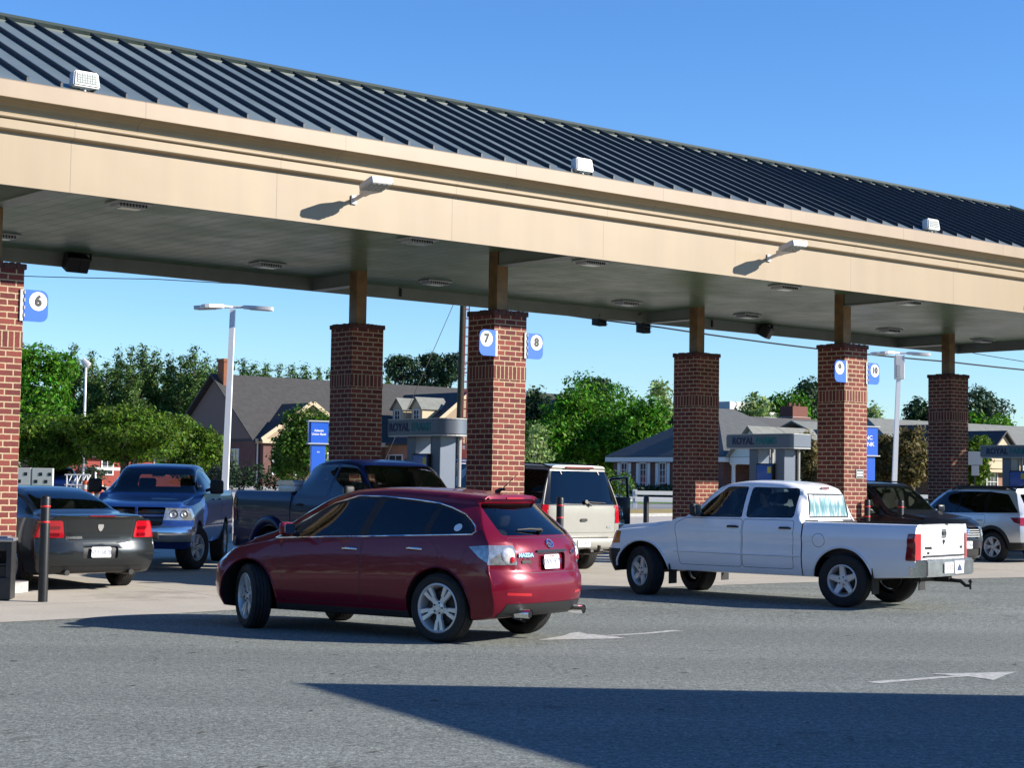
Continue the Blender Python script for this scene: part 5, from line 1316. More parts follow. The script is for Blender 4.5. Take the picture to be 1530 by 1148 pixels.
# ------------------------------------------------------------------ the canopy
UA, UB, VA, VB, ZF, ZS = -21., 21.87, -1.74, 6.264, 5.551, 5.805
cn = empty('fuel_canopy', (CX, CY, 0), CROT); tag(cn, 'long forecourt canopy with cream fascia and dark standing seam roof', 'canopy')
def panelmat(name, col, sp, off, rough=.42):
    m = pm(name, col, rough, var=.02, vscale=.8); N, K = nt(m); bs = N['Principled BSDF']
    src = bs.inputs['Base Color'].links[0].from_socket
    tc = N.new('ShaderNodeTexCoord'); sx = N.new('ShaderNodeSeparateXYZ'); K.new(tc.outputs['Object'], sx.inputs[0])
    ad = N.new('ShaderNodeMath'); ad.operation = 'ADD'; ad.inputs[1].default_value = -off+sp*40; K.new(sx.outputs[0], ad.inputs[0])
    pp = N.new('ShaderNodeMath'); pp.operation = 'PINGPONG'; pp.inputs[1].default_value = sp/2; K.new(ad.outputs[0], pp.inputs[0])
    mr = N.new('ShaderNodeMapRange'); mr.inputs[1].default_value = .004; mr.inputs[2].default_value = .009; mr.inputs[3].default_value = .62; mr.inputs[4].default_value = 1; K.new(pp.outputs[0], mr.inputs[0])
    mx = N.new('ShaderNodeMix'); mx.data_type = 'RGBA'; mx.blend_type = 'MULTIPLY'; mx.inputs[0].default_value = 1
    K.new(src, mx.inputs[6]); K.new(mr.outputs[0], mx.inputs[7]); K.new(mx.outputs[2], bs.inputs['Base Color'])
    wm_ = N.new('ShaderNodeMapping'); wm_.inputs['Scale'].default_value = (3.2, 3.2, .22); K.new(tc.outputs['Object'], wm_.inputs[0])
    wn_ = N.new('ShaderNodeTexNoise'); wn_.inputs['Scale'].default_value = 1; wn_.inputs['Detail'].default_value = 5; K.new(wm_.outputs[0], wn_.inputs['Vector'])
    wr_ = N.new('ShaderNodeMapRange'); wr_.inputs[1].default_value = .35; wr_.inputs[2].default_value = .75; wr_.inputs[3].default_value = 1.02; wr_.inputs[4].default_value = .93; K.new(wn_.outputs['Fac'], wr_.inputs[0])
    m2_ = N.new('ShaderNodeMix'); m2_.data_type = 'RGBA'; m2_.blend_type = 'MULTIPLY'; m2_.inputs[0].default_value = 1; K.new(mx.outputs[2], m2_.inputs[6]); K.new(wr_.outputs[0], m2_.inputs[7]); K.new(m2_.outputs[2], bs.inputs['Base Color'])
    # gentle oil-canning of the sheet metal
    n = N.new('ShaderNodeTexNoise'); n.inputs['Scale'].default_value = .9; K.new(tc.outputs['Object'], n.inputs['Vector'])
    bp = N.new('ShaderNodeBump'); bp.inputs['Strength'].default_value = .25; bp.inputs['Distance'].default_value = .02; K.new(n.outputs['Fac'], bp.inputs['Height']); K.new(bp.outputs[0], bs.inputs['Normal'])
    return m
panelmat('fascia_panel', (.290, .217, .132), 3.27, -8.855); panelmat('fascia_cove', (.29, .22, .125), 3.32, -7.94); panelmat('fascia_lip', (.290, .213, .140), 3.32, -7.94)
def loop(name, prof, mat, parent=cn):
    """moulding profile (out, z) swept round the canopy rectangle"""
    b = B(); rings = []
    for o, z in prof:
        rings.append([b.verts.new((x, y, z)) for x, y in ((UA-o, VA-o), (UB+o, VA-o), (UB+o, VB+o), (UA-o, VB+o))])
    for a, c in zip(rings, rings[1:]):
        for k in range(4): b.faces.new((a[k], a[(k+1) % 4], c[(k+1) % 4], c[k]))
    return obj(name, fixn(b) and b, MT[mat], parent)
loop('fascia', [(-.012, ZF), (0, ZF), (0, 6.252)], 'fascia_panel')
loop('fascia_return', [(-.06, ZS-.0), (-.06, ZF+.004), (-.055, ZF), (-.012, ZF)], 'return_grey')
loop('fascia_band', [(0, 6.252), (.085, 6.275), (.10, 6.29), (.10, 6.405), (.085, 6.415), (.085, 6.425), (.125, 6.43), (.135, 6.445), (.135, 6.47), (.12, 6.48)], 'fascia_panel')
loop('fascia_cove', [(.12, 6.48), (.125, 6.53), (.15, 6.575), (.20, 6.61), (.27, 6.625), (.285, 6.64), (.36, 6.645)], 'fascia_cove')
loop('fascia_lip', [(.36, 6.645), (.362, 6.65), (.362, 6.865), (.35, 6.88), (.29, 6.885)], 'fascia_lip')
b = B(); q = [b.verts.new(p) for p in ((UA+.06, VA+.06, ZS), (UB-.06, VA+.06, ZS), (UB-.06, VB-.06, ZS), (UA+.06, VB-.06, ZS))]; b.faces.new(q[::-1])
obj('soffit', b, MT['soffit_panel'] if 'soffit_panel' in MT else MT['soffit'], cn)
SOF = pm('soffit_panel', (.115, .175, .090), .38, .0, .05, spec=.25, var=.14, vscale=1.1, coatr=.18, rvar=.08)
N_, K_ = nt(SOF); tc_n = N_.new('ShaderNodeTexCoord'); sx_n = N_.new('ShaderNodeSeparateXYZ'); K_.new(tc_n.outputs['Object'], sx_n.inputs[0])
pp_ = N_.new('ShaderNodeMath'); pp_.operation = 'PINGPONG'; pp_.inputs[1].default_value = .15; K_.new(sx_n.outputs[0], pp_.inputs[0])
mr_ = N_.new('ShaderNodeMapRange'); mr_.inputs[1].default_value = .004; mr_.inputs[2].default_value = .014; K_.new(pp_.outputs[0], mr_.inputs[0])
bp_ = N_.new('ShaderNodeBump'); bp_.inputs['Strength'].default_value = .9; bp_.inputs['Distance'].default_value = .015; K_.new(mr_.outputs[0], bp_.inputs['Height']); K_.new(bp_.outputs[0], N_['Principled BSDF'].inputs['Normal'])
for o_ in cn.children:
    if o_.name.startswith('soffit'): o_.data.materials[0] = SOF
pm('beam_paint', (.20, .22, .185), .45, var=.06, vscale=2)
# roof: hipped, standing seams as real ribs
RV, RZ, EZ, EO = (VA+VB)/2, 8.846, 6.87, .33
HW = RV-(VA-EO)
b = B()
A = [(UA-EO, VA-EO, EZ), (UB+EO, VA-EO, EZ), (UB+EO, VB+EO, EZ), (UA-EO, VB+EO, EZ)]; r0 = (UA-EO+HW*.85, RV, RZ); r1 = (UB+EO-HW*.85, RV, RZ)
vv = [b.verts.new(p) for p in A+[r0, r1]]
for f in ((0, 1, 5, 4), (2, 3, 4, 5), (1, 2, 5), (3, 0, 4)): b.faces.new([vv[i] for i in f])
fixn(b); obj('roof', b, MT['roof_metal'], cn)
sl = (RZ-EZ)/HW
b = B(); n = 0; u = UA-EO+.18
while u < UB+EO-.05:
    t = min(1., (u-(UA-EO))/(HW*.85), (UB+EO-u)/(HW*.85))
    for sg in (-1, 1):
        y0 = RV+sg*(HW-.10); y1 = RV+sg*(HW*(1-t)+.10)
        d = Vector((0, y1-y0, abs(y1-y0)*sl)); 
        if d.length < .3: continue
        z0 = EZ+.004+.10*sl
        p = [(u-.020, y0, z0-.01), (u+.020, y0, z0-.01), (u+.015, y0, z0+.062), (u-.015, y0, z0+.062)]
        a = [b.verts.new(x) for x in p]; c = [b.verts.new(Vector(x)+d) for x in p]
        for k in range(4): b.faces.new((a[k], a[(k+1) % 4], c[(k+1) % 4], c[k]))
        b.faces.new(a[::-1]); b.faces.new(c)
    u += .481
fixn(b); obj('roof_ribs', b, MT['roof_rib'], cn)
b = B()
for p, q in ((r0, r1), (r1, A[1]), (r1, A[2]), (r0, A[0]), (r0, A[3])): tube(b, [Vector(p)+Vector((0, 0, .045)), Vector(q)+Vector((0, 0, .03))], .06, 6)
obj('ridge_cap', b, MT['roof_edge'], cn)
b = B()     # small closures under the ridge cap between the seams
u = UA-EO+.18+.02
while u < UB-3:
    if u > r0[0] and u+.44 < r1[0]:
        y = RV-.22; z = RZ-.22*sl; box(b, u+.02, y+.01, z+.0, u+.42, y+.10, z+.035)
    u += .481
obj('ridge_closure', b, MT['roof_edge'], cn)
# cross beams under the soffit, from each island to the two edges
for i in (-2, -1, 0, 1, 2):
    c = i*Sx+PW/2
    for y0, y1 in ((VA+.06, PW/2-.13), (DV+PW/2+.13, VB-.06)):
        b = B(); box(b, c-.10, y0, ZF+.012, c+.10, y1, ZS+.02, .004); box(b, c-.13, y0, ZF+.004, c+.13, y1, ZF+.02, .002); obj('cross_beam', b, MT['beam_paint'] if 'beam_paint' in MT else MT['soffit'], cn)
b = B()
for k in range(5):
    u = -14+k*9.424-2.4; box(b, u-.02, VB-.10, ZF+.06, u+.02, VB-.062, ZS-.02, .004)
obj('drain_bracket', b, MT['dark_metal'], cn)
# lamps under the soffit
def soffit_lamp(u, v, label):
    root = empty('ceiling_lamp', L(u, v, ZS), CROT); tag(root, label, 'lamp', 'flat lamps under the canopy ceiling')
    b = B(); box(b, -.30, -.20, -.035, .30, .20, -.004, .008); box(b, -.24, -.15, -.085, .24, .15, -.034, .012); obj('housing', b, MT['lamp_grey'], root)
    b = B()
    for k in range(9): box(b, -.22+k*.052, -.165, -.08, -.205+k*.052, -.15, -.01, 0)
    obj('cooling_fins', b, MT['dark_metal'], root); b = B()
    for k in range(9): box(b, -.22+k*.052, .15, -.08, -.205+k*.052, .165, -.01, 0)
    obj('cooling_fins', b, MT['dark_metal'], root)
    b = B(); box(b, -.17, -.11, -.094, .17, .11, -.084, .004); obj('lens', b, MT['lens'], root)
spots = ['front lamp left of the middle pillar', 'front lamp right of the middle pillar', 'front lamp left of the right pillar', 'front lamp right of the right pillar']
for u, v, l in ((-7.1, -.05, 'ceiling lamp at the front edge, nearest the left pillar'), (-7.1, 4.6, 'ceiling lamp behind the left edge pillar'), (-1.75, -.05, 'front ceiling lamp under the left wall lamp'), (-1.75, 4.7, 'rear ceiling lamp left of the shaded pillar by the navy pickup'),
    (2.2, -.05, 'front ceiling lamp right of the pillar with signs 7 and 8'), (2.2, 4.65, 'rear ceiling lamp above the gap by sign 7'), (7.6, .05, 'front ceiling lamp under the right wall lamp'), (7.6, 4.7, 'rear ceiling lamp left of the shaded pillar by the white pickup'),
    (11.55, 0, 'front ceiling lamp right of the pillar with signs 9 and 10'), (11.5, 4.67, 'rear ceiling lamp beside the grey ceiling floodlight'), (16.7, 0, 'front ceiling lamp near the right end of the canopy'), (16.73, 4.6, 'rear ceiling lamp above the right lamp post'), (20.7, 4.6, 'rear ceiling lamp in the far right corner of the canopy'), (20.7, 0, 'front ceiling lamp beyond the right edge')):
    soffit_lamp(u, v, l)
def flood(u, v, z, label, yaw=0.):
    root = empty('canopy_floodlight', L(u, v, z), CROT+yaw); tag(root, label, 'floodlight', 'boxy floodlights under the rear edge of the canopy')
    b = B(); m = Matrix.Rotation(R(28), 4, 'X'); box(b, -.22, -.13, -.36, .22, .13, -.06, .03, M=m); obj('housing', b, MT['dark_metal'], root)
    b = B(); box(b, -.19, -.14, -.33, -.01, -.128, -.10, .004, M=m); box(b, .01, -.14, -.33, .19, -.128, -.10, .004, M=m); obj('lens', b, MT['ink'], root)
    b = B(); box(b, -.25, -.03, -.14, -.232, .03, .0, .004); box(b, .232, -.03, -.14, .25, .03, .0, .004); box(b, -.25, -.04, -.012, .25, .04, .0); obj('bracket', b, MT['black_plastic'], root)
flood(-5.0, 5.95, ZS, 'black floodlight under the rear edge of the canopy at left'); flood(13.75, 6.0, ZS, 'grey floodlight under the rear edge of the canopy at right', .5)
def worklight(u, z, label, wire):
    root = empty('work_light', L(u, VB+.10, z), CROT+.35); tag(root, label, 'floodlight', 'finned lights hanging off the rear edge')
    b = B(); box(b, -.21, -.07, -.12, .21, .07, .12, .02)
    obj('housing', b, MT['dark_metal'], root)
    b = B()
    for k in range(7): box(b, -.20+k*.06, -.10, -.135, -.185+k*.06, .10, .135, .004)
    for zz in (-.09, 0, .09): box(b, -.215, -.11, zz-.008, .215, -.095, zz+.008, 0)
    obj('cooling_fins', b, MT['black_plastic'], root)
    b = B(); tube(b, [(-.1, .05, .12), (-.1, -.12, .24)], .015, 6); tube(b, [(.1, .05, .12), (.1, -.12, .24)], .015, 6)
    obj('bracket', b, MT['dark_metal'], root)
    if wire:
        b = B(); tube(b, [(-.22, 0, .0), (-.33, 0, -.02), (-.42, 0, .06), (-.44, 0, .16), (-.38, -.02, .25), (-.3, -.08, .30)], .012, 6); obj('cable', b, MT['wire'], root)
worklight(8.30, 5.545, 'left of the two finned lights hanging behind the canopy edge', False); worklight(9.72, 5.47, 'finned light with a looped cable, hanging behind the canopy edge', True)
# wall lamps on the fascia
def wall_lamp(u, z, label):
    root = empty('wall_lamp', L(u, VA, z), CROT); tag(root, label, 'lamp', 'white area lamps on arms along the fascia')
    b = B(); box(b, -.05, -.03, -.07, .05, -.002, .07, .01); tube(b, [(0, -.02, 0), (0, -.15, .03), (0, -.26, .055)], .032, 10); obj('arm', b, MT['lamp_white'], root, 50)
    m = Matrix.Translation((.0, -.24, .05)) @ Matrix.Rotation(R(-14), 4, 'X') @ Matrix.Rotation(R(-4), 4, 'Z') @ Matrix.Scale(1.06, 4)
    pts = [(-.05, .0), (-.07, -.10), (-.16, -.19), (-.185, -.24), (-.185, -.55), (-.165, -.575), (.165, -.575), (.185, -.55), (.185, -.24), (.16, -.19), (.07, -.10), (.05, 0)]
    b = B(); prism(b, pts, -.03, .055, M=m); fixn(b)
    bmesh.ops.bevel(b, geom=[e for e in b.edges if e.calc_face_angle(0) > .9], offset=.012, segments=2, affect='EDGES'); obj('lamp_head', b, MT['lamp_white'], root, 35)
    b = B(); box(b, -.16, -.555, -.042, .16, -.24, -.029, .004, M=m)
    for i in range(4):
        for j in range(4): box(b, -.15+i*.08, -.54+j*.075, -.05, -.09+i*.08, -.49+j*.075, -.041, .003, M=m, mi=1)
    obj('led_panel', b, [MT['lamp_grey'], MT['lens']], root)
wall_lamp(-4.22, 5.985, 'left wall lamp on the fascia, throwing its shadow beside it'); wall_lamp(5.12, 5.97, 'right wall lamp on the fascia'); wall_lamp(14.2, 5.97, 'wall lamp on the fascia beyond the right edge')
def roof_flood(u, label, tilt):
    root = empty('roof_floodlight', L(u+.33, VA-.22, 6.885), CROT); root.scale = (.76, .76, .76); tag(root, label, 'floodlight', 'white floodlights standing on the roof edge')
    b = B(); box(b, -.09, -.05, 0, .09, .05, .02, .004); tube(b, [(0, 0, .01), (0, 0, .09)], .028, 10); box(b, -.10, -.02, .07, .10, .02, .09, .004); obj('stand', b, MT['lamp_grey'], root)
    m = Matrix.Translation((0, 0, .09)) @ Matrix.Rotation(R(tilt), 4, 'X')
    b = B(); prism(b, [(-.26, 0), (.26, 0), (.23, .29), (-.23, .29)], -.11, .11, M=m @ Matrix.Rotation(PI/2, 4, 'X')); fixn(b)
    bmesh.ops.bevel(b, geom=b.edges[:], offset=.025, segments=3, affect='EDGES'); obj('housing', b, MT['lamp_white'], root, 40)
    b = B(); prism(b, [(-.205, .05), (.205, .05), (.185, .245), (-.185, .245)], .108, .116, M=m @ Matrix.Rotation(PI/2, 4, 'X')); fixn(b)
    obj('lens', b, MT['lens'], root)
    b = B()
    for i in range(8):
        for j in range(4): box(b, -.185+i*.048, -.1235, .065+j*.045, -.153+i*.048, -.1155, .095+j*.045, .002, M=m)
    obj('led_cells', b, MT['lamp_grey'], root)
roof_flood(-9.12, 'white floodlight on the roof edge at upper left', -8); roof_flood(-.07, 'white floodlight on the roof edge above the middle pillar', -8); roof_flood(9.41, 'white floodlight on the roof edge at far right', -8)

# ------------------------------------------------------------------ pump islands
def stadium(v0, v1, w, r):
    return None
def dispenser(u, label, front_round=True):
    root = empty('fuel_dispenser', L(u, 0, .06), CROT); tag(root, label, 'fuel pump', 'grey fuel pumps between the brick pillars')
    y0, y1, x0, x1 = 1.45, 3.30, .02, .71
    pts = []
    n = 12; xc = (x0+x1)/2; rx = (x1-x0)/2
    if front_round:
        for k in range(n+1): a = PI+PI*k/n; pts.append((xc+rx*math.cos(a), y0+.10+.26*math.sin(a)+.10))
        for k in range(n+1): a = PI*k/n; pts.append((xc+rx*math.cos(a), y1-.2+.26*math.sin(a)))
    else: pts = [(x0, y0), (x1, y0), (x1, y1), (x0, y1)]
    b = B(); prism(b, pts, 2.52, 2.79); fixn(b)
    bmesh.ops.bevel(b, geom=[e for e in b.edges if abs(e.verts[0].co.z-e.verts[1].co.z) < .001], offset=.012, segments=2, affect='EDGES'); va = obj('valance', b, MT['disp_grey'], root, 30)
    b = B(); prism(b, [(p[0]*.985+.005, p[1]*.998) for p in pts], 2.49, 2.515); prism(b, pts, 2.795, 2.815); obj('valance_trim', b, MT['disp_light'], va)
    M_ = frame((x0-.002, 0, 2.64), (0, -1, 0), (0, 0, 1))
    for txt, mm, yy in (('ROYAL', 'letter_navy', 2.80), ('FARMS', 'letter_teal', 2.12)):
        t = text_bm(txt, .215, .004, .006); xf(t, Matrix.Scale(.94, 4, (1, 0, 0))); xf(t, frame((x0-.004, yy, 2.655), (0, -1, 0), (0, 0, 1))); obj('lettering', t, MT[mm], va)
    for yy in (2.62, 1.86):
        b = B(); box(b, .17, yy-.13, 0, .56, yy+.13, 2.50, .012); obj('leg', b, MT['disp_grey'], root)
        b = B(); tube(b, [(.60, yy-.16, .1), (.60, yy-.16, 2.50)], .035, 8); obj('hose_pole', b, MT['disp_light'], root)
    b = B(); box(b, .08, 1.98, .12, .65, 2.50, 1.70, .02); box(b, .05, 1.70, .0, .68, 2.78, .14, .02); obj('cabinet', b, MT['disp_grey'], root)
    b = B(); box(b, .10, 1.99, 1.715, .63, 2.49, 2.17, .012); sc = obj('screen_housing', b, MT['ink'], root)
    b = B(); box(b, .092, 2.02, 1.75, .101, 2.46, 2.14, .002); obj('screen', b, MT['screen_blue'], sc)
    b = B(); box(b, .088, 2.04, 1.96, .0925, 2.14, 2.10, .001); obj('advert', b, MT['ad_yellow'], sc)
    b = B(); tube(b, [(.05, 2.3, 1.0), (-.06, 2.3, .95), (-.10, 2.2, .6), (-.08, 2.0, .4), (-.02, 1.9, .7), (.05, 1.9, 1.2)], .018, 8); obj('hose', b, MT['rubber'], root, 60)
    return root
pmx = dispenser(0, 'grey fuel pump between the navy pickup and the pillar with signs 7 and 8')
dispenser(Sx-.08, 'grey fuel pump seen above the roof of the white pickup', False)
d3 = dispenser(2*Sx-.1, 'grey fuel pump at the right edge beyond the estate car', False)
dispenser(-Sx, 'grey fuel pump behind the left edge pillar')
for i in (-1, 0, 1, 2):
    pts = [(.36+.75*math.cos(2*PI*k/40)*(1), 2.44+(1.9 if math.sin(2*PI*k/40) > 0 else -1.9)*1+.75*math.sin(2*PI*k/40)) for k in range(40)]
    b = B(); prism(b, pts, -.02, .13, M=Matrix.Translation((0, 0, .06))); fixn(b); o = obj('pump_island', b, MT['lot'], None, 30, loc=L(i*Sx, 0, 0), rz=CROT); o['kind'] = 'structure'
def bollard(p, label, h=1.43, stripes=True):
    root = empty('bollard', (p[0], p[1], gz(p[1]))); tag(root, label, 'bollard', 'black bollards by the pumps')
    b = B(); prof = [(.0635, 0), (.0635, h-.04), (.058, h-.018), (.042, h-.004), (.001, h)]
    lathe(b, prof, 24, M=Matrix.Rotation(PI/2, 4, 'X')); fixn(b); obj('post', b, MT['bollard_black'], root, 50)
    if stripes:
        for z in (h-.16, h-.37):
            b = B(); lathe(b, [(.0645, z), (.066, z+.002), (.066, z+.022), (.0645, z+.024)], 24, M=Matrix.Rotation(PI/2, 4, 'X')); fixn(b); obj('red_band', b, MT['bollard_red'], root, 50)
bollard((-6.24, 23.75), 'black bollard with red bands standing alone at left beside the sedan')
bollard((.86, 30.4), 'black bollard with red bands behind the red crossover')
bollard((7.48, 37.0), 'left of the two black bollards seen over the white pickup bed')
bollard((8.18, 37.0), 'right of the two black bollards seen over the white pickup bed')
bollard((3.08, 40.), 'plain black bollard left of the shaded pillar, ahead of the white pickup', 1.40, False)
# litter bin at the left edge
tr = empty('litter_bin', (-7.0, 24.05, .03), CROT-.55); tag(tr, 'black litter bin with an open front and grey metal top at the left edge', 'bin')
b = B()
box(b, -.26, -.26, 0, .26, -.22, .30, .008); box(b, -.26, .22, 0, .26, .26, .78, .008); box(b, -.26, -.22, 0, -.22, .22, .78, .008); box(b, .22, -.22, 0, .26, .22, .78, .008); box(b, -.26, -.26, .30, -.20, -.221, .78, .006); box(b, .20, -.26, .30, .26, -.221, .78, .006); box(b, -.2, -.255, .66, .2, -.225, .78, .006); box(b, -.2, -.255, .47, .2, -.235, .49, .004)
obj('cabinet', b, MT['trash_black'], tr)
b = B(); box(b, -.28, -.28, .78, .28, .28, .83, .02); box(b, -.2, -.2, .83, .2, .2, .855, .01); obj('lid', b, MT['trash_top'], tr, 40)
b = B(); box(b, -.21, -.2, .02, .21, .2, .46, .01); tube(b, [(-.15, -.2, .56), (.12, -.2, .60)], .02, 8); obj('liner', b, MT['ink'], tr)
# ------------------------------------------------------------------ poles and wires
def lamp_post(p, top, label, lean=0., box_=False):
    root = empty('lamp_post', (p[0], p[1], gz(p[1]))); tag(root, label, 'lamp post', 'white lamp posts behind the canopy')
    H = top-gz(p[1]); b = B(); r0, r1 = .085, .065
    a = [b.verts.new((x*r0, y*r0, 0)) for x, y in ((-1, -1), (1, -1), (1, 1), (-1, 1))]; c = [b.verts.new((x*r1+lean, y*r1, H)) for x, y in ((-1, -1), (1, -1), (1, 1), (-1, 1))]
    for k in range(4): b.faces.new((a[k], a[(k+1) % 4], c[(k+1) % 4], c[k]))
    b.faces.new(c); fixn(b); obj('pole', b, MT['pole_white'], root, rz=None)
    b = B(); box(b, -.22, -.22, 0, .22, .22, .45, .03); obj('footing', b, MT['lot'], root)
    for ang, l in ((182, 1.), (215, .85), (-3, 1.05)):
        m = Matrix.Translation((lean, 0, H)) @ Matrix.Rotation(R(ang), 4, 'Z') @ Matrix.Rotation(R(3), 4, 'Y')
        b = B(); tube(b, [m @ Vector((0, 0, .06)), m @ Vector((.32, 0, .08))], .035, 8)
        prism(b, [(.28, -.07), (.42, -.15), (l-.1, -.17), (l, -.12), (l, .12), (l-.1, .17), (.42, .15), (.28, .07)], .03, .12, M=m); fixn(b); h = obj('lamp_head', b, MT['lamp_white'], root, 30)
        b = B(); box(b, .45, -.13, .018, l-.1, .13, .03, .004, M=m); obj('lens', b, MT['lamp_grey'], h)
    if box_:
        b = B(); box(b, lean-.16, -.12, H-.85, lean+.16, .12, H-.02, .02); obj('control_box', b, MT['lamp_white'], root)
        b = B(); box(b, lean-.12, -.13, H-.78, lean+.02, -.121, H-.35, .004); obj('box_panel', b, MT['lamp_grey'], root)
lamp_post((-7.46, 46), 6.15, 'white lamp post standing left behind the navy pickup bed', .12)
lamp_post((13.2, 61), 6.38, 'white lamp post with a control box, right of signs 9 and 10', .22, True)
q = at(124, 700, 100); zt = at(124, 545, 100).z
fr = empty('floodlight_pole', (q.x, 100, gz(100))); tag(fr, 'slim white pole with a square floodlight in front of the left trees', 'lamp post')
b = B(); tube(b, [(0, 0, 0), (0, 0, zt-gz(100))], [.085, .06], 10); obj('pole', b, MT['pole_white'], fr, 50)
b = B(); box(b, -.28, -.2, -.02, .22, .2, .26, .05, M=Matrix.Translation((-.05, 0, zt-gz(100))) @ Matrix.Rotation(R(38), 4, 'Y')); tube(b, [(.2, 0, zt-gz(100)+.1), (.28, 0, zt-gz(100)-.1), (.05, 0, zt-gz(100)-.25)], .02, 6); obj('lamp_head', b, MT['lamp_white'], fr, 40)
q = at(684, 700, 98)
up = empty('utility_pole', (q.x, 98, gz(98))); tag(up, 'dark wooden utility pole behind the gap left of sign 7', 'utility pole')
b = B(); tube(b, [(0, 0, 0), (.08, 0, 6), (.15, 0, 13.2)], [.20, .18, .15], 12); obj('pole', b, MT['wood_pole'], up, 50)
b = B(); box(b, -1.2, -.06, 12.2, 1.5, .06, 12.35, .01)
for x in (-1.0, -.3, .7, 1.3): tube(b, [(x, 0, 12.35), (x, 0, 12.6)], .05, 8)
obj('cross_arm', b, MT['wood_pole'], up)
b = B(); box(b, .02, -.42, 1.6, .42, -.16, 3.1, .03); obj('meter_box', b, MT['lamp_grey'], up)
q = at(691, 700, 97)
rb = empty('steel_riser', (q.x+.02, 97, gz(97)), 0); tag(rb, 'tall red steel ladder mast standing against the utility pole', 'mast')
b = B()
for x in (-.10, .10): box(b, x-.035, -.04, 2.9, x+.035, .04, 13.0, .006)
for k in range(20): box(b, -.065, -.02, 3.1+k*.5, .065, .02, 3.16+k*.5, 0)
box(b, -.16, -.12, 0, .16, .12, 2.9, .01)
for v in b.verts: v.co.x += (v.co.z)*.010
obj('ladder_rails', b, MT['steel_red'], rb)
def wire(pts, label, r=.02, grp='overhead wires'):
    b = B(); P = []
    for a, c in zip(pts, pts[1:]):
        for k in range(10):
            t = k/10; p = a.lerp(c, t); p.z -= 4*t*(1-t)*(a-c).length*.004; P.append(p)
    P.append(pts[-1]); tube(b, P, r, 5); o = obj('overhead_wire', b, MT['wire']); tag(o, label, 'wire', grp)
wire([at(-60, 409, 98), at(230, 417, 98), at(690, 438, 98)], 'thin overhead wire under the canopy at upper left', .025)
wire([at(690, 448, 98), at(985, 489, 100), at(1218, 521, 104), at(1420, 541, 108), at(1600, 559, 112)], 'thick twisted overhead cable crossing behind signs 9 and 10', .05)
wire([at(1200, 470, 120), at(1460, 529, 120), at(1600, 551, 120)], 'thin overhead wire at the far right below the canopy corner', .025)
wire([at(683, 442, 97), at(574, 690, 92)], 'pale guy wire slanting down left of the utility pole', .018)
wire([at(20, 618, 150), at(130, 621, 150), at(330, 619, 152), at(600, 640, 160)], 'faint far wire in front of the left pine trees', .03)
# white post and rail along the road
rl = empty('rail_fence', L(28, 48.2, 0), CROT)
a0, a1 = L(8, 48.4), L(60, 48.4)
tag(rl, 'low white rail fence along the road left of the shaded pillar', 'fence'); rl.location = (0, 0, 0); rl.rotation_euler = (0, 0, 0)
P0 = at(938, 755, 90); 
n = 9; dirv = Vector((1, .10, 0)).normalized()
for k in range(n):
    p = Vector((P0.x+.35, 90, 0))+dirv*(2.9*k); g = gz(p.y)
    b = B(); box(b, p.x-.11, p.y-.11, g, p.x+.11, p.y+.11, g+.95, .01); obj('post', b, MT['white_trim'], rl)
e_ = Vector((P0.x+.35, 90, 0))+dirv*(2.9*(n-1))
for z in (.42, .78):
    b = B(); s_ = Vector((P0.x+.35, 89.88, gz(90)+z)); t_ = Vector((e_.x, e_.y-.12, gz(e_.y)+z)); m = frame(s_, t_-s_, (0, 0, 1)); box(b, 0, -.10, -.03, (t_-s_).length, .10, .03, .01, M=m); obj('rail', b, MT['white_trim'], rl)

# ------------------------------------------------------------------ buildings (all square to the canopy)
def bframe(px, d, rot=CROT):
    p = at(px, 700, d); return Vector((p.x, d, gz(d)))
def uvwall(bm, x0, y0, z0, x1, y1, z1): uvbox(bm, x0, y0, z0, x1, y1, z1)
def gable_roof(bm, x0, x1, y0, y1, z0, z1, ov=.4, th=.12, axis='x'):
    """two thick slopes, ridge along axis"""
    if axis == 'x':
        ym = (y0+y1)/2; k = (z1-z0)/((y1-y0)/2)
        for s, ye in ((-1, y0-ov), (1, y1+ov)):
            ze = z0-ov*k
            q = [(x0-ov, ye, ze), (x1+ov, ye, ze), (x1+ov, ym, z1), (x0-ov, ym, z1)]
            a = [bm.verts.new(p) for p in q]; c = [bm.verts.new((p[0], p[1], p[2]+th)) for p in q]
            bm.faces.new(a); bm.faces.new(c[::-1])
            for i in range(4): bm.faces.new((a[i], a[(i+1) % 4], c[(i+1) % 4], c[i]))
    else:
        xm = (x0+x1)/2; k = (z1-z0)/((x1-x0)/2)
        for s, xe in ((-1, x0-ov), (1, x1+ov)):
            ze = z0-ov*k
            q = [(xe, y0-ov, ze), (xe, y1, ze), (xm, y1, z1), (xm, y0-ov, z1)]
            a = [bm.verts.new(p) for p in q]; c = [bm.verts.new((p[0], p[1], p[2]+th)) for p in q]
            bm.faces.new(a); bm.faces.new(c[::-1])
            for i in range(4): bm.faces.new((a[i], a[(i+1) % 4], c[(i+1) % 4], c[i]))
    fixn(bm)
def gable_wall(root, name, pts, M_, mat):
    """triangle or pentagon wall in its own plane"""
    b = B(); uv = b.loops.layers.uv.verify()
    a = [b.verts.new((p[0], 0, p[1])) for p in pts]; c = [b.verts.new((p[0], .2, p[1])) for p in pts]
    f = [b.faces.new(a), b.faces.new(c[::-1])]
    for i in range(len(pts)): b.faces.new((a[i], c[i], c[(i+1) % len(pts)], a[(i+1) % len(pts)]))
    fixn(b)
    for f in b.faces:
        for l in f.loops: l[uv].uv = (l.vert.co.x+20, l.vert.co.z)
    xf(b, M_); return obj(name, b, MT[mat], root)
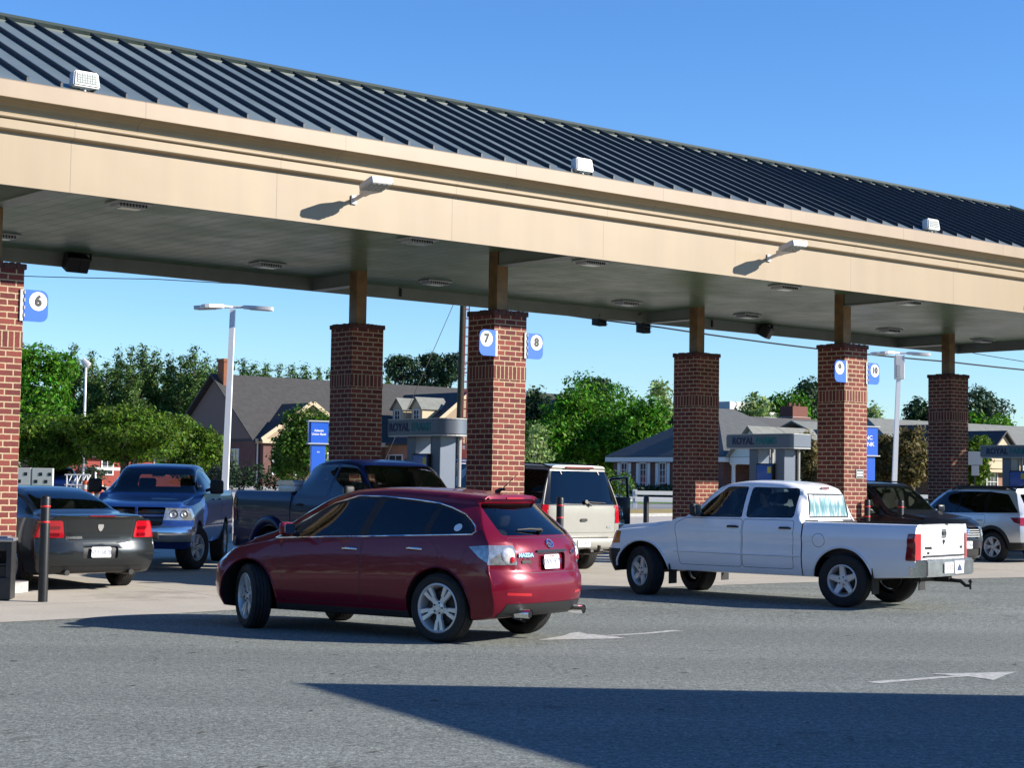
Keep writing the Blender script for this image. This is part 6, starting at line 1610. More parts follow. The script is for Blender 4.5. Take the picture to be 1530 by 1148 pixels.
def window(root, M_, w, h, bars=(2, 3), shutters=0., arch=False):
    b = B(); t = .09
    box(b, -w/2-t, -.06, -t, -w/2, .02, h+t, M=M_); box(b, w/2, -.06, -t, w/2+t, .02, h+t, M=M_); box(b, -w/2, -.06, -t, w/2, .02, 0, M=M_); box(b, -w/2, -.06, h, w/2, .02, h+t, M=M_)
    for i in range(1, bars[0]): x = -w/2+w*i/bars[0]; box(b, x-.02, -.045, 0, x+.02, -.01, h, M=M_)
    for i in range(1, bars[1]): z = h*i/bars[1]; box(b, -w/2, -.04, z-.02, w/2, -.012, z+.02, M=M_)
    o = obj('window', b, MT['white_trim'], root)
    b = B(); box(b, -w/2, -.012, 0, w/2, .0, h, M=M_); obj('pane', b, MT['house_glass'], o)
    if shutters:
        for s in (-1, 1):
            b = B(); box(b, s*(w/2+t+.06)-(shutters if s < 0 else 0), -.05, -.05, s*(w/2+t+.06)+(shutters if s > 0 else 0), -.008, h+.05, .01, M=M_); obj('shutter', b, MT['white_trim'], o)
    return o
FRONT = lambda x, y, z: Matrix.Translation((x, y, z))                                  # faces -y of the building
LEFT = lambda x, y, z: Matrix.Translation((x, y, z)) @ Matrix.Rotation(-PI/2, 4, 'Z')   # faces -x

# slate roofed brick bank at left
D0 = 140
o0 = at(382, 656, D0)     # front left eave corner
bk = empty('bank_building', (o0.x, D0, gz(D0)), CROT); tag(bk, 'brick bank with a steep slate roof, tall chimney and dormers behind the left lamp post', 'building')
ev = at(382, 655, D0).z-gz(D0); g = gz(D0)
rd = at(382, 566, D0+5).z-g
LEN, DEP = 42, 13
b = B(); uvwall(b, 0, 0, 0, LEN, DEP, ev); obj('wall', b, MT['dark_brick'], bk)
b = B(); gable_roof(b, 0, LEN, 0, DEP, ev, rd+.2, .5, .15); obj('roof', b, MT['slate_roof'], bk)
gable_wall(bk, 'gable_wall', [(-DEP, ev), (0, ev), (-DEP/2, rd)], Matrix.Translation((0, 0, 0)) @ Matrix.Rotation(-PI/2, 4, 'Z'), 'dark_brick')
b = B(); box(b, -.3, -.52, ev-.42, LEN+.3, -.40, ev-.05, .01); obj('eave_trim', b, MT['cream_trim'], bk)
b = B(); cz = at(337, 537, D0+5).z-g
box(b, .02, DEP/2-1.25, 0, .72, DEP/2-.25, cz-.25, .02); box(b, -.05, DEP/2-1.32, cz-.25, .79, DEP/2-.18, cz, .02); obj('chimney', b, MT['chimney_brick'], bk)
def wing(x0, w, out, peak, label=None, dorm=0):
    b = B(); uvwall(b, x0, -out, 0, x0+w, -.01, ev); obj('wing_wall', b, MT['house_brick' if out > 2 else 'dark_brick'], bk)
    b = B(); gable_roof(b, x0, x0+w, -out, DEP*.45, ev, peak, .35, .14, 'y'); obj('wing_roof', b, MT['dark_shingle'], bk)
    gable_wall(bk, 'wing_gable', [(x0, ev), (x0+w, ev), (x0+w/2, peak)], Matrix.Translation((0, -out-.02, 0)), 'house_brick')
    for s in (0, 1):   # raked cream trim
        xa = x0-.35 if s == 0 else x0+w+.35; xm = x0+w/2; k = (peak-ev)/(w/2); za = ev-.35*k
        b = B(); m = frame((xa, -out-.40, za), (xm-xa, 0, peak-za), (0, -1, 0)); ln = math.hypot(xm-xa, peak-za); 
        box(b, 0, -.0, -.30 if s == 0 else -.02, ln, .06, .02 if s == 0 else .30, .0, M=m); obj('rake_trim', b, MT['cream_trim'], bk)
    b = B(); box(b, x0-.3, -out-.35, ev-.40, x0+w+.3, -out-.03, ev-.04, .02); obj('cornice', b, MT['cream_trim'], bk)
pk1 = at(430, 601, D0-4).z-g
wing(.3, 8.6, .7, ev+2.85)
pk2 = ev+4.25
wing(12.6, 11.4, 4.0, pk2)
kk = (pk2-ev)/5.7
for i, (yy, w_) in enumerate(((.6, 1.5), (-2.1, 1.5))):   # dormers on the left slope of the big wing
    xw = 12.6+1.7; zb_ = ev+1.7*kk-.05
    dm = B(); box(dm, xw, yy-w_/2, zb_, xw+2.1, yy+w_/2, zb_+1.75, 0); d = obj('dormer', dm, MT['cream_trim'], bk)
    dr = B(); gable_roof(dr, xw-.05, xw+2.6, yy-w_/2, yy+w_/2, zb_+1.75, zb_+2.55, .18, .08); obj('dormer_roof', dr, MT['grey_shingle'], d)
    window(d, LEFT(xw-.03, yy, zb_+.35), .7, 1.15, (2, 3))
    gable_wall(d, 'dormer_gable', [(-w_/2, 0), (w_/2, 0), (0, .78)], Matrix.Translation((xw+.0, yy, zb_+1.75)) @ Matrix.Rotation(-PI/2, 4, 'Z'), 'cream_trim')
for x in (1.6, 3.6): window(bk, FRONT(x, -.72, 1.0), .8, 1.9, (2, 4))
for x in (6.2, 7.9): window(bk, FRONT(x, -.72, .7), 1.1, 2.0, (3, 4))
for x in (15, 18.3, 21.5, 27, 31): window(bk, FRONT(x, -4.02 if x < 24 else -.02, .9), 1.3, 2.0, (4, 4))
for yy in (3, 8.5): window(bk, LEFT(-.01, yy, 1.0), .9, 1.9, (2, 4))
window(bk, LEFT(12.58, -1.6, .1), 1.8, 2.6, (2, 2))
b = B(); tube(b, [(.1, -.15, ev-.4), (.1, -.15, .2)], .06, 8); obj('downpipe', b, MT['white_trim'], bk)
b = B(); tube(b, [(12.4, -4.4, ev-.5), (12.4, -4.15, ev-.9), (12.4, -4.15, .2)], .07, 8); obj('downpipe', b, MT['white_trim'], bk)

# the hipped bank across the road, right of the middle
D1 = 122
p0 = at(1082, 690, D1)
pb = empty('bank_building', (p0.x, D1, gz(D1)), CROT); tag(pb, 'low brick bank with hipped grey roof, white shutters and columned porch', 'building')
g = gz(D1); ev = at(934, 684, D1+9).z-g; rg = at(1003, 608, D1+6).z-g
def hip(bm, x0, x1, y0, y1, z0, z1, ov=.5, inset=None):
    ins = inset or (y1-y0)/2+ov
    A = [(x0-ov, y0-ov, z0), (x1+ov, y0-ov, z0), (x1+ov, y1+ov, z0), (x0-ov, y1+ov, z0)]; ym = (y0+y1)/2
    v = [bm.verts.new(p) for p in A+[(x0-ov+ins, ym, z1), (x1+ov-ins, ym, z1)]]
    for f in ((0, 1, 5, 4), (2, 3, 4, 5), (1, 2, 5), (3, 0, 4), (3, 2, 1, 0)): bm.faces.new([v[i] for i in f])
    fixn(bm)
DB = 11.2
b = B(); uvwall(b, 0, 0, 0, 12, DB, ev); obj('wall', b, MT['dark_brick'], pb)
b = B(); hip(b, 0, 12, 0, DB, ev+.05, rg, .5, 5.6); obj('roof', b, MT['hip_shingle'], pb)
b = B(); box(b, -.45, -.45, ev-.35, 12.45, DB+.45, ev-.0, .03); obj('cornice', b, MT['white_trim'], pb)
for yy in (2.0, 4.0, 6.0, 8.0, 10.0): window(pb, LEFT(-.01, yy, .50), .56, 1.85, (2, 4), .30)
for x in (7.6, 10.2): window(pb, FRONT(x, -.01, .75), .72, 1.75, (2, 4), .38)
# long wing running on to the right
b = B(); uvwall(b, 12.0, 1, 0, 26, DB+2, ev); obj('main_wall', b, MT['house_brick'], pb)
b = B(); gable_roof(b, 12, 26, 1, DB+2, ev+.05, rg-1.9, .5, .12); obj('main_roof', b, MT['dark_shingle'], pb)
b = B(); box(b, 12.5, .55, ev-.40, 26.4, 1.0, ev-.0, .03); obj('main_cornice', b, MT['white_trim'], pb)
# porch facing left with pediment
b = B(); box(b, 0, -4.4, ev-.5, 6, -.5, ev-.02, .03); obj('porch_beam', b, MT['white_trim'], pb)
b = B(); gable_roof(b, 0, 6, -4.4, -.5, ev, ev+2.0, .35, .12); obj('porch_roof', b, MT['grey_shingle'], pb)
gable_wall(pb, 'porch_gable', [(.5, ev), (4.4, ev), (2.45, ev+1.9)], Matrix.Rotation(-PI/2, 4, 'Z'), 'pale_green_siding')
for x, y in ((.2, -4.2), (.2, -.7), (3., -4.2), (5.8, -4.2)):
    b = B(); tube(b, [(x, y, 0), (x, y, .15), (x, y, .16), (x, y, ev-.62), (x, y, ev-.6), (x, y, ev-.5)], [.2, .2, .15, .13, .19, .19], 14); obj('column', b, MT['white_trim'], pb, 40)
b = B(); box(b, 3.2, -4.0, 0, 5.9, -.46, ev-.5, .02); obj('porch_lobby', b, MT['dark_brick'], pb)
t = text_bm('PNC BANK', .34, .02, .004); xf(t, frame((3.17, -1.6, 1.75), (0, -1, 0), (0, 0, 1))); obj('wall_lettering', t, MT['sign_white'], pb)
for x in (14, 17, 20, 23): window(pb, FRONT(x, .98, .7), .9, 1.7, (2, 3), .38)
for i, x in enumerate((13.6, 16.6, 19.6)):
    b = B(); box(b, x-.7, 1.8, ev+.5, x+.7, 5, ev+1.6, 0); d = obj('dormer', b, MT['cream_trim'], pb)
    b = B(); gable_roof(b, x-.7, x+.7, 1.8, 5, ev+1.6, ev+2.3, .2, .08, 'y'); obj('dormer_roof', b, MT['grey_shingle'], d)
    window(d, FRONT(x, 1.78, ev+.65), .6, .8, (2, 2))
    gable_wall(d, 'dormer_gable', [(x-.7, ev+1.6), (x+.7, ev+1.6), (x, ev+2.25)], Matrix.Translation((0, 1.79, 0)), 'white_trim')
b = B(); box(b, .9, 4.6, ev+.3, 2.6, 5.8, ev+2.0, 0); d = obj('dormer', b, MT['pale_green_siding'], pb); window(d, LEFT(.88, 5.2, ev+.6), .6, 1.2, (2, 3))
b = B(); gable_roof(b, .9, 3.4, 4.6, 5.8, ev+2.0, ev+2.6, .15, .08); obj('dormer_roof', b, MT['grey_shingle'], d)
# dark flat roofed hall behind it with roof units
D2 = 165
p0 = at(1085, 700, D2)
fh = empty('flat_roof_hall', (p0.x, D2, gz(D2)), CROT); tag(fh, 'dark flat roofed hall with roof units above the hipped bank', 'building')
g = gz(D2); z1 = at(1085, 638, D2).z-g; z2 = at(1150, 611, D2+8).z-g
b = B(); uvwall(b, -1, 0, 0, 42, 25, z1-.6); obj('wall', b, MT['dark_brick'], fh)
b = B(); box(b, -1.4, -.4, z1-.6, 42.4, 25.4, z1, .03); obj('roof_edge', b, MT['flat_roof_dark'], fh)
b = B(); box(b, 3, 8, z1, 20, 20, z2, .03); obj('roof_screen', b, MT['flat_roof_dark'], fh)
for x, y, w, h, m in ((2.0, 2.0, 1.2, 1.0, 'lamp_grey'), (8.5, 3, 3.2, 1.3, 'lamp_grey'), (11.5, 5, 5, 1.9, 'lamp_white'), (15, 4, 2.4, .9, 'lamp_white'), (20, 4, 2.5, 1.1, 'lamp_white'), (5.5, 4, .9, .7, 'lamp_white'), (11, 10, 4.5, z2-z1+1.0, 'lamp_grey')):
    b = B(); box(b, x, y, z1, x+w, y+w*.7, z1+h, .05); obj('roof_unit', b, MT[m], fh)
# brick terrace at right with chimney
D3 = 150
p0 = at(1268, 700, D3)
rt = empty('terrace_building', (p0.x, D3, gz(D3)), CROT); tag(rt, 'brick and cream terrace with a square chimney behind the right lamp post', 'building')
g = gz(D3); ev = at(1268, 672, D3).z-g; rg = at(1300, 634, D3+6).z-g
b = B(); uvwall(b, 0, 0, 0, 20, 12, ev); obj('wall', b, MT['house_brick'], rt)
b = B(); gable_roof(b, 0, 20, 0, 12, ev, rg, .5, .14); obj('roof', b, MT['grey_shingle'], rt)
b = B(); box(b, -.4, -.6, ev-.5, 20.4, -.42, ev, .02); obj('cornice', b, MT['cream_trim'], rt)
b = B(); box(b, -5, 10, rg-1.2, 24, 22, rg+.55, .02); obj('rear_roof', b, MT['flat_roof_dark'], rt)
cz = at(1330, 605, D3+10).z-g
b = B(); box(b, 6.5, 12, rg-.5, 8.6, 13.6, cz-.1, .02); box(b, 6.3, 11.8, rg+.5, 8.8, 13.8, rg+.85, .02, mi=1); 
for k in range(3): tube(b, [(6.9+k*.65, 12.8, cz-.1), (6.9+k*.65, 12.8, cz+.25)], .14, 8)
obj('chimney', b, [MT['dark_brick_plain'] if 'dark_brick_plain' in MT else MT['chimney_dark'], MT['white_trim']], rt)
for x in (1.5, 4.5, 8, 11.5, 15, 18): window(rt, FRONT(x, -.02, .8), 1.2, 1.7, (3, 3)); 
for x in (3., 9.8): 
    b = B(); box(b, x-.5, -.14, 0, x+.5, -.01, ev-.5, .02); obj('pilaster', b, MT['cream_trim'], rt)
# building at the far right edge
D4 = 120
p0 = at(1452, 700, D4)
rb2 = empty('porch_building', (p0.x, D4, gz(D4)), CROT); tag(rb2, 'cream trimmed brick building with a small gabled porch at the right edge', 'building')
g = gz(D4); ev = at(1500, 690, D4).z-g; rg = at(1460, 628, D4+8).z-g
b = B(); uvwall(b, 0, 3, 0, 26, 15, ev); obj('wall', b, MT['house_brick'], rb2)
b = B(); hip(b, -3, 26, 3, 15, ev+.05, rg, .5, 3.5); obj('roof', b, MT['grey_shingle'], rb2)
b = B(); box(b, -3.4, 2.4, ev-.7, 26.4, 3.0, ev, .04); obj('cornice', b, MT['cream_trim'], rb2)
b = B(); box(b, .2, -.8, ev-.5, 4.6, 3.0, ev+.06, .03); obj('porch_beam', b, MT['cream_trim'], rb2)
b = B(); gable_roof(b, .2, 4.6, -.8, 8, ev+.1, ev+2.0, .35, .14, 'y'); obj('porch_roof', b, MT['dark_shingle'], rb2)
gable_wall(rb2, 'porch_gable', [(.2, ev+.05), (4.6, ev+.05), (2.4, ev+1.9)], Matrix.Translation((0, -.85, 0)), 'cream_trim')
b = B(); gable_roof(b, .6, 3.0, 4, 8, rg-1.5, rg-.6, .3, .1, 'y'); obj('dormer_roof', b, MT['dark_shingle'], rb2)
b = B(); box(b, .6, 4, rg-2.2, 3.0, 8, rg-1.5, 0); obj('dormer', b, MT['cream_trim'], rb2)
for x in (.45, 4.35):
    b = B(); tube(b, [(x, -.6, 0), (x, -.6, ev-.5)], .15, 12); obj('column', b, MT['cream_trim'], rb2, 40)
b = B(); box(b, 1.8, 2.9, 0, 2.9, 2.98, 2.2, .01); obj('door', b, MT['door_dark'], rb2)
for x in (6.5, 10, 13.5, 17): window(rb2, FRONT(x, 2.98, .9), 1.2, 1.6, (3, 3))
# red walled house under the spreading tree at left
D5 = 128
p0 = at(160, 700, D5)
rh = empty('red_house', (p0.x, D5, gz(D5)), CROT); tag(rh, 'red walled house half hidden by the spreading tree at left', 'building')
g = gz(D5); ev = at(160, 689, D5).z-g
b = B(); box(b, -3, 0, 0, 7.5, 8, ev+.4, 0); obj('wall', b, MT['red_wall'], rh)
b = B(); gable_roof(b, -3, 7.5, 0, 8, ev+.4, ev+2.3, .4, .12); obj('roof', b, MT['slate_roof'], rh)
for x in (0, 4.2): window(rh, FRONT(x, -.01, .9), .8, 1.1, (2, 2))
b = B(); box(b, -2.2, -2.6, ev-.7, .2, 0, ev-.5, .02); obj('porch_roof', b, MT['white_trim'], rh)
for x in (-2.1, .1):
    b = B(); box(b, x-.06, -2.5, 0, x+.06, -2.38, ev-.7); obj('porch_post', b, MT['white_trim'], rh)
# white perforated barrier and striped drums at far left
P = [at(px, 711, 82) for px in (14, 39, 43, 53, 54, 82)]
def barrier(x0, x1, label, top=1.62, mat='barrier_white', holes=True):
    root = empty('barrier_panel', (x0, 82, gz(82))); tag(root, label, 'barrier', 'white panels of the far left barrier')
    w = x1-x0; b = B(); box(b, 0, 0, 0, w, .22, top, .02); obj('panel', b, MT[mat], root)
    if holes:
        for i, x in enumerate([w*.2, w*.42, w*.68, w*.86]):
            h = B(); s = .075; z = top-(.28 if i % 2 else .62); box(h, x-s, -.012, z-s, x+s, .0, z+s, .004); obj('opening', h, MT['ink'], root)
        h = B(); box(h, .05, -.01, .55, w-.05, 0, .60); obj('seam', h, MT['lamp_grey'], root)
barrier(P[0].x-.6, P[1].x+.2, 'leftmost white barrier panel, next to the left edge pillar'); barrier(P[2].x+.1, P[3].x-.2, 'dark grey panel between two white barrier panels', 1.6, 'pole_grey', False); barrier(P[4].x-.2, P[5].x-.1, 'white barrier panel just left of the far silver pickup')
for k, (px, c) in enumerate(((128, 'striped orange and white drum nearest the slim floodlight pole'), (139, 'middle one of the three striped drums'), (150, 'striped drum nearest the hood of the slate blue pickup'))):
    p = at(px, 711, 84); root = empty('traffic_drum', (p.x, 84, gz(84))); tag(root, c, 'traffic drum', 'orange and white drums')
    for i in range(5):
        b = B(); r = .20-.012*i; lathe(b, [(r, i*.21), (r, i*.21+.205), (r-.02, i*.21+.21), (.001, i*.21+.21)], 18, M=Matrix.Rotation(PI/2, 4, 'X')); fixn(b); obj('band', b, MT['drum_orange' if i % 2 == 0 else 'barrier_white'], root, 40)
tk = empty('stacked_frames', (at(100, 711, 86).x, 86, gz(86))); tag(tk, 'jumble of white steel frames behind the striped drums', 'frames')
random.seed(3); b = B()
for k in range(5): x = k*.2; tube(b, [(x, 0, .7), (x+random.uniform(.1, .4), .3, 1.3)], .03, 6)
tube(b, [(-.1, 0, 1.28), (1.1, 0, 1.3)], .04, 6); tube(b, [(-.1, 0, .8), (1.1, 0, .8)], .04, 6)
for x in (0, .5, 1): tube(b, [(x, 0, 0), (x, 0, 1.3)], .04, 6)
obj('frame', b, MT['barrier_white'], tk)
# blue bank signs
def blue_sign(px, top_py, d, w, hbox, hleg, label, lines, size, small=None, name='pylon_sign'):
    p = at(px, 700, d); zt = at(px, top_py, d).z-gz(d)
    root = empty(name, (p.x, d, gz(d)), CROT-.35); tag(root, label, 'sign')
    b = B(); n = 10; pts = [(-w/2, -.2), (w/2, -.2), (w/2, .2), (-w/2, .2)]
    b = B(); prism(b, pts, zt-hbox, zt); fixn(b); bmesh.ops.bevel(b, geom=[e for e in b.edges if abs(e.verts[0].co.z-e.verts[1].co.z) > .1], offset=.10, segments=4, affect='EDGES'); hd = obj('sign_box', b, MT['sign_blue'], root, 40)
    b = B(); box(b, -w/2-.06, -.26, zt, w/2+.06, .26, zt+.07, .02); obj('sign_trim', b, MT['lamp_grey'], root); b = B(); box(b, -w/2-.06, -.26, zt-hbox-.07, w/2+.06, .26, zt-hbox, .02); obj('sign_trim', b, MT['lamp_grey'], root)
    b = B(); box(b, -w*.36, -.15, 0, w*.36, .15, zt-hbox-.07, .02); lg = obj('sign_leg', b, MT['sign_blue'], root)
    for i, l in enumerate(lines):
        t = text_bm(l, size, .004, .004); xf(t, Matrix.Translation((0, -.206, zt-hbox*.5+size*.6-i*size*1.15)) @ Matrix.Rotation(PI/2, 4, 'X')); obj('lettering', t, MT['sign_white'], hd)
    if small:
        t = text_bm(small, size*.42, .004, .002); xf(t, Matrix.Translation((0, -.156, zt-hbox-.45)) @ Matrix.Rotation(PI/2, 4, 'X')); obj('lettering', t, MT['sign_white'], lg)
blue_sign(474, 631, 88, 1.0, 1.05, 1, 'blue bank pylon sign left of the shaded pillar by the navy pickup', ['Atlantic', 'Union Bank'], .155, '8220')
blue_sign(1293, 639, 92, 1.35, 1.45, 1, 'blue bank sign behind the right edge of the pillar with signs 9 and 10', ['PNC', 'BANK'], .30)
p = at(397, 722, 108); sg = empty('yard_sign', (at(451, 715, 100).x, 100, gz(100)), CROT-.4); tag(sg, 'small blue yard sign in front of the hedge of the slate roofed bank', 'sign')
b = B(); box(b, -.26, -.02, .52, .26, .02, .92, .005); obj('board', b, MT['sign_blue'], sg)
b = B(); box(b, -.18, -.025, .78, .10, -.021, .83); box(b, -.18, -.025, .68, .16, -.021, .71); box(b, -.18, -.025, .60, .05, -.021, .63); obj('notice_lines', b, MT['sign_white'], sg)
b = B(); box(b, -.2, -.015, 0, -.17, .015, .52); box(b, .17, -.015, 0, .2, .015, .52); obj('stake', b, MT['lamp_grey'], sg)
p = at(1457, 700, 95); rs_ = empty('road_sign', (p.x, 95, gz(95)), -.05); tag(rs_, 'grey back of a road sign right of the shaded pillar near the right edge', 'sign')
z = at(1457, 694, 95).z-gz(95)
b = B(); box(b, -.38, -.015, z-.05, .38, .015, z+.68, .01); obj('board', b, MT['pole_grey'], rs_)
b = B(); box(b, -.2, -.02, z-.62, .2, .01, z-.08, .01); obj('lower_board', b, MT['pole_grey'], rs_)
b = B(); box(b, -.04, .016, 0, .04, .05, z+.66); obj('post', b, MT['dark_metal'], rs_)

# store behind the photographer: only its shadow shows
T = Vector((-1.79, 14.93, 0)); sdir = Vector((.989, -.145, 0)); HS = 4.4; off = sdir*(HS/math.tan(R(25.3)))
c0 = T+off
st = empty('store_building', (c0.x, c0.y, 0)); tag(st, 'brick store beside the photographer whose shadow falls across the asphalt', 'building')
dA = Vector((.471, -.882, 0)); dB = Vector((1, -.015, 0))
pts = [Vector((0, 0, 0)), dA*26, dA*26+dB*22, dB*22]
b = B(); prism(b, [(p.x+.12, p.y-.1) for p in pts][::1], 0, HS-.35); fixn(b); obj('wall', b, MT['chimney_brick'], st)
b = B(); prism(b, [(p.x, p.y) for p in pts], HS-.35, HS); fixn(b); obj('parapet', b, MT['cream_trim'], st)
# paved strip in front of the store
sheet('walkway', [(4.6, 9.05), (4.9, 9.2), (14, 8.9), (16, 2), (9, 2), (5.6, 6.5)], 'concrete', .008)

# ------------------------------------------------------------------ trees
def crown_mesh(name, blobs, n, size, mat, flat=.5, shell=.55, up=.3, seed=0, clump=7):
    """leaf quads gathered in small clumps through the outer volume of overlapping blobs"""
    rnd = random.Random(seed); V = []; F = []
    tot = sum(bl[3]*bl[4]*bl[5] for bl in blobs)
    for cx, cy, cz, rx, ry, rz in blobs:
        m = max(1, int(n*rx*ry*rz/tot/clump))
        for _ in range(m):
            while True:
                d = Vector((rnd.gauss(0, 1), rnd.gauss(0, 1), rnd.gauss(0, 1)))
                if d.length > .01: break
            d.normalize(); r = shell+(1-shell)*rnd.random()**.6
            r *= 1+.22*noise.noise(Vector((d.x*2.3+cx, d.y*2.3+cy, d.z*2.3+cz+seed)))
            c = Vector((cx+d.x*rx*r, cy+d.y*ry*r, cz+d.z*rz*r))
            cs = size*rnd.uniform(1.2, 2.6)
            for k in range(clump):
                p = c+Vector((rnd.gauss(0, 1)*cs*.55, rnd.gauss(0, 1)*cs*.55, rnd.gauss(0, 1)*cs*.4))
                nrm = (d*.6+Vector((rnd.gauss(0, .6), rnd.gauss(0, .6), rnd.gauss(0, .6)+up))).normalized()
                a = nrm.orthogonal().normalized(); a.rotate(Matrix.Rotation(rnd.random()*6.28, 3, nrm)); bb = nrm.cross(a)
                s = size*(.45+1.1*rnd.random()**2); w = s*flat*rnd.uniform(.7, 1.3); i = len(V)
                V += [p-a*s, p+bb*w, p+a*s, p-bb*w]; F.append((i, i+1, i+2, i+3))
    me = bpy.data.meshes.new(name); me.from_pydata(V, [], F); me.materials.append(MT[mat])
    return me
def tree(loc, h, blobs, n, size, leaf, label, cat='tree', group=None, bark='bark', tr=.18, seed=0, name='broadleaf_tree', limbs=5, scale=1., flat=.5, shell=.55, trunk_h=None):
    root = empty(name, loc, random.uniform(0, 0.2)); tag(root, label, cat, group)
    rnd = random.Random(seed+99)
    b = B(); th = trunk_h or h*.55
    tube(b, [(0, 0, -.1), (rnd.uniform(-.1, .1), rnd.uniform(-.1, .1), th*.5), (rnd.uniform(-.2, .2), rnd.uniform(-.2, .2), th)], [tr*1.3, tr, tr*.3], 10)
    for k in range(limbs):
        bl = blobs[k % len(blobs)]; z0 = th*rnd.uniform(.35, .95)
        e = Vector((bl[0]+rnd.uniform(-.6, .6)*bl[3], bl[1]+rnd.uniform(-.6, .6)*bl[4], bl[2]+rnd.uniform(-.2, .6)*bl[5])); s = Vector((0, 0, z0)); m = s.lerp(e, .5)+Vector((0, 0, .12*h*.3))
        tube(b, [s, m, e], [tr*.45, tr*.28, tr*.08], 7)
    obj('trunk', b, MT[bark], root, 60)
    me = crown_mesh('crown', blobs, n, size, leaf, seed=seed, flat=flat, shell=shell)
    c = bpy.data.objects.new('crown', me); COL.objects.link(c); c.parent = root
    return root
def px_tree(px, top, hw, d, leaf, label, seed, base=None, n=5200, size=.26, nb=9, squash=1., group=None, bark='bark', low=.22, cat='tree', name='broadleaf_tree', tr=.2, shell=.5, flat=.5):
    """tree at a place on the ground: crown top and half width measured in the photograph"""
    p = at(px, top, d); g = gz(d); H = p.z-g; w = hw*d/FPX; rnd = random.Random(seed)
    z0 = H*low; zc = (z0+H)/2; hz = (H-z0)/2; bl = [(0, 0, zc, w*.72, w*.72, hz*.85)]
    for k in range(nb):
        a = rnd.uniform(0, 6.28); e = rnd.uniform(-.8, .95); rr = math.sqrt(max(0, 1-e*e))
        s = rnd.uniform(.28, .48)
        bl.append((math.cos(a)*rr*w*(1-s*.8), math.sin(a)*rr*w*(1-s*.8), zc+e*hz*(1-s*.7), w*s, w*s, min(hz, w)*s*squash))
    return tree((p.x, d, g), H, bl, n, size, leaf, label, cat, group, bark, tr, seed, name, 6, shell=shell, flat=flat)
px_tree(62, 497, 66, 165, 'leaf_bright', 'tall bright green tree right beside the left edge pillar', 1, n=17000, size=.20, low=.05)
px_tree(22, 500, 40, 172, 'leaf_mid', 'green tree mostly hidden by the left edge pillar', 2, n=4500, size=.3, low=.05)
OL = 'olive green spreading tree'
px_tree(190, 602, 112, 96, 'leaf_olive', 'wide low spreading olive green tree in front of the left pines', 3, n=24000, size=.115, low=.30, squash=.55, nb=14, tr=.22)
px_tree(72, 618, 82, 99, 'leaf_olive', 'smaller spreading olive green tree next to the left edge pillar', 4, n=16000, size=.115, low=.26, squash=.6, nb=10)
px_tree(288, 630, 48, 112, 'leaf_olive', 'olive green tree between the spreading tree and the slate roofed bank', 5, n=9000, size=.13, low=.15, nb=8)
# pines: narrow irregular spires; three shapes copied along the far wood
def pine_blobs(seed, H, w):
    rnd = random.Random(seed); bl = []
    for k in range(11):
        t = k/10; z = H*(.15+.82*t); rr = w*(1.08-.98*t**1.15)*rnd.uniform(.75, 1.15)
        for q in range(3):
            a = rnd.uniform(0, 6.28); bl.append((math.cos(a)*rr*.5, math.sin(a)*rr*.5, z+rnd.uniform(-.4, .4), rr*.62, rr*.62, H*.062))
    bl.append((0, 0, H*.955, w*.11, w*.11, H*.06))
    return bl
protos = []
pines = [(112, 513, 188), (137, 528, 184), (160, 540, 190), (176, 524, 186), (195, 517, 182), (213, 519, 192), (233, 524, 186), (252, 533, 184), (272, 531, 190), (290, 521, 183), (308, 534, 188), (326, 541, 192), (345, 534, 196),
    (364, 541, 206), (380, 543, 202), (398, 546, 208), (416, 543, 204), (436, 548, 210), (455, 545, 205), (476, 552, 208), (494, 550, 206), (520, 555, 210), (548, 556, 212), (580, 560, 210), (604, 556, 212), (630, 558, 214), (655, 556, 212), (150, 556, 200), (228, 548, 204), (300, 556, 202)]
pl_ = ['far left pine just right of the bright green tree', 'broad pine behind the slim floodlight pole', 'short dark pine between two taller ones, right of the floodlight pole', 'pine with a sharp tip above the spreading tree, left one', 'tallest pine above the spreading tree', 'pine with a thin tip right of the tallest one', 'pine above the right half of the spreading tree', 'low pine in a dip of the left wood', 'dark pine left of the group by the chimney', 'tall pine nearest the left of the bank chimney', 'pine directly left of the bank chimney', 'pine partly behind the bank chimney', 'pine behind the top of the left lamp post',
    'first pine right of the left lamp post, over the slate ridge', 'second pine right of the left lamp post, over the slate ridge', 'small pine in the gap over the slate ridge', 'pine over the middle of the slate ridge', 'low pine over the slate ridge', 'pine over the slate ridge near the shaded pillar', 'pine touching the left edge of the shaded pillar', 'pine hidden by the left edge of the shaded pillar', 'pine hidden behind the shaded pillar', 'pine behind the right part of the shaded pillar', 'low pine right of the shaded pillar, over the slate ridge', 'low pine under the tall open pines, left one', 'low pine under the tall open pines, middle one', 'low pine beside the utility pole', 'background pine filling the gap right of the floodlight pole', 'background pine filling the gap above the spreading tree', 'background pine filling the gap left of the chimney']
random.seed(11)
for i, (px, top, d) in enumerate(pines):
    p = at(px, top, d); g = gz(d); H = p.z-g
    if i < 4:
        r = tree((p.x, d, g), H, pine_blobs(20+i, H, 2.9), 34000, .19, 'leaf_pine', pl_[i], 'pine tree', 'pines of the far left wood', 'bark', .2, 20+i, 'pine_tree', 4, flat=.34, shell=.25, trunk_h=H*.9)
        protos.append((r, H))
    else:
        pr, h0 = protos[i % 4]; r = copy_tree(pr); r.location = (p.x, d, g); s = H/h0; r.scale = (s*random.uniform(.95, 1.25), s*random.uniform(.95, 1.25), s); r.rotation_euler = (0, 0, random.uniform(0, 6.28)); r['label'] = pl_[i]
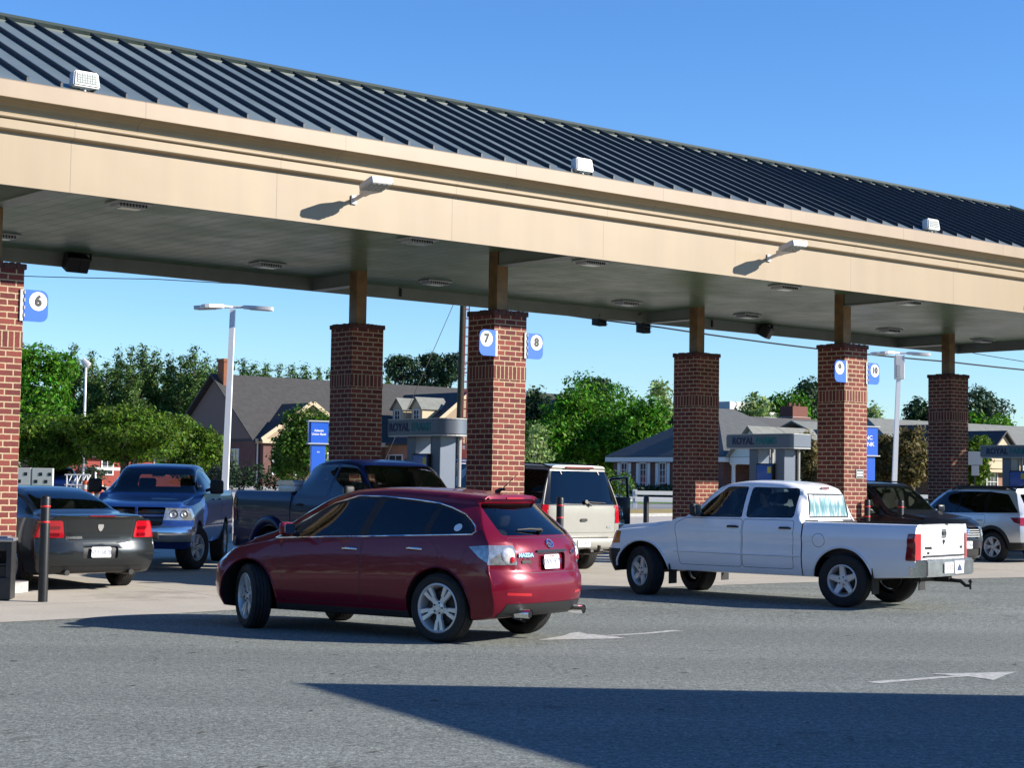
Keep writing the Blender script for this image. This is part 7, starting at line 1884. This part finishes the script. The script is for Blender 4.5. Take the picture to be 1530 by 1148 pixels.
# tall open pines right of the shaded pillar
for i, (px, top, hw, d) in enumerate(((600, 531, 26, 178), (640, 529, 22, 182), (668, 531, 24, 176))):
    p = at(px, top, d); g = gz(d); H = p.z-g; w = hw*d/FPX; rnd = random.Random(50+i)
    bl = [(rnd.uniform(-.7, .7)*w, rnd.uniform(-.7, .7)*w, H*(.72+.25*rnd.random()), w*.42, w*.42, H*.045) for k in range(13)]+[(0, 0, H*.95, w*.5, w*.5, H*.05)]
    tree((p.x, d, g), H, bl, 4200, .2, 'leaf_dark', ['tall open topped pine right of the shaded pillar', 'tall open topped pine, the middle of three', 'tall open topped pine next to the utility pole'][i], 'pine tree', 'tall open pines', 'bark', .2, 60+i, 'pine_tree', 8, flat=.35, shell=.3, trunk_h=H*.85)
px_tree(458, 598, 47, 116, 'leaf_mid', 'green tree growing in front of the slate roofed bank', 7, n=14000, size=.125, low=.12, nb=10)
px_tree(425, 640, 20, 118, 'leaf_mid', 'small green tree at the left foot of the bank tree', 8, n=2200, size=.16, low=.1, nb=6)
# right of the middle pillar
px_tree(905, 556, 88, 150, 'leaf_bright', 'big bright green tree right of sign 8', 9, n=26000, size=.17, low=.03, nb=16)
px_tree(845, 572, 62, 146, 'leaf_bright', 'bright green tree with a rounded top just right of sign 8', 10, n=16000, size=.17, low=.03, nb=12)
px_tree(960, 590, 55, 144, 'leaf_bright', 'bright green tree above the left end of the hipped roof', 11, n=12000, size=.17, low=.03, nb=10)
px_tree(798, 568, 34, 152, 'leaf_dark', 'dark green tree touching the pillar under sign 8', 12, n=4500, size=.24, low=.05)
px_tree(885, 558, 34, 166, 'leaf_dark', 'dark crown showing behind the big bright green tree', 13, n=3500, size=.26, low=.5)
px_tree(800, 618, 30, 125, 'leaf_light', 'pale half bare tree with visible branches by the pillar under sign 8', 14, n=1100, size=.16, low=.15, bark='pale_bark', nb=7, tr=.14, shell=.2)
px_tree(985, 556, 34, 160, 'leaf_light', 'pale thin leaved tree left of the shaded pillar', 15, n=1900, size=.22, low=.35, nb=8, shell=.3)
px_tree(1128, 578, 34, 175, 'leaf_light', 'pale round tree above the grey lit roof', 16, n=3800, size=.24, low=.3, nb=9)
px_tree(1180, 574, 40, 178, 'leaf_bright', 'bright green tree left of the pillar with sign 9', 17, n=10000, size=.18, low=.25, nb=9)
px_tree(1210, 554, 36, 186, 'leaf_dark', 'dark pine crown touching the left of sign 9', 18, n=5000, size=.24, low=.3, nb=9, name='pine_tree', cat='pine tree')
px_tree(1304, 590, 20, 180, 'leaf_light', 'pale tree in the gap below sign 10', 19, n=1800, size=.22, low=.3, nb=7)
px_tree(1372, 586, 34, 185, 'leaf_dark', 'dark tree left of the rightmost shaded pillar', 20, n=5500, size=.24, low=.2, nb=9)
px_tree(1455, 568, 60, 180, 'leaf_dark', 'large dark tree right of the rightmost shaded pillar', 21, n=15000, size=.18, low=.2, nb=13, squash=.7)
px_tree(1500, 622, 50, 170, 'leaf_bright', 'row of bright bushy growth behind the porch building roof', 22, n=5000, size=.24, low=.1, nb=9)
px_tree(1446, 606, 34, 172, 'leaf_bright', 'bright green tree under the large dark tree', 23, n=4000, size=.24, low=.1, nb=9)
px_tree(1206, 640, 28, 100, 'leaf_bronze', 'bronze leaved small tree between the fuel pump and sign 9', 24, n=5000, size=.13, low=.18, nb=9, tr=.12)
px_tree(1318, 645, 26, 98, 'leaf_bronze', 'bronze leaved tree just left of the right lamp post', 25, n=4200, size=.13, low=.22, nb=9, tr=.12)
px_tree(1362, 632, 36, 97, 'leaf_bronze', 'larger bronze leaved tree between the right lamp post and shaded pillar', 26, n=6500, size=.13, low=.2, nb=10, tr=.12)
px_tree(1456, 650, 32, 98, 'leaf_olive', 'yellow green tree behind the road sign at right', 27, n=4500, size=.14, low=.2, nb=9, tr=.12)
# tree added out of view at right to shade the far end of the canopy
tree((24.5, 44.0, .06), 8.5, [(0, 0, 5, 3, 3, 2.6), (1.5, .5, 6, 2, 2, 2), (-1.5, -.5, 4.4, 2, 2, 1.8), (0, 1.4, 3.4, 2.2, 2, 1.6), (-.5, -1.6, 5.6, 1.8, 1.8, 1.8)], 9000, .16, 'leaf_mid', 'added green tree out of view at right, shading the canopy end', seed=71).scale = (1.45, 1.45, 1.55)
# trees added out of view, behind and to the left, to darken the reflections
bt0 = tree((-44, -22, 0), 10.5, [(0, 0, 5.5, 4.2, 4.2, 4.4), (2, 1, 7.4, 2.6, 2.6, 2.6), (-2, -1, 7, 2.6, 2.6, 2.6), (1.5, -1.5, 3.4, 2.8, 2.8, 2.4), (-1.6, 1.4, 3.2, 2.8, 2.8, 2.4)], 6000, .26, 'leaf_mid', 'added green tree out of view, darkening the car reflections', group='unseen trees added to darken reflections', seed=72)
for k in range(1, 10):
    r = copy_tree(bt0); r.location = (-44+6.6*k, -24+3.5*math.sin(k*2.1), 0); s = 1+.12*math.sin(k*1.7); r.scale = (s, s, s); r.rotation_euler = (0, 0, k*1.3)
for k in range(7):
    r = copy_tree(bt0); r.location = (-42-.35*k, 33+7.2*k, gz(33+7.2*k)); r.rotation_euler = (0, 0, k*1.9+.2)
for k in range(5):
    r = copy_tree(bt0); r.location = (-48+1.5*math.sin(k), 0+7.0*k, 0); r.rotation_euler = (0, 0, k*2.3+.5)
# hedges
def hedge(px0, px1, top, d, label, seed, leaf='leaf_hedge'):
    a, b_ = at(px0, top, d), at(px1, top, d); g = gz(d); h = a.z-g; n = max(3, int((b_.x-a.x)/1.1)); rnd = random.Random(seed)
    root = empty('hedge', ((a.x+b_.x)/2, d, g)); tag(root, label, 'hedge')
    w = (b_.x-a.x)/2
    bl = [(-w+2*w*(k+.5)/n+rnd.uniform(-.2, .2), rnd.uniform(-.3, .3), h*.5*rnd.uniform(.85, 1.1), 2*w/n*.75, .8, h*.52*rnd.uniform(.8, 1.1)) for k in range(n)]
    me = crown_mesh('foliage', bl, n*700, .11, leaf, seed=seed); c = bpy.data.objects.new('foliage', me); COL.objects.link(c); c.parent = root
    b = B()
    for x in bl: tube(b, [(x[0], x[1], 0), (x[0]*1.01, x[1], x[2])], .04, 6)
    obj('stems', b, MT['bark'], root)
hedge(352, 452, 692, 122, 'dark clipped hedge below the windows of the slate roofed bank', 31)
hedge(302, 352, 688, 126, 'dark hedge beside the gable end of the slate roofed bank', 32)
hedge(944, 1003, 725, 121, 'low hedge below the shuttered windows of the hipped bank', 33)
hedge(20, 160, 690, 118, 'dark hedge behind the white barrier panels', 34)
hedge(880, 940, 700, 112, 'green hedge below the bright green trees, left of the hipped bank', 35, 'leaf_mid')
hedge(780, 880, 692, 118, 'green hedge behind the silver wagon roof', 36, 'leaf_mid')
# far wood closing the horizon
fwd_ = []
rnd = random.Random(77)
for k in range(150):
    x = -260+k*3.6+rnd.uniform(-1.5, 1.5); fwd_.append((x, rnd.uniform(-6, 6), rnd.uniform(3., 5.), rnd.uniform(3, 4.6), 3.5, rnd.uniform(3.0, 5.2)))
me = crown_mesh('distant_wood', fwd_, 42000, .5, 'leaf_dark', seed=78); o = bpy.data.objects.new('distant_wood', me); COL.objects.link(o); o.location = (0, 250, gz(250)-.5); tag(o, 'dark distant wood closing the horizon behind the buildings', 'wood', kind='stuff')

# ------------------------------------------------------------------ light
w = bpy.data.worlds.new('World'); S.world = w; w.use_nodes = True
N = w.node_tree.nodes; K = w.node_tree.links
sk = N.new('ShaderNodeTexSky'); sk.sky_type = 'NISHITA'; sk.sun_disc = False
SEL, SAZ = R(25.3), math.atan2(.989, -.145)
sk.sun_elevation = SEL; sk.sun_rotation = SAZ
sk.air_density = 1.0; sk.dust_density = 0.; sk.ozone_density = 2.0; sk.altitude = 0
hs2 = N.new('ShaderNodeHueSaturation'); hs2.inputs['Saturation'].default_value = 1.22; hs2.inputs['Value'].default_value = 1.0
K.new(sk.outputs[0], hs2.inputs['Color']); tn_ = N.new('ShaderNodeMix'); tn_.data_type = 'RGBA'; tn_.blend_type = 'MULTIPLY'; tn_.inputs[0].default_value = 1; tn_.inputs[7].default_value = (.70, .90, 1.22, 1); K.new(hs2.outputs[0], tn_.inputs[6]); K.new(tn_.outputs[2], N['Background'].inputs[0]); N['Background'].inputs[1].default_value = .084
l = bpy.data.lights.new('sun', 'SUN'); l.energy = 5.0; l.angle = R(.5); l.color = (1, .93, .82); so = bpy.data.objects.new('sun', l); COL.objects.link(so)
so.rotation_euler = Vector((.989*math.cos(SEL), -.145*math.cos(SEL), math.sin(SEL))).to_track_quat('Z', 'Y').to_euler(); so.location = (20, -5, 20)
S.view_settings.view_transform = 'Standard'; S.view_settings.look = 'None'; S.view_settings.gamma = 1; S.view_settings.exposure = .95
S.cycles.max_bounces = 8; S.cycles.transparent_max_bounces = 16; S.cycles.use_denoising = True
